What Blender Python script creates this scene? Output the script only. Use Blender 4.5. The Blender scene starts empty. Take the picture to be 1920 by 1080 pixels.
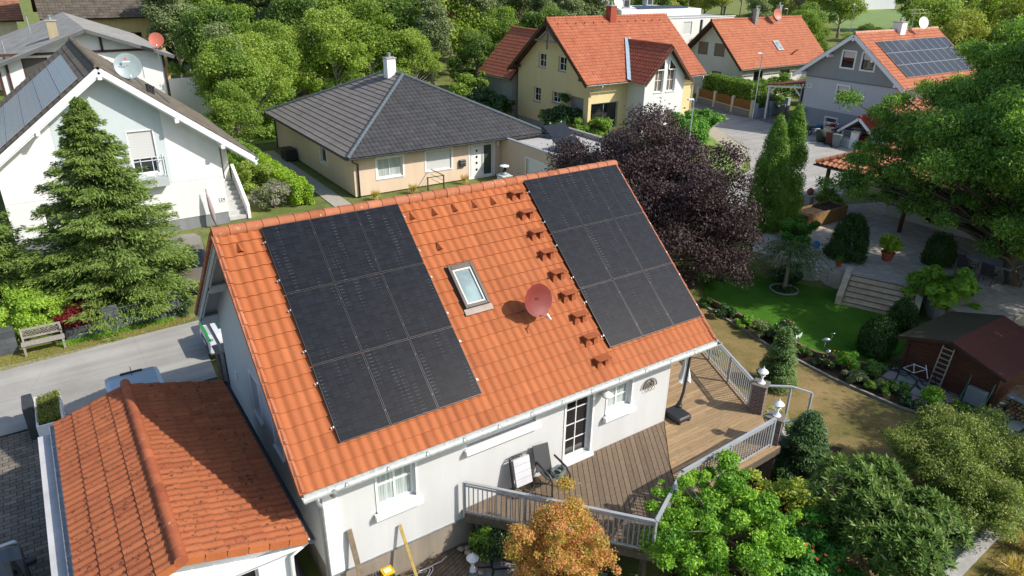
import bpy, math, random
import numpy as np
from mathutils import Vector, Matrix
R = math.radians
# ---------------------------------------------------------------- camera, sky, sun, exposure
scene = bpy.context.scene
COL = scene.collection
cam_d = bpy.data.cameras.new("camera"); cam = bpy.data.objects.new("camera", cam_d); COL.objects.link(cam); scene.camera = cam
cam_d.sensor_width = 36; cam_d.lens = 36*1329.11/1920; cam_d.clip_start = .1; cam_d.clip_end = 3000
_p, _r, _y = .428, .0149, .5947
_F = Vector((math.sin(_y)*math.cos(_p), math.cos(_y)*math.cos(_p), -math.sin(_p)))
_R = Vector((math.cos(_y), -math.sin(_y), 0)); _U = _R.cross(_F)
_R2 = _R*math.cos(_r)+_U*math.sin(_r); _U2 = -_R*math.sin(_r)+_U*math.cos(_r)
_m = Matrix((_R2, _U2, -_F)).transposed().to_4x4(); _m.translation = (0, 0, 13)
cam.matrix_world = _m
world = bpy.data.worlds.new("World"); scene.world = world; world.use_nodes = True
_nt = world.node_tree; _sky = _nt.nodes.new('ShaderNodeTexSky'); _sky.sky_type = 'NISHITA'; _sky.sun_disc = False
SUN_EL, SUN_AZ = R(39.6), R(138.8)
_sky.sun_elevation = SUN_EL; _sky.sun_rotation = SUN_AZ; _sky.air_density = 1.0; _sky.dust_density = 1.5
_nt.links.new(_sky.outputs[0], _nt.nodes['Background'].inputs[0]); _nt.nodes['Background'].inputs[1].default_value = .15
sun_d = bpy.data.lights.new("sun", 'SUN'); sun_d.energy = 4.4; sun_d.angle = R(.5); sun_d.color = (1, .945, .86)
sun = bpy.data.objects.new("sun", sun_d); COL.objects.link(sun)
SUNV = Vector((math.sin(SUN_AZ)*math.cos(SUN_EL), math.cos(SUN_AZ)*math.cos(SUN_EL), math.sin(SUN_EL)))
sun.rotation_euler = SUNV.to_track_quat('Z', 'Y').to_euler(); sun.location = (20, -20, 40)
scene.view_settings.view_transform = 'Standard'; scene.view_settings.look = 'None'
scene.view_settings.exposure = 0.3; scene.view_settings.gamma = 1; scene.view_settings.use_curve_mapping = False

# ---------------------------------------------------------------- object helpers
def tag(o, label=None, cat=None, group=None, kind=None):
    if label: o['label'] = label
    if cat: o['category'] = cat
    if group: o['group'] = group
    if kind: o['kind'] = kind
    return o
def thing(name, label, cat, loc=(0, 0, 0), group=None, rz=0):
    o = bpy.data.objects.new(name, None); COL.objects.link(o); o.location = loc; o.rotation_euler = (0, 0, rz)
    o.empty_display_size = .3
    return tag(o, label, cat, group)
def wloc(p):
    v = Vector((0, 0, 0))
    while p is not None: v += p.location; p = p.parent
    return v
def copy_tree(o, parent=None, loc=None, rz=None, scale=None, label=None, group=None):
    c = o.copy(); COL.objects.link(c); c.parent = parent
    if loc is not None: c.location = loc
    if rz is not None: c.rotation_euler = (0, 0, rz)
    if scale is not None: c.scale = scale if hasattr(scale, '__len__') else (scale,)*3
    if label: c['label'] = label
    if group: c['group'] = group
    for ch in list(o.children): copy_tree(ch, c)
    return c
class MB:
    def __init__(s): s.v = []; s.f = []; s.m = []; s.r = []; s.mi = 0
    def add(s, vs, fs, m=None, r=.5):
        b = len(s.v); s.v += [tuple(v) for v in vs]
        for f in fs: s.f.append([b+i for i in f]); s.m.append(s.mi if m is None else m); s.r.append(r)
        return s
    def box(s, x0, x1, y0, y1, z0, z1, m=None, r=.5):
        if x0 > x1: x0, x1 = x1, x0
        if y0 > y1: y0, y1 = y1, y0
        if z0 > z1: z0, z1 = z1, z0
        return s.add([(x0,y0,z0),(x1,y0,z0),(x1,y1,z0),(x0,y1,z0),(x0,y0,z1),(x1,y0,z1),(x1,y1,z1),(x0,y1,z1)],
                     [(0,3,2,1),(4,5,6,7),(0,1,5,4),(1,2,6,5),(2,3,7,6),(3,0,4,7)], m, r)
    def cbox(s, x0, x1, y0, y1, z0, z1, c=.02, m=None, r=.5):   # box with chamfered edges (rounded look)
        a = [(x0,y0),(x1,y0),(x1,y1),(x0,y1)]
        def ring(i, z, q=0):
            X0, X1, Y0, Y1 = x0+i, x1-i, y0+i, y1-i
            return [(X0+c,Y0,z),(X1-c,Y0,z),(X1,Y0+c,z),(X1,Y1-c,z),(X1-c,Y1,z),(X0+c,Y1,z),(X0,Y1-c,z),(X0,Y0+c,z)]
        vs = ring(c*.7, z0)+ring(0, z0+c)+ring(0, z1-c)+ring(c*.7, z1)
        fs = [tuple(range(7, -1, -1)), tuple(range(24, 32))]
        for k in range(3):
            for i in range(8): fs.append((k*8+i, k*8+(i+1) % 8, k*8+8+(i+1) % 8, k*8+8+i))
        return s.add(vs, fs, m, r)
    def obox(s, c, ax, ay, az, m=None, r=.5):   # centre + three half vectors
        c = Vector(c); ax = Vector(ax); ay = Vector(ay); az = Vector(az); vs = []
        for k in (-1, 1):
            for i, j in ((-1,-1),(1,-1),(1,1),(-1,1)): vs.append(c+ax*i+ay*j+az*k)
        return s.add(vs, [(0,3,2,1),(4,5,6,7),(0,1,5,4),(1,2,6,5),(2,3,7,6),(3,0,4,7)], m, r)
    def bar(s, a, b, w, h=None, up=(0, 0, 1), m=None, r=.5):
        a = Vector(a); b = Vector(b); h = h or w; d = (b-a); L = d.length; d.normalize(); up = Vector(up)
        x = d.cross(up)
        if x.length < 1e-4: x = d.cross(Vector((1, 0, 0)))
        x.normalize(); y = x.cross(d)
        return s.obox((a+b)/2, x*w/2, d*L/2, y*h/2, m, r)
    def prism(s, poly, z0, z1, m=None, r=.5):
        n = len(poly)
        if sum(poly[i][0]*poly[(i+1) % n][1]-poly[(i+1) % n][0]*poly[i][1] for i in range(n)) < 0: poly = poly[::-1]
        vs = [(p[0], p[1], z0) for p in poly]+[(p[0], p[1], z1) for p in poly]
        fs = [tuple(range(n-1, -1, -1)), tuple(range(n, 2*n))]+[(i, (i+1) % n, n+(i+1) % n, n+i) for i in range(n)]
        return s.add(vs, fs, m, r)
    def slab(s, pts, n, t, m=None, r=.5):   # planar polygon thickened by -n*t
        n = Vector(n)*t; k = len(pts); P_ = [Vector(p) for p in pts]
        vs = P_+[p-n for p in P_]
        return s.add(vs, [tuple(range(k)), tuple(range(2*k-1, k-1, -1))]+[(i, k+i, k+(i+1) % k, (i+1) % k) for i in range(k)], m, r)
    def tube(s, pts, rad, n=8, m=None, cap=True, r=.5):
        P_ = [Vector(p) for p in pts]; k = len(P_); rad = rad if hasattr(rad, '__len__') else [rad]*k
        vs = []; prev = None
        for i, p in enumerate(P_):
            d = (P_[min(i+1, k-1)]-P_[max(i-1, 0)])
            if d.length < 1e-7: d = Vector((0, 0, 1))
            d.normalize()
            x = d.cross(prev) if prev is not None else d.cross(Vector((0, 0, 1)))
            if prev is not None: x = (prev-d*prev.dot(d))
            if x.length < 1e-3: x = d.cross(Vector((1, 0, 0)))
            x.normalize(); y = d.cross(x); prev = x
            for j in range(n):
                a = 2*math.pi*j/n; vs.append(p+(x*math.cos(a)+y*math.sin(a))*rad[i])
        fs = [(i*n+j, i*n+(j+1) % n, (i+1)*n+(j+1) % n, (i+1)*n+j) for i in range(k-1) for j in range(n)]
        if cap: fs += [tuple(range(n-1, -1, -1)), tuple(range((k-1)*n, k*n))]
        return s.add(vs, fs, m, r)
    def lathe(s, prof, c=(0, 0, 0), n=12, m=None, ax=None, r=.5):  # prof: (radius, height)
        c = Vector(c); A = Vector(ax).normalized() if ax else Vector((0, 0, 1))
        x = A.cross(Vector((0, 0, 1)))
        if x.length < 1e-3: x = Vector((1, 0, 0))
        x.normalize(); y = A.cross(x); vs = []
        for rr, h in prof:
            for j in range(n):
                a = 2*math.pi*j/n; vs.append(c+A*h+(x*math.cos(a)+y*math.sin(a))*rr)
        k = len(prof)
        fs = [(i*n+j, i*n+(j+1) % n, (i+1)*n+(j+1) % n, (i+1)*n+j) for i in range(k-1) for j in range(n)]
        fs += [tuple(range(n-1, -1, -1)), tuple(range((k-1)*n, k*n))]
        return s.add(vs, fs, m, r)
    def build(s, name, mats, parent=None, smooth=False, label=None, bevel=0, local=False, auto=None):
        off = Vector((0, 0, 0)) if (local or parent is None) else wloc(parent)
        me = bpy.data.meshes.new(name)
        me.from_pydata([(v[0]-off.x, v[1]-off.y, v[2]-off.z) for v in s.v], [], s.f)
        mats = mats if isinstance(mats, (list, tuple)) else [mats]
        for q in mats: me.materials.append(q)
        me.polygons.foreach_set('material_index', s.m)
        at = me.attributes.new('rnd', 'FLOAT', 'FACE'); at.data.foreach_set('value', s.r)
        if smooth: me.polygons.foreach_set('use_smooth', [True]*len(s.f))
        me.update()
        o = bpy.data.objects.new(name, me); COL.objects.link(o); o.parent = parent
        if smooth and auto: me.set_sharp_from_angle(angle=R(auto))
        if bevel:
            b = o.modifiers.new('bevel', 'BEVEL'); b.width = bevel; b.segments = 2; b.limit_method = 'ANGLE'
        if label: o['label'] = label
        return o

# ---------------------------------------------------------------- materials
def srgb(h):
    h = h.lstrip('#'); c = [int(h[i:i+2], 16)/255 for i in (0, 2, 4)]
    return tuple((x/12.92 if x <= .04045 else ((x+.055)/1.055)**2.4) for x in c)
class NT:
    def __init__(s, name):
        s.mat = bpy.data.materials.new(name); s.mat.use_nodes = True; s.t = s.mat.node_tree
        s.b = s.t.nodes['Principled BSDF']; s.out = s.t.nodes['Material Output']; s._co = None
    def n(s, typ, **k):
        nd = s.t.nodes.new(typ)
        for a, v in k.items():
            if a.startswith('i_'):
                key = a[2:]; key = int(key) if key.isdigit() else key.replace('_', ' ')
                if isinstance(v, bpy.types.NodeSocket): s.t.links.new(v, nd.inputs[key])
                else:
                    if isinstance(v, tuple) and len(v) == 3 and nd.inputs[key].type == 'RGBA': v = v+(1,)
                    nd.inputs[key].default_value = v
            else: setattr(nd, a, v)
        return nd
    def co(s):
        if s._co is None: s._co = s.n('ShaderNodeTexCoord').outputs['Object']
        return s._co
    def map(s, scale=(1, 1, 1), rot=(0, 0, 0), loc=(0, 0, 0)):
        return s.n('ShaderNodeMapping', i_Vector=s.co(), i_Scale=scale, i_Rotation=rot, i_Location=loc).outputs[0]
    def noise(s, scale, detail=4, rough=.55, vec=None, dist=0):
        return s.n('ShaderNodeTexNoise', i_Vector=vec or s.co(), i_Scale=scale, i_Detail=detail, i_Roughness=rough, i_Distortion=dist).outputs[0]
    def ramp(s, fac, stops):
        nd = s.n('ShaderNodeValToRGB', i_Fac=fac); e = nd.color_ramp.elements
        while len(e) < len(stops): e.new(.5)
        for el, (p, c) in zip(e, stops): el.position = p; el.color = tuple(c)+(1,) if hasattr(c, '__len__') else (c, c, c, 1)
        return nd.outputs[0]
    def mix(s, a, b, fac, mode='MIX'):
        nd = s.t.nodes.new('ShaderNodeMix'); nd.data_type = 'RGBA'; nd.blend_type = mode
        for sock, v in ((nd.inputs[0], fac), (nd.inputs[6], a), (nd.inputs[7], b)):
            if isinstance(v, bpy.types.NodeSocket): s.t.links.new(v, sock)
            else: sock.default_value = (tuple(v)+(1,) if hasattr(v, '__len__') else v)
        return nd.outputs[2]
    def attr(s, name='rnd'): return s.n('ShaderNodeAttribute', attribute_name=name).outputs['Fac']
    def math(s, op, a, b=0.0):
        nd = s.t.nodes.new('ShaderNodeMath'); nd.operation = op
        for i, v in enumerate((a, b)):
            if isinstance(v, bpy.types.NodeSocket): s.t.links.new(v, nd.inputs[i])
            else: nd.inputs[i].default_value = v
        return nd.outputs[0]
    def bump(s, h, strength=.3, dist=.02):
        nd = s.n('ShaderNodeBump', i_Height=h, i_Strength=strength, i_Distance=dist); s.t.links.new(nd.outputs[0], s.b.inputs['Normal']); return nd
    def done(s, col=None, rough=.8, spec=None, metal=None, **k):
        for key, v in (('Base Color', col), ('Roughness', rough), ('Specular IOR Level', spec), ('Metallic', metal)):
            if v is None: continue
            if isinstance(v, bpy.types.NodeSocket): s.t.links.new(v, s.b.inputs[key])
            else: s.b.inputs[key].default_value = (tuple(v)+(1,) if hasattr(v, '__len__') else v)
        for kk, v in k.items(): s.b.inputs[kk.replace('_', ' ')].default_value = v
        return s.mat
MC = {}
def plain(name, c, rough=.6, metal=0, var=.12, nscale=3, spec=.5, bump=0, bscale=40):
    if name in MC: return MC[name]
    q = NT(name); c = srgb(c) if isinstance(c, str) else c
    nz = q.noise(nscale, 5); f = q.ramp(nz, [(.3, 1-var), (.7, 1+var*.6)])
    col = q.mix(c, f, 1.0, 'MULTIPLY')
    if bump: q.bump(q.noise(bscale, 3), bump, .01)
    MC[name] = q.done(col, rough, spec, metal); return MC[name]
def plaster(name, c, streak=.08, fine=.05):
    if name in MC: return MC[name]
    q = NT(name); c = srgb(c) if isinstance(c, str) else c
    big = q.ramp(q.noise(.5, 6, .6), [(.3, 1-streak), (.75, 1)])
    st = q.ramp(q.noise(1.0, 4, .6, q.map((2.2, 2.2, .18))), [(.35, 1-streak), (.65, 1)])
    col = q.mix(q.mix(c, big, 1, 'MULTIPLY'), st, 1, 'MULTIPLY')
    sp = q.ramp(q.noise(7, 6, .75), [(.30, .93), (.42, 1.)]); col = q.mix(col, sp, 1, 'MULTIPLY')
    q.bump(q.noise(90, 3, .6), .25, .006)
    MC[name] = q.done(col, .9, .2); return MC[name]
def clay(name, c1, c2, lichen=.3, dark=0.0, rough=.75, scale=1.0, lcol='#d8c8a8', dcol='#2a211b'):
    if name in MC: return MC[name]
    q = NT(name); c1 = srgb(c1); c2 = srgb(c2)
    col = q.mix(c1, c2, q.attr())
    odd = q.ramp(q.attr(), [(.0, .88), (.03, .9), (.06, 1.), (.95, 1.), (.98, 1.08)]); col = q.mix(col, odd, 1, 'MULTIPLY')
    st = q.ramp(q.noise(1.0, 5, .65, q.map((2.6, .5, .5))), [(.38, .92), (.6, 1.02)]); col = q.mix(col, st, 1, 'MULTIPLY')
    b = q.ramp(q.noise(.7*scale, 6, .65), [(.3, .94), (.7, 1.04)])
    col = q.mix(col, b, 1, 'MULTIPLY')
    f = q.ramp(q.noise(22*scale, 4, .7), [(.3, .88), (.7, 1.05)]); col = q.mix(col, f, 1, 'MULTIPLY')
    if lichen:
        l = q.ramp(q.noise(9*scale, 6, .75), [(.70-.08*lichen, 0.), (.78-.06*lichen, 1.)])
        l2 = q.math('MULTIPLY', l, q.ramp(q.noise(1.2, 3), [(.45, 0.), (.6, .8)]))
        col = q.mix(col, srgb(lcol), l2)
    if dark:
        l = q.ramp(q.noise(11*scale, 4, .65), [(.71-.06*dark, 0.), (.73-.06*dark, 1.)]); col = q.mix(col, srgb(dcol), q.math('MULTIPLY', l, .75))
    q.bump(q.noise(60, 3), .15, .006)
    MC[name] = q.done(col, rough, .35); return MC[name]
def foliage(name, cols, trans=.35, rough=.55, spec=.35, gain=(1.4, 1.3, 1.35)):
    """cols: list of sRGB leaf colours chosen per leaf"""
    if name in MC: return MC[name]
    q = NT(name); k = len(cols)
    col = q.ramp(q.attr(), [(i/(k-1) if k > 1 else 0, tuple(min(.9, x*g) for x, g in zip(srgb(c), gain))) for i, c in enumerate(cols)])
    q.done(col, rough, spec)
    tr = q.n('ShaderNodeBsdfTranslucent'); tc = q.mix(col, (.9, 1.0, .35), .35, 'MIX'); tc = q.mix(col, (1.3, 1.4, .55), 1, 'MULTIPLY')
    q.t.links.new(tc, tr.inputs[0])
    ms = q.n('ShaderNodeMixShader', i_0=trans); q.t.links.new(q.b.outputs[0], ms.inputs[1]); q.t.links.new(tr.outputs[0], ms.inputs[2])
    q.t.links.new(ms.outputs[0], q.out.inputs[0]); MC[name] = q.mat; return q.mat
def glassy(name, c, rough=.06, var=.3):
    if name in MC: return MC[name]
    q = NT(name); c = srgb(c)
    f = q.ramp(q.noise(1.6, 3), [(.35, 1-var), (.65, 1+var)])
    MC[name] = q.done(q.mix(c, f, 1, 'MULTIPLY'), rough, .8, 0); return MC[name]
M_bark = (lambda q: q.done(q.ramp(q.noise(4, 6, .7, q.map((6, 6, 1))), [(.3, srgb('#3a3027')), (.7, srgb('#7d7163'))]), .95, .1))(NT('bark'))
M_barkpale = (lambda q: q.done(q.ramp(q.noise(4, 6, .7, q.map((6, 6, 1))), [(.3, srgb('#6d655a')), (.7, srgb('#b3a998'))]), .95, .1))(NT('bark_pale'))
M_white = plain('white_paint', (.8, .8, .79), .45, var=.05)
M_whitemetal = plain('white_metal', (.78, .79, .8), .3, var=.04)
M_dark = plain('dark_plastic', (.025, .026, .028), .5)
M_black = plain('black_rubber', (.015, .015, .016), .75)
M_zinc = plain('zinc_sheet', (.42, .44, .45), .42, .6, var=.2, nscale=6)
M_darkgutter = plain('dark_gutter', (.06, .065, .07), .4, .3)
M_brownwood = plain('brown_wood', '#4a2d1d', .7, var=.3, nscale=8)
M_greywood = plain('grey_painted_wood', (.42, .44, .46), .65, var=.1, nscale=8)
M_whitewood = plain('white_painted_wood', (.76, .77, .78), .55, var=.07, nscale=8)
M_glass = glassy('window_glass', '#30363a', .04)
M_glassdark = glassy('dark_window_glass', '#14171a', .04)
M_curtain = (lambda q: q.done(q.mix(srgb('#b9c4c0'), q.ramp(q.noise(1, 2, .5, q.map((30, 30, 1))), [(.35, .55), (.65, 1.)]), 1, 'MULTIPLY'), .25, .8))(NT('curtained_glass'))
M_blind = (lambda q: q.done(q.mix(srgb('#c9cac8'), q.ramp(q.n('ShaderNodeTexWave', i_Vector=q.co(), i_Scale=4., bands_direction='Z').outputs[1], [(0, .86), (.5, 1.)]), 1, 'MULTIPLY'), .6, .3))(NT('roller_blind'))
M_blindbrown = (lambda q: q.done(q.mix(srgb('#8a7868'), q.ramp(q.n('ShaderNodeTexWave', i_Vector=q.co(), i_Scale=4., bands_direction='Z').outputs[1], [(0, .8), (.5, 1.)]), 1, 'MULTIPLY'), .6, .3))(NT('brown_roller_blind'))
M_steel = plain('galvanised_steel', (.5, .52, .54), .35, .7, var=.15, nscale=10)
M_chrome = plain('chrome', (.7, .7, .72), .15, .9)
M_terracotta = plain('terracotta', '#a8593a', .8, var=.2)
M_concrete = plain('concrete', (.36, .35, .33), .9, var=.2, nscale=4, bump=.3)
M_red = plain('red_paint', '#a3202a', .3)

# ---------------------------------------------------------------- roof, wall and window builders
def tiles(mb, O, u, v, uf, V, tile=.225, course=.345, amp=.022, step=.02, smp=6, lift=0, m=0, rng=None, power=.8, stag=0, under=None, tk=.1, u_off=0, mf=None):
    """O eave start, u along eave, v up the slope, uf(v)->(u0,u1)"""
    O = Vector(O); u = Vector(u).normalized(); v = Vector(v).normalized(); n = u.cross(v)
    if n.z < 0: n = -n
    rng = rng or random.Random(7)
    U0, U1 = uf(0); U2, U3 = uf(V); lo = min(U0, U2); hi = max(U1, U3)
    nu = int(math.ceil((hi-lo)/tile*smp)); us = lo+np.arange(nu+1)*tile/smp
    un = np.array(u); vn = np.array(v); nn = np.array(n); On = np.array(O)
    nc = int(math.ceil(V/course-.02))
    flip = (u.cross(v)).z < 0
    for j in range(nc):
        v0 = j*course; v1 = min((j+1)*course+.01, V)
        a0, b0 = uf(v0); a1, b1 = uf(v1)
        ph = ((us-u_off)/tile+(stag*j) % 1)
        prof = amp*np.power(np.maximum(.5-.5*np.cos(2*np.pi*ph), 0), power)+lift
        jit = rng.uniform(-.003, .003)
        c0 = np.clip(us, a0, b0); c1 = np.clip(us, a1, b1)
        A = On+c0[:, None]*un+v0*vn+(prof-.012)[:, None]*nn
        B = On+c0[:, None]*un+(v0-.004)*vn+(prof+step+jit)[:, None]*nn
        C = On+c1[:, None]*un+v1*vn+prof[:, None]*nn
        b = len(mb.v); k = len(us)
        mb.v += [tuple(x) for x in np.concatenate([A, B, C])]
        tr = {}
        for i in range(k-1):
            if c0[i+1]-c0[i] < 1e-6 and c1[i+1]-c1[i] < 1e-6: continue
            t = int(math.floor(ph[i]+1e-6))
            if t not in tr: tr[t] = rng.random()
            for (p, q) in ((0, k), (k, 2*k)):
                f = [b+p+i, b+p+i+1, b+q+i+1, b+q+i]
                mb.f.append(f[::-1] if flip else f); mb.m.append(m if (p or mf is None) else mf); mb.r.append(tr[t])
    if under is not None:
        pts = [O+u*uf(0)[0], O+u*uf(0)[1], O+u*uf(V)[1]+v*V, O+u*uf(V)[0]+v*V]
        if flip: pts = pts[::-1]
        mb.slab([p-n*.015 for p in pts], n, tk, under)
    return n
def caps(mb, p0, p1, r=.12, seg=.36, m=0, rng=None, n=10, flare=1.12):
    p0 = Vector(p0); p1 = Vector(p1); L = (p1-p0).length; d = (p1-p0)/L; k = max(1, int(round(L/seg)))
    rng = rng or random.Random(3)
    for i in range(k):
        a = p0+d*(L*i/k); b = p0+d*(L*(i+1)/k+.03)
        mb.tube([a, a+d*.05, b], [r*flare, r*flare*.97, r], n, m, True, rng.random())
def wall(mb, O, u, W, top, holes=(), n=None, depth=.14, z0=0, m=0, mrev=None):
    """vertical wall panel. O = (x,y) of u=0; top: list of (u,z) roofline; holes (u0,u1,za,zb)"""
    O = Vector((O[0], O[1], 0)); u = Vector((u[0], u[1], 0)); n = Vector((n[0], n[1], 0))
    def T(x):
        for (a, za), (b, zb) in zip(top[:-1], top[1:]):
            if a-1e-6 <= x <= b+1e-6: return za+(zb-za)*((x-a)/(b-a) if b > a else 0)
        return top[-1][1]
    cuts = sorted(set([0, W]+[t[0] for t in top]+[h[0] for h in holes]+[h[1] for h in holes]))
    cuts = [c for c in cuts if -1e-6 <= c <= W+1e-6]
    right = u.cross(Vector((0, 0, 1))).dot(n) > 0   # u x z = outward?
    def q(pts):
        mb.add(pts if right else pts[::-1], [tuple(range(len(pts)))], m)
    for a, b in zip(cuts[:-1], cuts[1:]):
        if b-a < 1e-5: continue
        hs = sorted([(h[2], h[3]) for h in holes if h[0] <= a+1e-5 and h[1] >= b-1e-5]); z = z0
        for ha, hb in hs:
            if ha > z+1e-4: q([O+u*a+Vector((0,0,z)), O+u*b+Vector((0,0,z)), O+u*b+Vector((0,0,ha)), O+u*a+Vector((0,0,ha))])
            z = hb
        if T(a) > z or T(b) > z: q([O+u*a+Vector((0,0,z)), O+u*b+Vector((0,0,z)), O+u*b+Vector((0,0,T(b))), O+u*a+Vector((0,0,T(a)))])
    mr = m if mrev is None else mrev
    for (a, b, za, zb) in holes:
        i = -n*depth
        A, B, C, D = [O+u*x+Vector((0,0,z)) for x, z in ((a,za),(b,za),(b,zb),(a,zb))]
        for p, s_ in ((A,B),(B,C),(C,D),(D,A)): mb.add([p, s_, s_+i, p+i] if right else [p+i, s_+i, s_, p], [(0,1,2,3)], mr)
def window(parent, O, u, n, h, depth=.14, fw=.07, fmat=None, pane=None, mx=1, mz=0, sill=None, surround=None, blind=0, bmat=None, label=None, name='window', sw=.1, bars=.025):
    """h=(u0,u1,z0,z1); frame is the part, pane, sill, blind are its sub-parts; parent is a thing"""
    O = Vector((O[0], O[1], 0)); u = Vector((u[0], u[1], 0)); n = Vector((n[0], n[1], 0)); Z = Vector((0, 0, 1))
    a, b, za, zb = h; fmat = fmat or M_white; pane = pane or M_glass
    base = O-n*depth
    mb = MB()
    def strip(x0, x1, z0, z1, d0, d1, mm=0, q=mb): q.obox(base+u*(x0+x1)/2+Z*(z0+z1)/2+n*(d0+d1)/2, u*(x1-x0)/2, Z*(z1-z0)/2, n*(d1-d0)/2, mm)
    for x0, x1, z0, z1 in ((a, a+fw, za, zb), (b-fw, b, za, zb), (a+fw, b-fw, za, za+fw), (a+fw, b-fw, zb-fw, zb)): strip(x0, x1, z0, z1, -.03, .04)
    W = b-a-2*fw; Hh = zb-za-2*fw
    for i in range(1, mx):
        x = a+fw+W*i/mx; strip(x-bars, x+bars, za+fw, zb-fw, -.012, .028)
    for i in range(1, mz+1):
        z = za+fw+Hh*i/(mz+1); strip(a+fw, b-fw, z-bars*.7, z+bars*.7, -.01, .024)
    if surround is not None:
        s0 = sw
        for x0, x1, z0, z1 in ((a-s0, a, za-s0, zb+s0), (b, b+s0, za-s0, zb+s0), (a, b, zb, zb+s0), (a, b, za-s0, za)):
            strip(x0, x1, z0, z1, depth+.001, depth+.02, 1)
    w = mb.build(name, [fmat, surround or fmat], parent, label=label)
    off = wloc(parent)
    g = MB(); strip(a+fw, b-fw, za+fw, zb-fw, -.008, .006, 0, g); g.build('pane', pane, w)
    if sill is not None:
        s_ = MB(); strip(a-.05, b+.05, za-.045, za-.002, .03, depth+.07, 0, s_); s_.build('sill', sill, w)
    if blind:
        s_ = MB(); strip(a+fw*.6, b-fw*.6, zb-fw-(zb-za-fw)*blind, zb-fw*.5, .045, .06, 0, s_); s_.build('shutter', bmat or M_blind, w)
    return w
def gutter(parent, p0, p1, r=.07, mat=None, name='gutter', closed=True):
    p0 = Vector(p0); p1 = Vector(p1); d = (p1-p0).normalized(); s = d.cross(Vector((0, 0, 1))); mb = MB(); n = 7
    vs = []
    for p in (p0, p1):
        for rr in (r, r*.86):
            for j in range(n): a = math.pi+math.pi*j/(n-1); vs.append(p+s*math.cos(a)*rr+Vector((0, 0, math.sin(a)*rr)))
    fs = []
    for j in range(n-1):
        fs.append((j, j+1, 2*n+j+1, 2*n+j)); fs.append((n+j+1, n+j, 3*n+j, 3*n+j+1))
    fs += [(0, 2*n, 3*n, n), (n-1, 2*n-1, 4*n-1, 3*n-1), tuple(range(n-1, -1, -1)), tuple(range(2*n, 3*n))]
    mb.add(vs, fs); 
    L = (p1-p0).length; k = max(2, int(L/.9))
    for i in range(k+1): c = p0+(p1-p0)*(i/k); mb.bar(c-s*r*1.05+Vector((0,0,.004)), c+s*r*1.05+Vector((0,0,.004)), .025, .006)
    return mb.build(name, mat or M_zinc, parent)
def pipe(parent, pts, r=.045, mat=None, name='downpipe'):
    mb = MB(); mb.tube(pts, r, 10); return mb.build(name, mat or M_zinc, parent, smooth=True)

# ---------------------------------------------------------------- foliage builders
def leafmesh(name, P_, N_, L, W, mat, seed=0, tip=None, rnd=None, hang=0.0, fold=.0):
    rs = np.random.RandomState(seed); n = len(P_)
    N_ = N_/np.maximum(np.linalg.norm(N_, axis=1, keepdims=True), 1e-6)
    if tip is None:
        t = rs.normal(size=(n, 3)); t[:, 2] -= hang
    else: t = tip+rs.normal(size=(n, 3))*.35
    t = t-N_*np.sum(t*N_, axis=1, keepdims=True)*.9; t /= np.maximum(np.linalg.norm(t, axis=1, keepdims=True), 1e-6)
    b = np.cross(N_, t); sc = rs.uniform(.65, 1.25, (n, 1)); l = L*sc; w = W*sc
    v = np.empty((n, 4, 3)); v[:, 0] = P_-t*l*.5; v[:, 1] = P_+b*w*.5+N_*w*fold; v[:, 2] = P_+t*l*.5; v[:, 3] = P_-b*w*.5+N_*w*fold
    me = bpy.data.meshes.new(name); me.vertices.add(4*n); me.vertices.foreach_set('co', v.ravel())
    me.loops.add(4*n); me.loops.foreach_set('vertex_index', np.arange(4*n, dtype=np.int32))
    me.polygons.add(n); me.polygons.foreach_set('loop_start', np.arange(0, 4*n, 4, dtype=np.int32))
    me.update(calc_edges=True); me.materials.append(mat)
    at = me.attributes.new('rnd', 'FLOAT', 'FACE')
    if rnd is None: rnd = rs.random_sample(n)
    at.data.foreach_set('value', np.clip(rnd, 0, 1).astype(np.float32))
    return me
def fobj(name, me, parent=None, loc=None):
    o = bpy.data.objects.new(name, me); COL.objects.link(o); o.parent = parent
    if loc is not None: o.location = loc
    return o
def subblobs(c, rad, n, rs, rel=(.25, .42), inner=.35, zcut=-.75):
    out = []; c = np.array(c, float); rad = np.array(rad, float)
    while len(out) < n:
        d = rs.normal(size=3); d /= np.linalg.norm(d)
        if d[2] < zcut: continue
        k = (inner+(1-inner)*rs.random_sample()**.6)*rs.uniform(.8, 1.25)
        s = rs.uniform(*rel); p = c+d*rad*k*(1-s*.6)
        out.append((p, rad.min()*s*np.array([1.15, 1.15, .8])))
    return out
def blobleaves(blobs, n, rs, shell=.55, up=.5, noise=.6):
    A = np.array([b[1].max()**2 for b in blobs]); cnt = np.maximum(1, (n*A/A.sum()).astype(int))
    Ps = []; Ns = []; Rn = []
    for (c, r), k in zip(blobs, cnt):
        d = rs.normal(size=(k, 3)); d /= np.linalg.norm(d, axis=1, keepdims=True)
        d[:, 2] = np.where((d[:, 2] < -.4) & (rs.random_sample(k) < .6), -d[:, 2], d[:, 2])
        q = shell+(1.08-shell)*rs.random_sample((k, 1))**.7
        q = q*np.where(rs.random_sample((k, 1)) < .14, 1+rs.random_sample((k, 1))*.45, 1.)
        Ps.append(c+d*r*q); nn = d+rs.normal(size=(k, 3))*noise; nn[:, 2] += up; Ns.append(nn)
        Rn.append(np.full(k, rs.uniform(-.18, .18))+rs.random_sample(k)*.8+.1)
    return np.concatenate(Ps), np.concatenate(Ns), np.concatenate(Rn)
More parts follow.
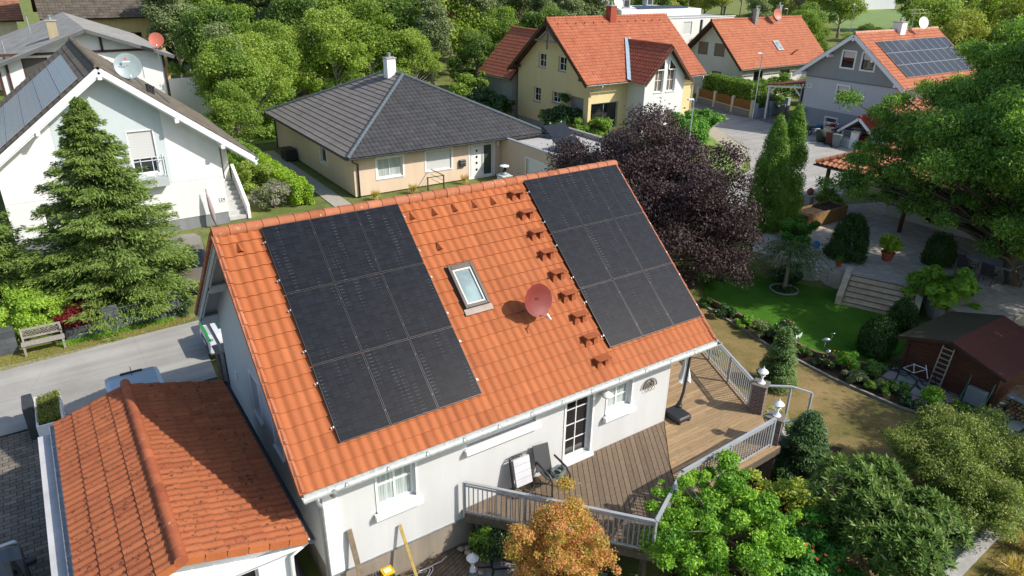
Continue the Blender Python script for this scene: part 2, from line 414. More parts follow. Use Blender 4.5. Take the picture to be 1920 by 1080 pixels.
def limbs(mb, base, top, blobs, rs, r0, every=1, sides=7, trunks=1):
    base = Vector(base); top = Vector(top)
    for t in range(trunks):
        b0 = base+Vector((rs.uniform(-.15, .15), rs.uniform(-.15, .15), 0))*(t > 0); tp = top+Vector((rs.uniform(-1, 1), rs.uniform(-1, 1), 0))*(.5 if trunks > 1 else .15)*r0*6
        pts = [b0.lerp(tp, k/5)+Vector((rs.uniform(-1, 1), rs.uniform(-1, 1), 0))*r0*.5*(0 < k < 5) for k in range(6)]
        mb.tube(pts, [r0*(1.25 if k == 0 else 1)*(1-.15*k) for k in range(6)], sides)
    H = (top-base).length
    for (c, r) in blobs[::every]:
        c = Vector(c); h = max(.2, min(.95, (c.z-base.z)/H*.6+rs.uniform(-.1, .1))); s = base.lerp(top, h)
        mid = s.lerp(c, .5)+Vector((rs.uniform(-.1, .1), rs.uniform(-.1, .1), rs.uniform(0, .25)))*(c-s).length*.3
        mb.tube([s, mid, c], [r0*.38, r0*.25, r0*.08], 5, cap=False)
def mktree(name, label, cat, loc, env, nblob, nleaf, leaf, mat, seed, trunk_r=.2, trunk_h=None, group=None, rel=(.25, .42), shell=.55, inner=.35, bark=None, up=.5, noise=.6, hang=0, every=1, trunks=1, zcut=-.75, aspect=.55, ref=None, part='crown'):
    """env: list of (offset centre, radii) in local coordinates"""
    rs = np.random.RandomState(seed); t = thing(name, label, cat, loc, group)
    bl = []
    vol = [e[1][0]*e[1][1]*e[1][2] for e in env]
    for e, vv in zip(env, vol): bl += subblobs(e[0], e[1], max(2, int(nblob*vv/sum(vol))), rs, rel, inner, zcut)
    P_, N_, rn = blobleaves(bl, nleaf, rs, shell, up, noise)
    ok = P_[:, 2] > .05; P_, N_, rn = P_[ok], N_[ok], rn[ok]
    fobj(part, leafmesh(part, P_, N_, leaf, leaf*aspect, mat, seed, rnd=rn, hang=hang), t)
    mb = MB(); th = trunk_h or max(e[0][2] for e in env); cx = np.mean([e[0][0] for e in env]); cy = np.mean([e[0][1] for e in env])
    limbs(mb, (0, 0, -.1), (cx*.8, cy*.8, th), bl, rs, trunk_r, every, trunks=trunks)
    mb.build('trunk', bark or M_bark, t, smooth=True, local=True)
    return t

# ================================================================ THE SETTING
def Yl(x): return np.interp(x, [-900, 2.6, 3.3, 14, 20, 25.5, 28.6, 30.2, 31, 33, 60, 90, 900], [10, 10, 18, 20, 21.3, 21.3, 19.6, 16.2, 12, 9.2, 9.2, 9.2, 9.2])
def gh(x, y):
    d = np.clip((Yl(x)-y)/1.0, 0, 1); s = d*d*(3-2*d)
    dep = np.interp(x, [2.6, 11, 15, 30], [.32, .38, .62, .62]); return -s*dep
def hgt(x, y): return float(gh(np.array([x]), np.array([y]))[0])
xs = np.unique(np.concatenate([[-900, -400, -200, -100, -60, -30, -10, -5], np.arange(0, 46, .5), np.arange(46, 130, 6), [150, 200, 300, 500, 1000, 1600]]))
ys = np.unique(np.concatenate([[-300, -100, -50, -20, -10, -5], np.arange(0, 36, .5), np.arange(36, 130, 6), [150, 200, 300, 500, 1000, 1600]]))
gx, gy = np.meshgrid(xs, ys, indexing='ij'); gz = gh(gx, gy)-.03
mb = MB(); nx, ny = len(xs), len(ys)
mb.v = list(zip(gx.ravel().tolist(), gy.ravel().tolist(), gz.ravel().tolist()))
mb.f = [(i*ny+j, (i+1)*ny+j, (i+1)*ny+j+1, i*ny+j+1) for i in range(nx-1) for j in range(ny-1)]; mb.m = [0]*len(mb.f); mb.r = [.5]*len(mb.f)
def grass_mat(name, c, patch=.25, scale=.5, soil=None, soil_amt=.0, bs=60):
    q = NT(name); nz = q.noise(scale, 7, .65)
    col = q.ramp(nz, [(.3, srgb(c[0])), (.5, srgb(c[1])), (.68, srgb(c[2]))])
    fn = q.ramp(q.noise(38, 4, .75), [(.3, .6), (.7, 1.25)]); col = q.mix(col, fn, 1, 'MULTIPLY')
    if soil: col = q.mix(col, srgb(soil), q.ramp(q.noise(1.6, 6, .7), [(.62-.2*soil_amt, 0), (.7-.15*soil_amt, .9)]))
    q.bump(q.noise(bs, 4, .8), .8, .04)
    return q.done(col, .95, .15)
M_ground = grass_mat('ground_grass', ('#5c6a34', '#748044', '#86864f'), soil='#6f6350', soil_amt=.4)
M_dry = grass_mat('dry_lawn', ('#6a6a3a', '#8f7f52', '#a98f66'), scale=.55, soil='#9a8258', soil_amt=.45)
M_lawn = grass_mat('green_lawn', ('#3d6a1c', '#4a7a22', '#5a8528'), scale=.6)
M_verge = grass_mat('verge_grass', ('#6a7538', '#86864c', '#a0966a'), scale=.9, soil='#a69a80', soil_amt=.3)
M_soil = grass_mat('garden_soil', ('#3c3226', '#4a3e30', '#5a4c3a'), scale=2.2)
tag(mb.build('ground', M_ground), kind='structure')
def sheet(name, poly, mat, dz, step=None, kind='structure', z=None):
    """draped polygon sheet, grid cut by scanning"""
    mb = MB(); step = step or .5
    if z is not None:
        mb.prism(poly, z-.02, z); o = mb.build(name, mat); tag(o, kind=kind); return o
    xs_ = [p[0] for p in poly]; ys_ = [p[1] for p in poly]
    def spans(x):
        c = []
        for (x0, y0), (x1, y1) in zip(poly, poly[1:]+poly[:1]):
            if (x0 <= x < x1) or (x1 <= x < x0): c.append(y0+(y1-y0)*(x-x0)/(x1-x0))
        return sorted(c)
    X = np.unique(np.concatenate([np.arange(min(xs_), max(xs_), step), xs_]))
    for a, b in zip(X[:-1], X[1:]):
        if b-a < 1e-4: continue
        sa = spans(a+1e-5); sb = spans(b-1e-5)
        for k in range(0, min(len(sa), len(sb))-1, 2):
            m = max(1, int(math.ceil(max(sa[k+1]-sa[k], sb[k+1]-sb[k])/step)))
            for i in range(m):
                q = [(a, sa[k]+(sa[k+1]-sa[k])*i/m), (b, sb[k]+(sb[k+1]-sb[k])*i/m), (b, sb[k]+(sb[k+1]-sb[k])*(i+1)/m), (a, sa[k]+(sa[k+1]-sa[k])*(i+1)/m)]
                mb.add([(p[0], p[1], hgt(*p)+dz) for p in q], [(0, 1, 2, 3)])
    return tag(mb.build(name, mat), kind=kind)
q = NT('asphalt_road')
_c = q.ramp(q.noise(.35, 6, .6), [(.3, (.31, .295, .265)), (.5, (.37, .355, .325)), (.7, (.42, .405, .375))])
_c = q.mix(_c, q.ramp(q.noise(45, 3, .8), [(.3, .8), (.7, 1.12)]), 1, 'MULTIPLY'); _c = q.mix(_c, q.ramp(q.noise(1.0, 5, .7, q.map((.12, 1.6, 1))), [(.38, .84), (.6, 1.04)]), 1, 'MULTIPLY'); _c = q.mix(_c, (.2, .195, .18), q.ramp(q.noise(2.1, 6, .75), [(.64, 0), (.72, .6)]))
_v = q.n('ShaderNodeTexVoronoi', i_Vector=q.n('ShaderNodeMapping', i_Vector=q.co(), i_Scale=(.28, .28, .28)).outputs[0], feature='DISTANCE_TO_EDGE', i_Scale=1.).outputs[0]
_c = q.mix((.13, .125, .12), _c, q.ramp(q.math('ADD', _v, q.math('MULTIPLY', q.noise(3, 4), .02)), [(.010, .86), (.02, 1.)]))
q.bump(q.noise(70, 3, .8), .35, .01); M_road = q.done(_c, .92, .2)
def paver(name, c1, c2, cm, w=.2, h=.1, rot=0, mort=.006, rough=.9, vert=False):
    q = NT(name)
    if vert: _s = q.n('ShaderNodeSeparateXYZ', i_Vector=q.co()); _vec = q.n('ShaderNodeCombineXYZ', i_X=q.math('ADD', _s.outputs[0], _s.outputs[1]), i_Y=_s.outputs[2]).outputs[0]
    else: _vec = q.map(rot=(0, 0, rot))
    b = q.n('ShaderNodeTexBrick', i_Vector=_vec, i_Scale=1., i_Color1=srgb(c1), i_Color2=srgb(c2), i_Mortar=srgb(cm), i_Mortar_Size=mort, i_Mortar_Smooth=.3, i_Brick_Width=w, i_Row_Height=h, i_Bias=0.)
    col = q.mix(b.outputs[0], q.ramp(q.noise(2.5, 6, .7), [(.3, .75), (.7, 1.15)]), 1, 'MULTIPLY')
    q.bump(b.outputs[1], -.4, .01); return q.done(col, rough, .25)
M_drive = paver('driveway_pavers', '#827b6f', '#6a645b', '#413d37', .3, .16, .0, .012)
M_brickpave = paver('brick_paving', '#a59a8c', '#8d8377', '#6a6258', .24, .12, .3, .01)
M_patio = paver('patio_slabs', '#c9bfb2', '#b8aea2', '#8a8276', .5, .5, .2, .01)
M_granite = paver('granite_setts', '#9c9890', '#7f7b74', '#5d5952', .12, .12, .1, .012)
sheet('street', [(-60, 23.6), (3.4, 24.6), (21, 26), (31, 25.6), (35.5, 24.4), (36.2, 23.2), (37.2, 23.0), (48, 26.4), (55, 30), (60, 33.6), (59, 36), (59.4, 43.9), (57.2, 44.1), (61, 57), (64.5, 72), (59, 72), (55.5, 55), (51.0, 43.4), (46.5, 35.8), (41.5, 31.4), (36, 29.3), (21, 28.9), (3.2, 27.6), (-60, 26.9)], M_road, .004, 1.2)
sheet('pavement', [(-60, 22.75), (-1.2, 22.77), (3.3, 22.8), (3.4, 24.59), (-60, 23.58)], M_road, .035, 2.)
sheet('side_pavement', [(55.6, 50), (57.0, 44.2), (58.6, 44.2), (60.8, 57), (59.5, 57)], M_granite, .02, 1.)
sheet('forecourt', [(55.5, 33.6), (60, 33.8), (59.6, 44), (57, 44.0), (55.6, 39)], M_granite, .012, 1.)
sheet('paved_driveway', [(-30, 11), (-1.4, 11), (-1.4, 22.72), (-30, 22.72)], M_drive, .012, 2.)
sheet('garage_forecourt', [(-1.35, 18.2), (3.2, 18.2), (3.2, 22.75), (-1.35, 22.72)], M_drive, .014, 1.)
sheet('verge', [(-60, 26.95), (3.2, 27.65), (4.0, 28.3), (3.2, 28.5), (-60, 28.6)], M_verge, .006, .5)
sheet('grass_strip', [(36.5, 29.6), (41.2, 31.6), (46.2, 36), (50.7, 43.6), (47, 44), (41, 36), (33, 30.5)], plain('bright_verge', '#7a9440', .95, var=.35, nscale=.8, bump=.6, bscale=30), .008, 1.)
sheet('gravel_drive', [(46, 35.2), (50.8, 43), (51.8, 46), (49.5, 43.8), (45, 36.6), (40, 31.2)], plain('gravel', '#a89e8c', .95, var=.2, nscale=5, bump=.6), .012, 1.)
sheet('dry_lawn', [(12.5, 4.9), (19.0, 3.6), (22.2, 6.5), (22.75, 8.6), (22.35, 9.5), (22.15, 11), (22.15, 13.2), (22.2, 14.7), (22.4, 16), (22.8, 18.6), (22.4, 20.5), (13.6, 19.5), (13.6, 9), (12.2, 8)], M_dry, .006, .5)
sheet('green_lawn', [(23.3, 19), (23.0, 13), (24, 11.6), (26.4, 11.6), (30.4, 13.0), (29.6, 16.2), (27.4, 19.6), (25, 20.6)], M_lawn, .008, .5)
q = NT('flagstones'); _v = q.n('ShaderNodeTexVoronoi', i_Vector=q.map((1.6, 1.6, 1.6)), feature='DISTANCE_TO_EDGE', i_Scale=1., i_Randomness=.9).outputs[0]
_v2 = q.n('ShaderNodeTexVoronoi', i_Vector=q.map((1.6, 1.6, 1.6)), i_Scale=1., i_Randomness=.9).outputs[1]
_c = q.mix(srgb('#8a857c'), q.mix(srgb('#a09a90'), _v2, .15), .7); _c = q.mix(srgb('#3f4a2c'), _c, q.ramp(_v, [(.03, 0.), (.06, 1.)]))
_c = q.mix(_c, q.ramp(q.noise(6, 5, .7), [(.3, .7), (.7, 1.1)]), 1, 'MULTIPLY'); q.bump(_v, .3, .02); M_flag = q.done(_c, .9, .2)
sheet('flagstone_terrace', [(3.3, 7.5), (3.3, 11.85), (7.0, 11.85), (9.0, 9.6), (9.8, 8.3), (9.0, 6)], M_flag, .01, .6)
sheet('garage_yard', [(-3, 8), (2.75, 8), (3.25, 18), (-1.2, 18), (-1.2, 10.9), (-3, 10.9)], plain('dark_concrete', (.12, .125, .12), .9, var=.3, bump=.2), .02, 1.)  # dark grey concrete colour, varied by noise
sheet('gravel_bed', [(13.5, 38), (14.55, 38), (14.55, 54), (13.7, 54)], plain('pale_gravel', '#a8a296', .95, var=.3, nscale=12, bump=.8), .01, 1.)
sheet('meadow', [(6, 56), (34, 58), (36, 76), (4, 76)], plain('meadow_grass', '#86a04a', .95, var=.3, nscale=.6, bump=.5), .005, 4.)
sheet('park_lawn', [(148, 92), (172, 82), (300, 150), (240, 170), (196, 130)], plain('park_grass', '#6f8644', .95, var=.2, nscale=.2), .005, 8.)
# patio of the right-hand garden (raised)
PAT = [(28.1, 20.4), (29.55, 16.5), (30.9, 13.4), (30.0, 12.0), (29.5, 10.6), (32.2, 9.7), (36.0, 8.4), (42, 6), (46, 20), (37.9, 22.9), (35.0, 22.9), (31.6, 22.9)]
mb = MB(); mb.prism(PAT, -.75, .3); tag(mb.build('patio', M_patio), kind='structure')

# ================================================================ MAIN HOUSE
AL = .7022; CA, SA = math.cos(AL), math.sin(AL)
XL, XR, EY, EZ, SL = 2.79, 14.66, 11.406, 3.405, 6.205
M_tile = clay('orange_clay_tile', '#a2592f', '#a65e34', .5, 0, .7)
M_tile_cap = clay('orange_ridge_tile', '#9f5d3c', '#ab6c4e', 1.5, 0, .8)
M_wallW = plaster('white_render', (.76, .765, .76), .05); M_wallM = plaster('white_grey_house_render', (.62, .625, .62), .07)
M_plinth = plaster('beige_plinth', '#a89c8c', .25)
home = thing('main_house', 'white rendered house with bright orange tile roof carrying eighteen black solar panels', 'house', (8.4, 16.2, 0))
HW = [(4.51, 5.44, 1.86, 2.98), (6.8, 8.8, 2.62, 3.02), (9.76, 10.64, .95, 2.98), (11.15, 12.02, 1.98, 3.0)]
RZ = lambda y: EZ+(min(y, 2*16.145-y)-EY)*math.tan(AL)-.1
mb = MB()
F0 = (3.3, 11.85)
wall(mb, F0, (1, 0), 10.18, [(0, RZ(11.85)), (10.18, RZ(11.85))], [(a-3.3, b-3.3, c, d) for a, b, c, d in HW], (0, -1), .16, z0=.55)
SW = [(16.5, 17.25, 1.9, 3.1), (14.7, 15.4, 1.9, 3.1), (13.0, 13.6, 2.1, 2.9)]
gt = [(0, RZ(11.85)), (16.145-11.85, RZ(16.145)), (20.44-11.85, RZ(20.44))]
wall(mb, (3.3, 11.85), (0, 1), 8.59, gt, [(a-11.85, b-11.85, c, d) for a, b, c, d in SW], (-1, 0), .16, z0=.55)
wall(mb, (13.48, 11.85), (0, 1), 8.59, gt, [(2.5, 4.1, .95, 3.0)], (1, 0), .16, z0=.55)
wall(mb, (3.3, 20.44), (1, 0), 10.18, [(0, RZ(20.44)), (10.18, RZ(20.44))], [], (0, 1), .16, z0=.55)
mb.build('wall', M_wallM, home)
mb = MB(); mb.box(3.34, 13.44, 11.89, 20.4, -.7, .549); mb.build('plinth', M_plinth, home)
mb = MB(); mb.box(3.27, 3.6, 11.80, 11.848, .62, 3.6); mb.bar((3.3, 11.84, .56), (6.6, 11.84, .56), .03, .035, m=1); mb.build('corner_board', [M_white, M_zinc], home)
# dark interior slab so that panes look into darkness
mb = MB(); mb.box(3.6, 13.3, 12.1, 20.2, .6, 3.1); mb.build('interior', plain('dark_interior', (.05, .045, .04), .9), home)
rf = MB()
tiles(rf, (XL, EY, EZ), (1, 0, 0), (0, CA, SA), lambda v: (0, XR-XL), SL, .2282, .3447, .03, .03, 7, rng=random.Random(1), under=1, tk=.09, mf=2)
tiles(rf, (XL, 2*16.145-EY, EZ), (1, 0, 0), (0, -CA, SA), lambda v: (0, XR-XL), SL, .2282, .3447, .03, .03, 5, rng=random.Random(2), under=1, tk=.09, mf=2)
M_lap = clay('lap_edge_tile', '#7a4a32', '#8a5438', .6, .6, .9)  # darker clay for the front edges of the tile courses
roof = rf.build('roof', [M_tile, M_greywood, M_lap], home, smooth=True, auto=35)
mb = MB(); caps(mb, (XL-.02, 16.145, EZ+SL*SA+.0), (XR+.02, 16.145, EZ+SL*SA+.0), .135, .37); mb.build('ridge_cap', M_tile_cap, home, smooth=True, auto=40)
# verge tiles
for X0, s in ((XL, -1), (XR, 1)):
    for sg in (1, -1):
        mb = MB(); yy = EY if sg > 0 else 2*16.145-EY
        for j in range(18):
            a = Vector((X0+s*.035, yy+sg*CA*(j*.3447-.01), EZ+SA*(j*.3447-.01)+.012)); b = Vector((X0+s*.035, yy+sg*CA*((j+1)*.3447+.02), EZ+SA*((j+1)*.3447+.02)-.012))
            mb.bar(a, b, .05, .11, r=random.Random(j*7+sg).random()); 
            mb.tube([a+Vector((-s*.05, 0, .045)), b+Vector((-s*.05, 0, .025))], [.06, .05], 7, r=random.Random(j*5+sg).random())
        mb.build('verge_tile', clay('verge_clay', '#9f5d3c', '#ab6c4e', 1.5, 0, .8), home, smooth=True, auto=40)
# bargeboards, soffit boxes, bracket timber
for X0, s in ((XL, -1), (XR, 1)):
    mb = MB()
    for sg in (1, -1):
        yy = EY if sg > 0 else 2*16.145-EY
        mb.bar((X0-s*.04, yy+sg*.02, EZ-.2), (X0-s*.04, 16.145, EZ+SL*SA-.2), .035, .2)
        mb.bar((X0-s*.075, yy+sg*.05, EZ-.3), (X0-s*.075, 16.145, EZ+SL*SA-.3), .03, .12)
    mb.build('bargeboard', M_greywood, home)
    for yy, zz in ((16.145, EZ+SL*SA-.36), (13.9, EZ+(13.9-EY)*.845-.36), (18.39, EZ+(13.9-EY)*.845-.36), (20.5, 3.35), (11.8, 3.35)):
        mb = MB(); mb.box(X0-s*.06, (3.4 if s < 0 else 13.4), yy-.08, yy+.08, zz-.1, zz+.1); mb.build('purlin', M_greywood, home)
for bx in ((2.8, 14.6, 20.46, 20.8, 3.18, 3.24), (2.86, 14.62, EY+.06, 11.84, 3.33, 3.37)):
    mb = MB(); mb.box(*bx); mb.build('soffit', M_greywood, home)
mb = MB(); mb.box(XL+.02, XR-.02, EY-.03, EY+.005, EZ-.17, EZ-.0); mb.build('fascia', plain('lichened_zinc', (.5, .52, .5), .6, .2, var=.25, nscale=12), home)
gutter(home, (XL-.02, EY-.1, EZ-.05), (XR+.12, EY-.1, EZ-.05), .08, plain('lichened_zinc', (.5, .52, .5), .6))
gutter(home, (XL-.02, 2*16.145-EY+.1, EZ-.05), (XR+.12, 2*16.145-EY+.1, EZ-.05), .08)
pipe(home, [(3.05, EY-.1, EZ-.14), (3.05, EY-.02, EZ-.3), (3.22, 11.76, EZ-.75), (3.22, 11.76, -.6)], .05)
pipe(home, [(3.4, EY-.1, EZ-.12), (3.42, EY+.05, EZ-.34), (3.45, 11.72, EZ-.42)], .06, name='outlet_pipe')
pipe(home, [(3.0, 20.98, EZ-.1), (3.0, 20.95, EZ-.3), (3.22, 20.6, EZ-1.1), (3.22, 20.5, 0)], .05)
# windows
w = window(home, (0, 11.85), (1, 0), (0, -1), HW[0], .16, .06, pane=M_curtain, mx=2, mz=1, sill=M_white, surround=M_white, sw=.05)
w = window(home, (0, 11.85), (1, 0), (0, -1), HW[3], .16, .06, pane=M_curtain, mx=2, mz=2, sill=M_white, surround=M_white, sw=.05)
w = window(home, (0, 11.85), (1, 0), (0, -1), HW[1], .16, .05, pane=M_glassdark, sill=M_white, label='long low window right under the eave')
w = window(home, (0, 11.85), (1, 0), (0, -1), HW[2], .16, .06, pane=M_glassdark, mx=2, mz=3, surround=M_white, sw=.06, name='patio_door', bars=.013)
for wn in ((4.51, 5.44, 1.86, 2.98), (11.15, 12.02, 1.98, 3.0)):
    mb = MB(); mb.box(wn[0]-.12, wn[1]+.12, 11.70, 11.82, wn[2]-.18, wn[2]-.05); mb.build('window_ledge', M_white, home)
mb = MB(); mb.box(6.72, 8.88, 11.70, 11.84, 2.5, 2.6); mb.build('window_ledge', M_white, home)
mb = MB(); mb.box(9.7, 10.7, 11.72, 11.848, .86, .94); mb.build('door_sill', M_white, home)
for wn in SW: window(home, (3.3, 0), (0, 1), (-1, 0), wn, .16, .06, pane=M_glass, mx=2, sill=M_white, surround=M_white, sw=.05)
window(home, (13.48, 11.85), (0, 1), (1, 0), (2.5, 4.1, .95, 3.0), .16, .07, pane=M_glassdark, mx=2, name='patio_door')
mb = MB(); mb.box(3.26, 3.3, 19.0, 19.2, 1.9, 2.15); mb.build('meter_box', M_white, home)
def onroof(u, v, off=0.): return Vector((3.8119+u, 11.9392+v*CA-SA*off, 3.8954+v*SA+CA*off))
def rp(x, v, off=0.): return Vector((x, 11.9392+v*CA-SA*off, 3.8954+v*SA+CA*off))
VN = Vector((0, -SA, CA)); VU = Vector((0, CA, SA)); VX = Vector((1, 0, 0))
# hooded snow-guard tiles
for x, v in ((3.22, 4.93), (7.5, 4.93), (8.15, 4.93), (8.75, 4.93), (9.35, 4.93), (9.96, 4.93), (7.86, 3.93)):
    mb = MB(); c = rp(x, v, 0)
    vs = [c-VX*.1-VU*.05, c+VX*.1-VU*.05, c+VN*.13-VU*.09, c+VU*.2+VN*.01, c-VX*.05-VU*.03, c+VX*.05-VU*.03, c+VN*.08-VU*.05]
    mb.add(vs, [(0, 2, 3), (2, 1, 3), (0, 4, 6, 2), (6, 5, 1, 2), (4, 0, 3), (5, 3, 1)]); mb.mi = 1; mb.add([vs[4], vs[5], vs[6]], [(0, 1, 2)])
    mb.build('hooded_tile', [M_tile, plain('tile_mouth', '#5a2a1a', .9)], home)
# roof step tiles
stepmat = clay('step_clay', '#96502f', '#a05a38', .4, 0, .7)
for k in range(9):
    v = 5.03-k*.6523; c = rp(10.75, v, 0); mb = MB()
    for sx in (-.13, .13):
        b = c+VX*sx-VU*.06
        vs = [b-VX*.075-VU*.13, b+VX*.075-VU*.13, b+VX*.075+VU*.1, b-VX*.075+VU*.1]
        t = [p for p in (c+VX*(sx-.045)+Vector((0, -.11, .12)), c+VX*(sx+.045)+Vector((0, -.11, .12)), c+VX*(sx+.045)+Vector((0, .03, .12)), c+VX*(sx-.045)+Vector((0, .03, .12)))]
        mb.add(vs+t, [(0, 1, 5, 4), (1, 2, 6, 5), (2, 3, 7, 6), (3, 0, 4, 7)], r=.2)
    for i in range(6): mb.box(10.75-.21, 10.75+.21, c.y-.2+i*.042, c.y-.2+i*.042+.028, c.z+.12, c.z+.145, r=.9)
    for sx in (-.2, .185): mb.box(10.75+sx, 10.75+sx+.02, c.y-.2, c.y+.05, c.z+.10, c.z+.139, r=.5)
    mb.build('roof_step', stepmat, home)
# skylight
sk = MB(); 
def rq(mbx, x0, x1, v0, v1, o0, o1, m=0):
    c = rp((x0+x1)/2, (v0+v1)/2, (o0+o1)/2); mbx.obox(c, VX*(x1-x0)/2, VU*(v1-v0)/2, VN*(o1-o0)/2, m)
x0, x1, v0, v1 = 7.78, 8.48, 2.12, 3.32
for a in ((x0, x0+.08, v0, v1), (x1-.08, x1, v0, v1), (x0+.08, x1-.08, v0, v0+.08), (x0+.08, x1-.08, v1-.12, v1)): rq(sk, *a, -.02, .13)
for a in ((x0+.08, x0+.13, v0+.08, v1-.12), (x1-.13, x1-.08, v0+.08, v1-.12), (x0+.13, x1-.13, v0+.08, v0+.13), (x0+.13, x1-.13, v1-.17, v1-.12)): rq(sk, *a, 0, .10, 1)
rq(sk, x0-.03, x0, v0-.05, v1+.03, -.02, .05, 0); rq(sk, x1, x1+.03, v0-.05, v1+.03, -.02, .05, 0); rq(sk, x0-.05, x1+.05, v0-.17, v0, -.0, .055, 2); rq(sk, x0-.03, x1+.03, v1, v1+.04, -.02, .06, 0)
s_ = sk.build('skylight', [plain('skylight_cladding', '#55504b', .4, .4), plain('pale_wood_frame', '#c9c5bb', .5), plain('lead_flashing', '#8b7f76', .55, .2, var=.2)], home, bevel=.008)
g_ = MB(); rq(g_, x0+.13, x1-.13, v0+.13, v1-.17, .05, .06); g_.build('pane', glassy('skylight_glass', '#7d9092', .05), s_)

# ---------------------------------------------------------------- solar panels
q = NT('solar_cells')
bk = q.n('ShaderNodeTexBrick', i_Vector=q.map(loc=(-.021, -.016, 0)), offset=0., i_Scale=1., i_Color1=srgb('#0f1012'), i_Color2=srgb('#1b1c1f'), i_Mortar=(.004, .004, .005), i_Mortar_Size=.0016, i_Mortar_Smooth=.2, i_Brick_Width=.182, i_Row_Height=.087, i_Bias=0.)
_sx = q.n('ShaderNodeSeparateXYZ', i_Vector=q.map(loc=(-.021, -.016, 0)))
_fx = q.math('FRACT', q.math('DIVIDE', _sx.outputs[0], .182)); _fy = q.math('FRACT', q.math('DIVIDE', _sx.outputs[1], .087))
_ln = q.math('LESS_THAN', _fy, .085)
_wx = q.math('MULTIPLY', q.math('GREATER_THAN', _fx, .12), q.math('LESS_THAN', _fx, .82))
_oi = q.n('ShaderNodeObjectInfo').outputs['Random']
_msk = q.n('ShaderNodeTexNoise', noise_dimensions='4D', i_Vector=q.map((5.5, .8, 1)), i_W=q.math('MULTIPLY', _oi, 30.), i_Scale=1., i_Detail=2.).outputs[0]
_dash = q.math('MULTIPLY', q.math('MULTIPLY', _ln, _wx), q.ramp(_msk, [(.55, .03), (.75, .5)]))  # pale busbar wires; the noise mask paints glints on some columns
_col = q.mix(bk.outputs[0], (.34, .35, .37), _dash)
_col = q.mix(_col, q.ramp(q.noise(2.2, 4), [(.35, .95), (.7, 1.08)]), 1, 'MULTIPLY')
M_cells = q.done(_col, .14, .5)
M_frame = plain('black_anodised_frame', (.07, .07, .072), .3, .6, var=.05)
PW, PH, G = 1.134, 1.7727, .02
def mkpanel():
    p = thing('solar_panel', 'x', 'solar panel', (0, 0, 0), 'black solar panels on the orange roof')
    mb = MB(); mb.box(.012, PW-.012, .012, PH-.012, -.03, -.002); mb.build('cell_sheet', M_cells, p, local=True)
    mb = MB()
    for a in ((0, .012, 0, PH), (PW-.012, PW, 0, PH), (.012, PW-.012, 0, .012), (.012, PW-.012, PH-.012, PH)): mb.box(*a, -.035, .001)
    mb.build('frame', M_frame, p, local=True)
    return p
pp = mkpanel(); first = True
POS = [['top left', 'top middle', 'top right'], ['middle left', 'centre', 'middle right'], ['bottom left', 'bottom middle', 'bottom right']]
for arr, U0, dv in (('left-hand', 0., 0.), ('right-hand', 7.364, .04)):
    for r_ in range(3):
        for c_ in range(3):
            o = pp if first else copy_tree(pp); first = False
            o.location = onroof(U0+c_*(PW+G), dv+(2-r_)*(PH+G), .085); o.rotation_euler = (AL, 0, 0)
            o['label'] = 'black solar panel, %s of the nine in the %s array on the orange roof' % (POS[r_][c_], arr)
M_alu = plain('aluminium', (.42, .43, .44), .4, .7, var=.05)
for arr, U0, dv in (('left-hand', 0., 0.), ('right-hand', 7.364, .04)):
    rl = thing('mounting_rails', 'aluminium mounting rails and clamps under the %s black solar array' % arr, 'mounting rails', onroof(U0, dv, .03))
    for r_ in range(3):
        for t in (.36, 1.38):
            v = dv+(2-r_)*(PH+G)+t; c0 = onroof(U0-.07, v, .03); c1 = onroof(U0+3*PW+2*G+.07, v, .03)
            mb = MB(); mb.bar(c0, c1, .04, .04, up=VN); mb.build('rail', M_alu, rl)
            for x in (-.02, PW+G/2, 2*PW+1.5*G, 3*PW+2*G+.02):
                c = onroof(U0+x, v, .075); mb = MB(); mb.obox(c, VX*.011, VU*.02, VN*.014); mb.build('clamp', M_alu if x < 0 or x > 3*PW else M_frame, rl)
# ---------------------------------------------------------------- satellite dishes
def dish(label, c, face, r, col, foot, group=None, flat=.16, arm=True, name='satellite_dish'):
    c = Vector(c); f = Vector(face).normalized(); t = thing(name, label, 'satellite dish', foot, group)
    mb = MB(); n = 28; prof = [(0.001, 0), (r*.25, r*flat*.06), (r*.5, r*flat*.25), (r*.75, r*flat*.56), (r*.97, r*flat*.95), (r, r*flat*.98), (r*.98, r*flat*.9), (r*.5, r*flat*.16-.02), (.001, -.03)]
    mb.lathe(prof, c, n, ax=f); mb.build('reflector', col, t, smooth=True, auto=50)
    F_ = Vector(foot); mb = MB(); b = c-f*.05
    mb.tube([F_, Vector((F_.x, F_.y, max(F_.z, b.z-.1))), b], .022, 8)
    mb.obox(b, Vector((.05, 0, 0)), Vector((0, .05, 0)), Vector((0, 0, .08))); mb.build('mast', M_steel if col is not M_dishred else M_dishred, t)
    if arm:
        lo = Vector((0, 0, -1)); lo = (lo-f*lo.dot(f)).normalized(); side = f.cross(lo)
        a = c+lo*r*.9+f*.02; e = c+lo*r*1.0+f*r*1.0; mb = MB(); mb.tube([a, e], .012, 6); mb.build('arm', M_steel, t)
        mb = MB(); d = (c-e).normalized(); mb.tube([e-d*.06, e+d*.04, e+d*.05, e+d*.11], [.025, .025, .038, .036], 10); mb.build('receiver', M_white, t)
    return t
q = NT('dish_red'); _l = q.ramp(q.noise(18, 6, .8), [(.60, 0), (.64, 1)]); _g = q.ramp(q.noise(2.0, 2), [(.48, 0), (.6, .9)])
M_dishred = q.done(q.mix(q.mix(srgb('#7a302b'), q.ramp(q.noise(2, 3), [(.3, .85), (.7, 1.1)]), 1, 'MULTIPLY'), srgb('#c8a8a0'), q.math('MULTIPLY', _l, _g)), .5, .4)
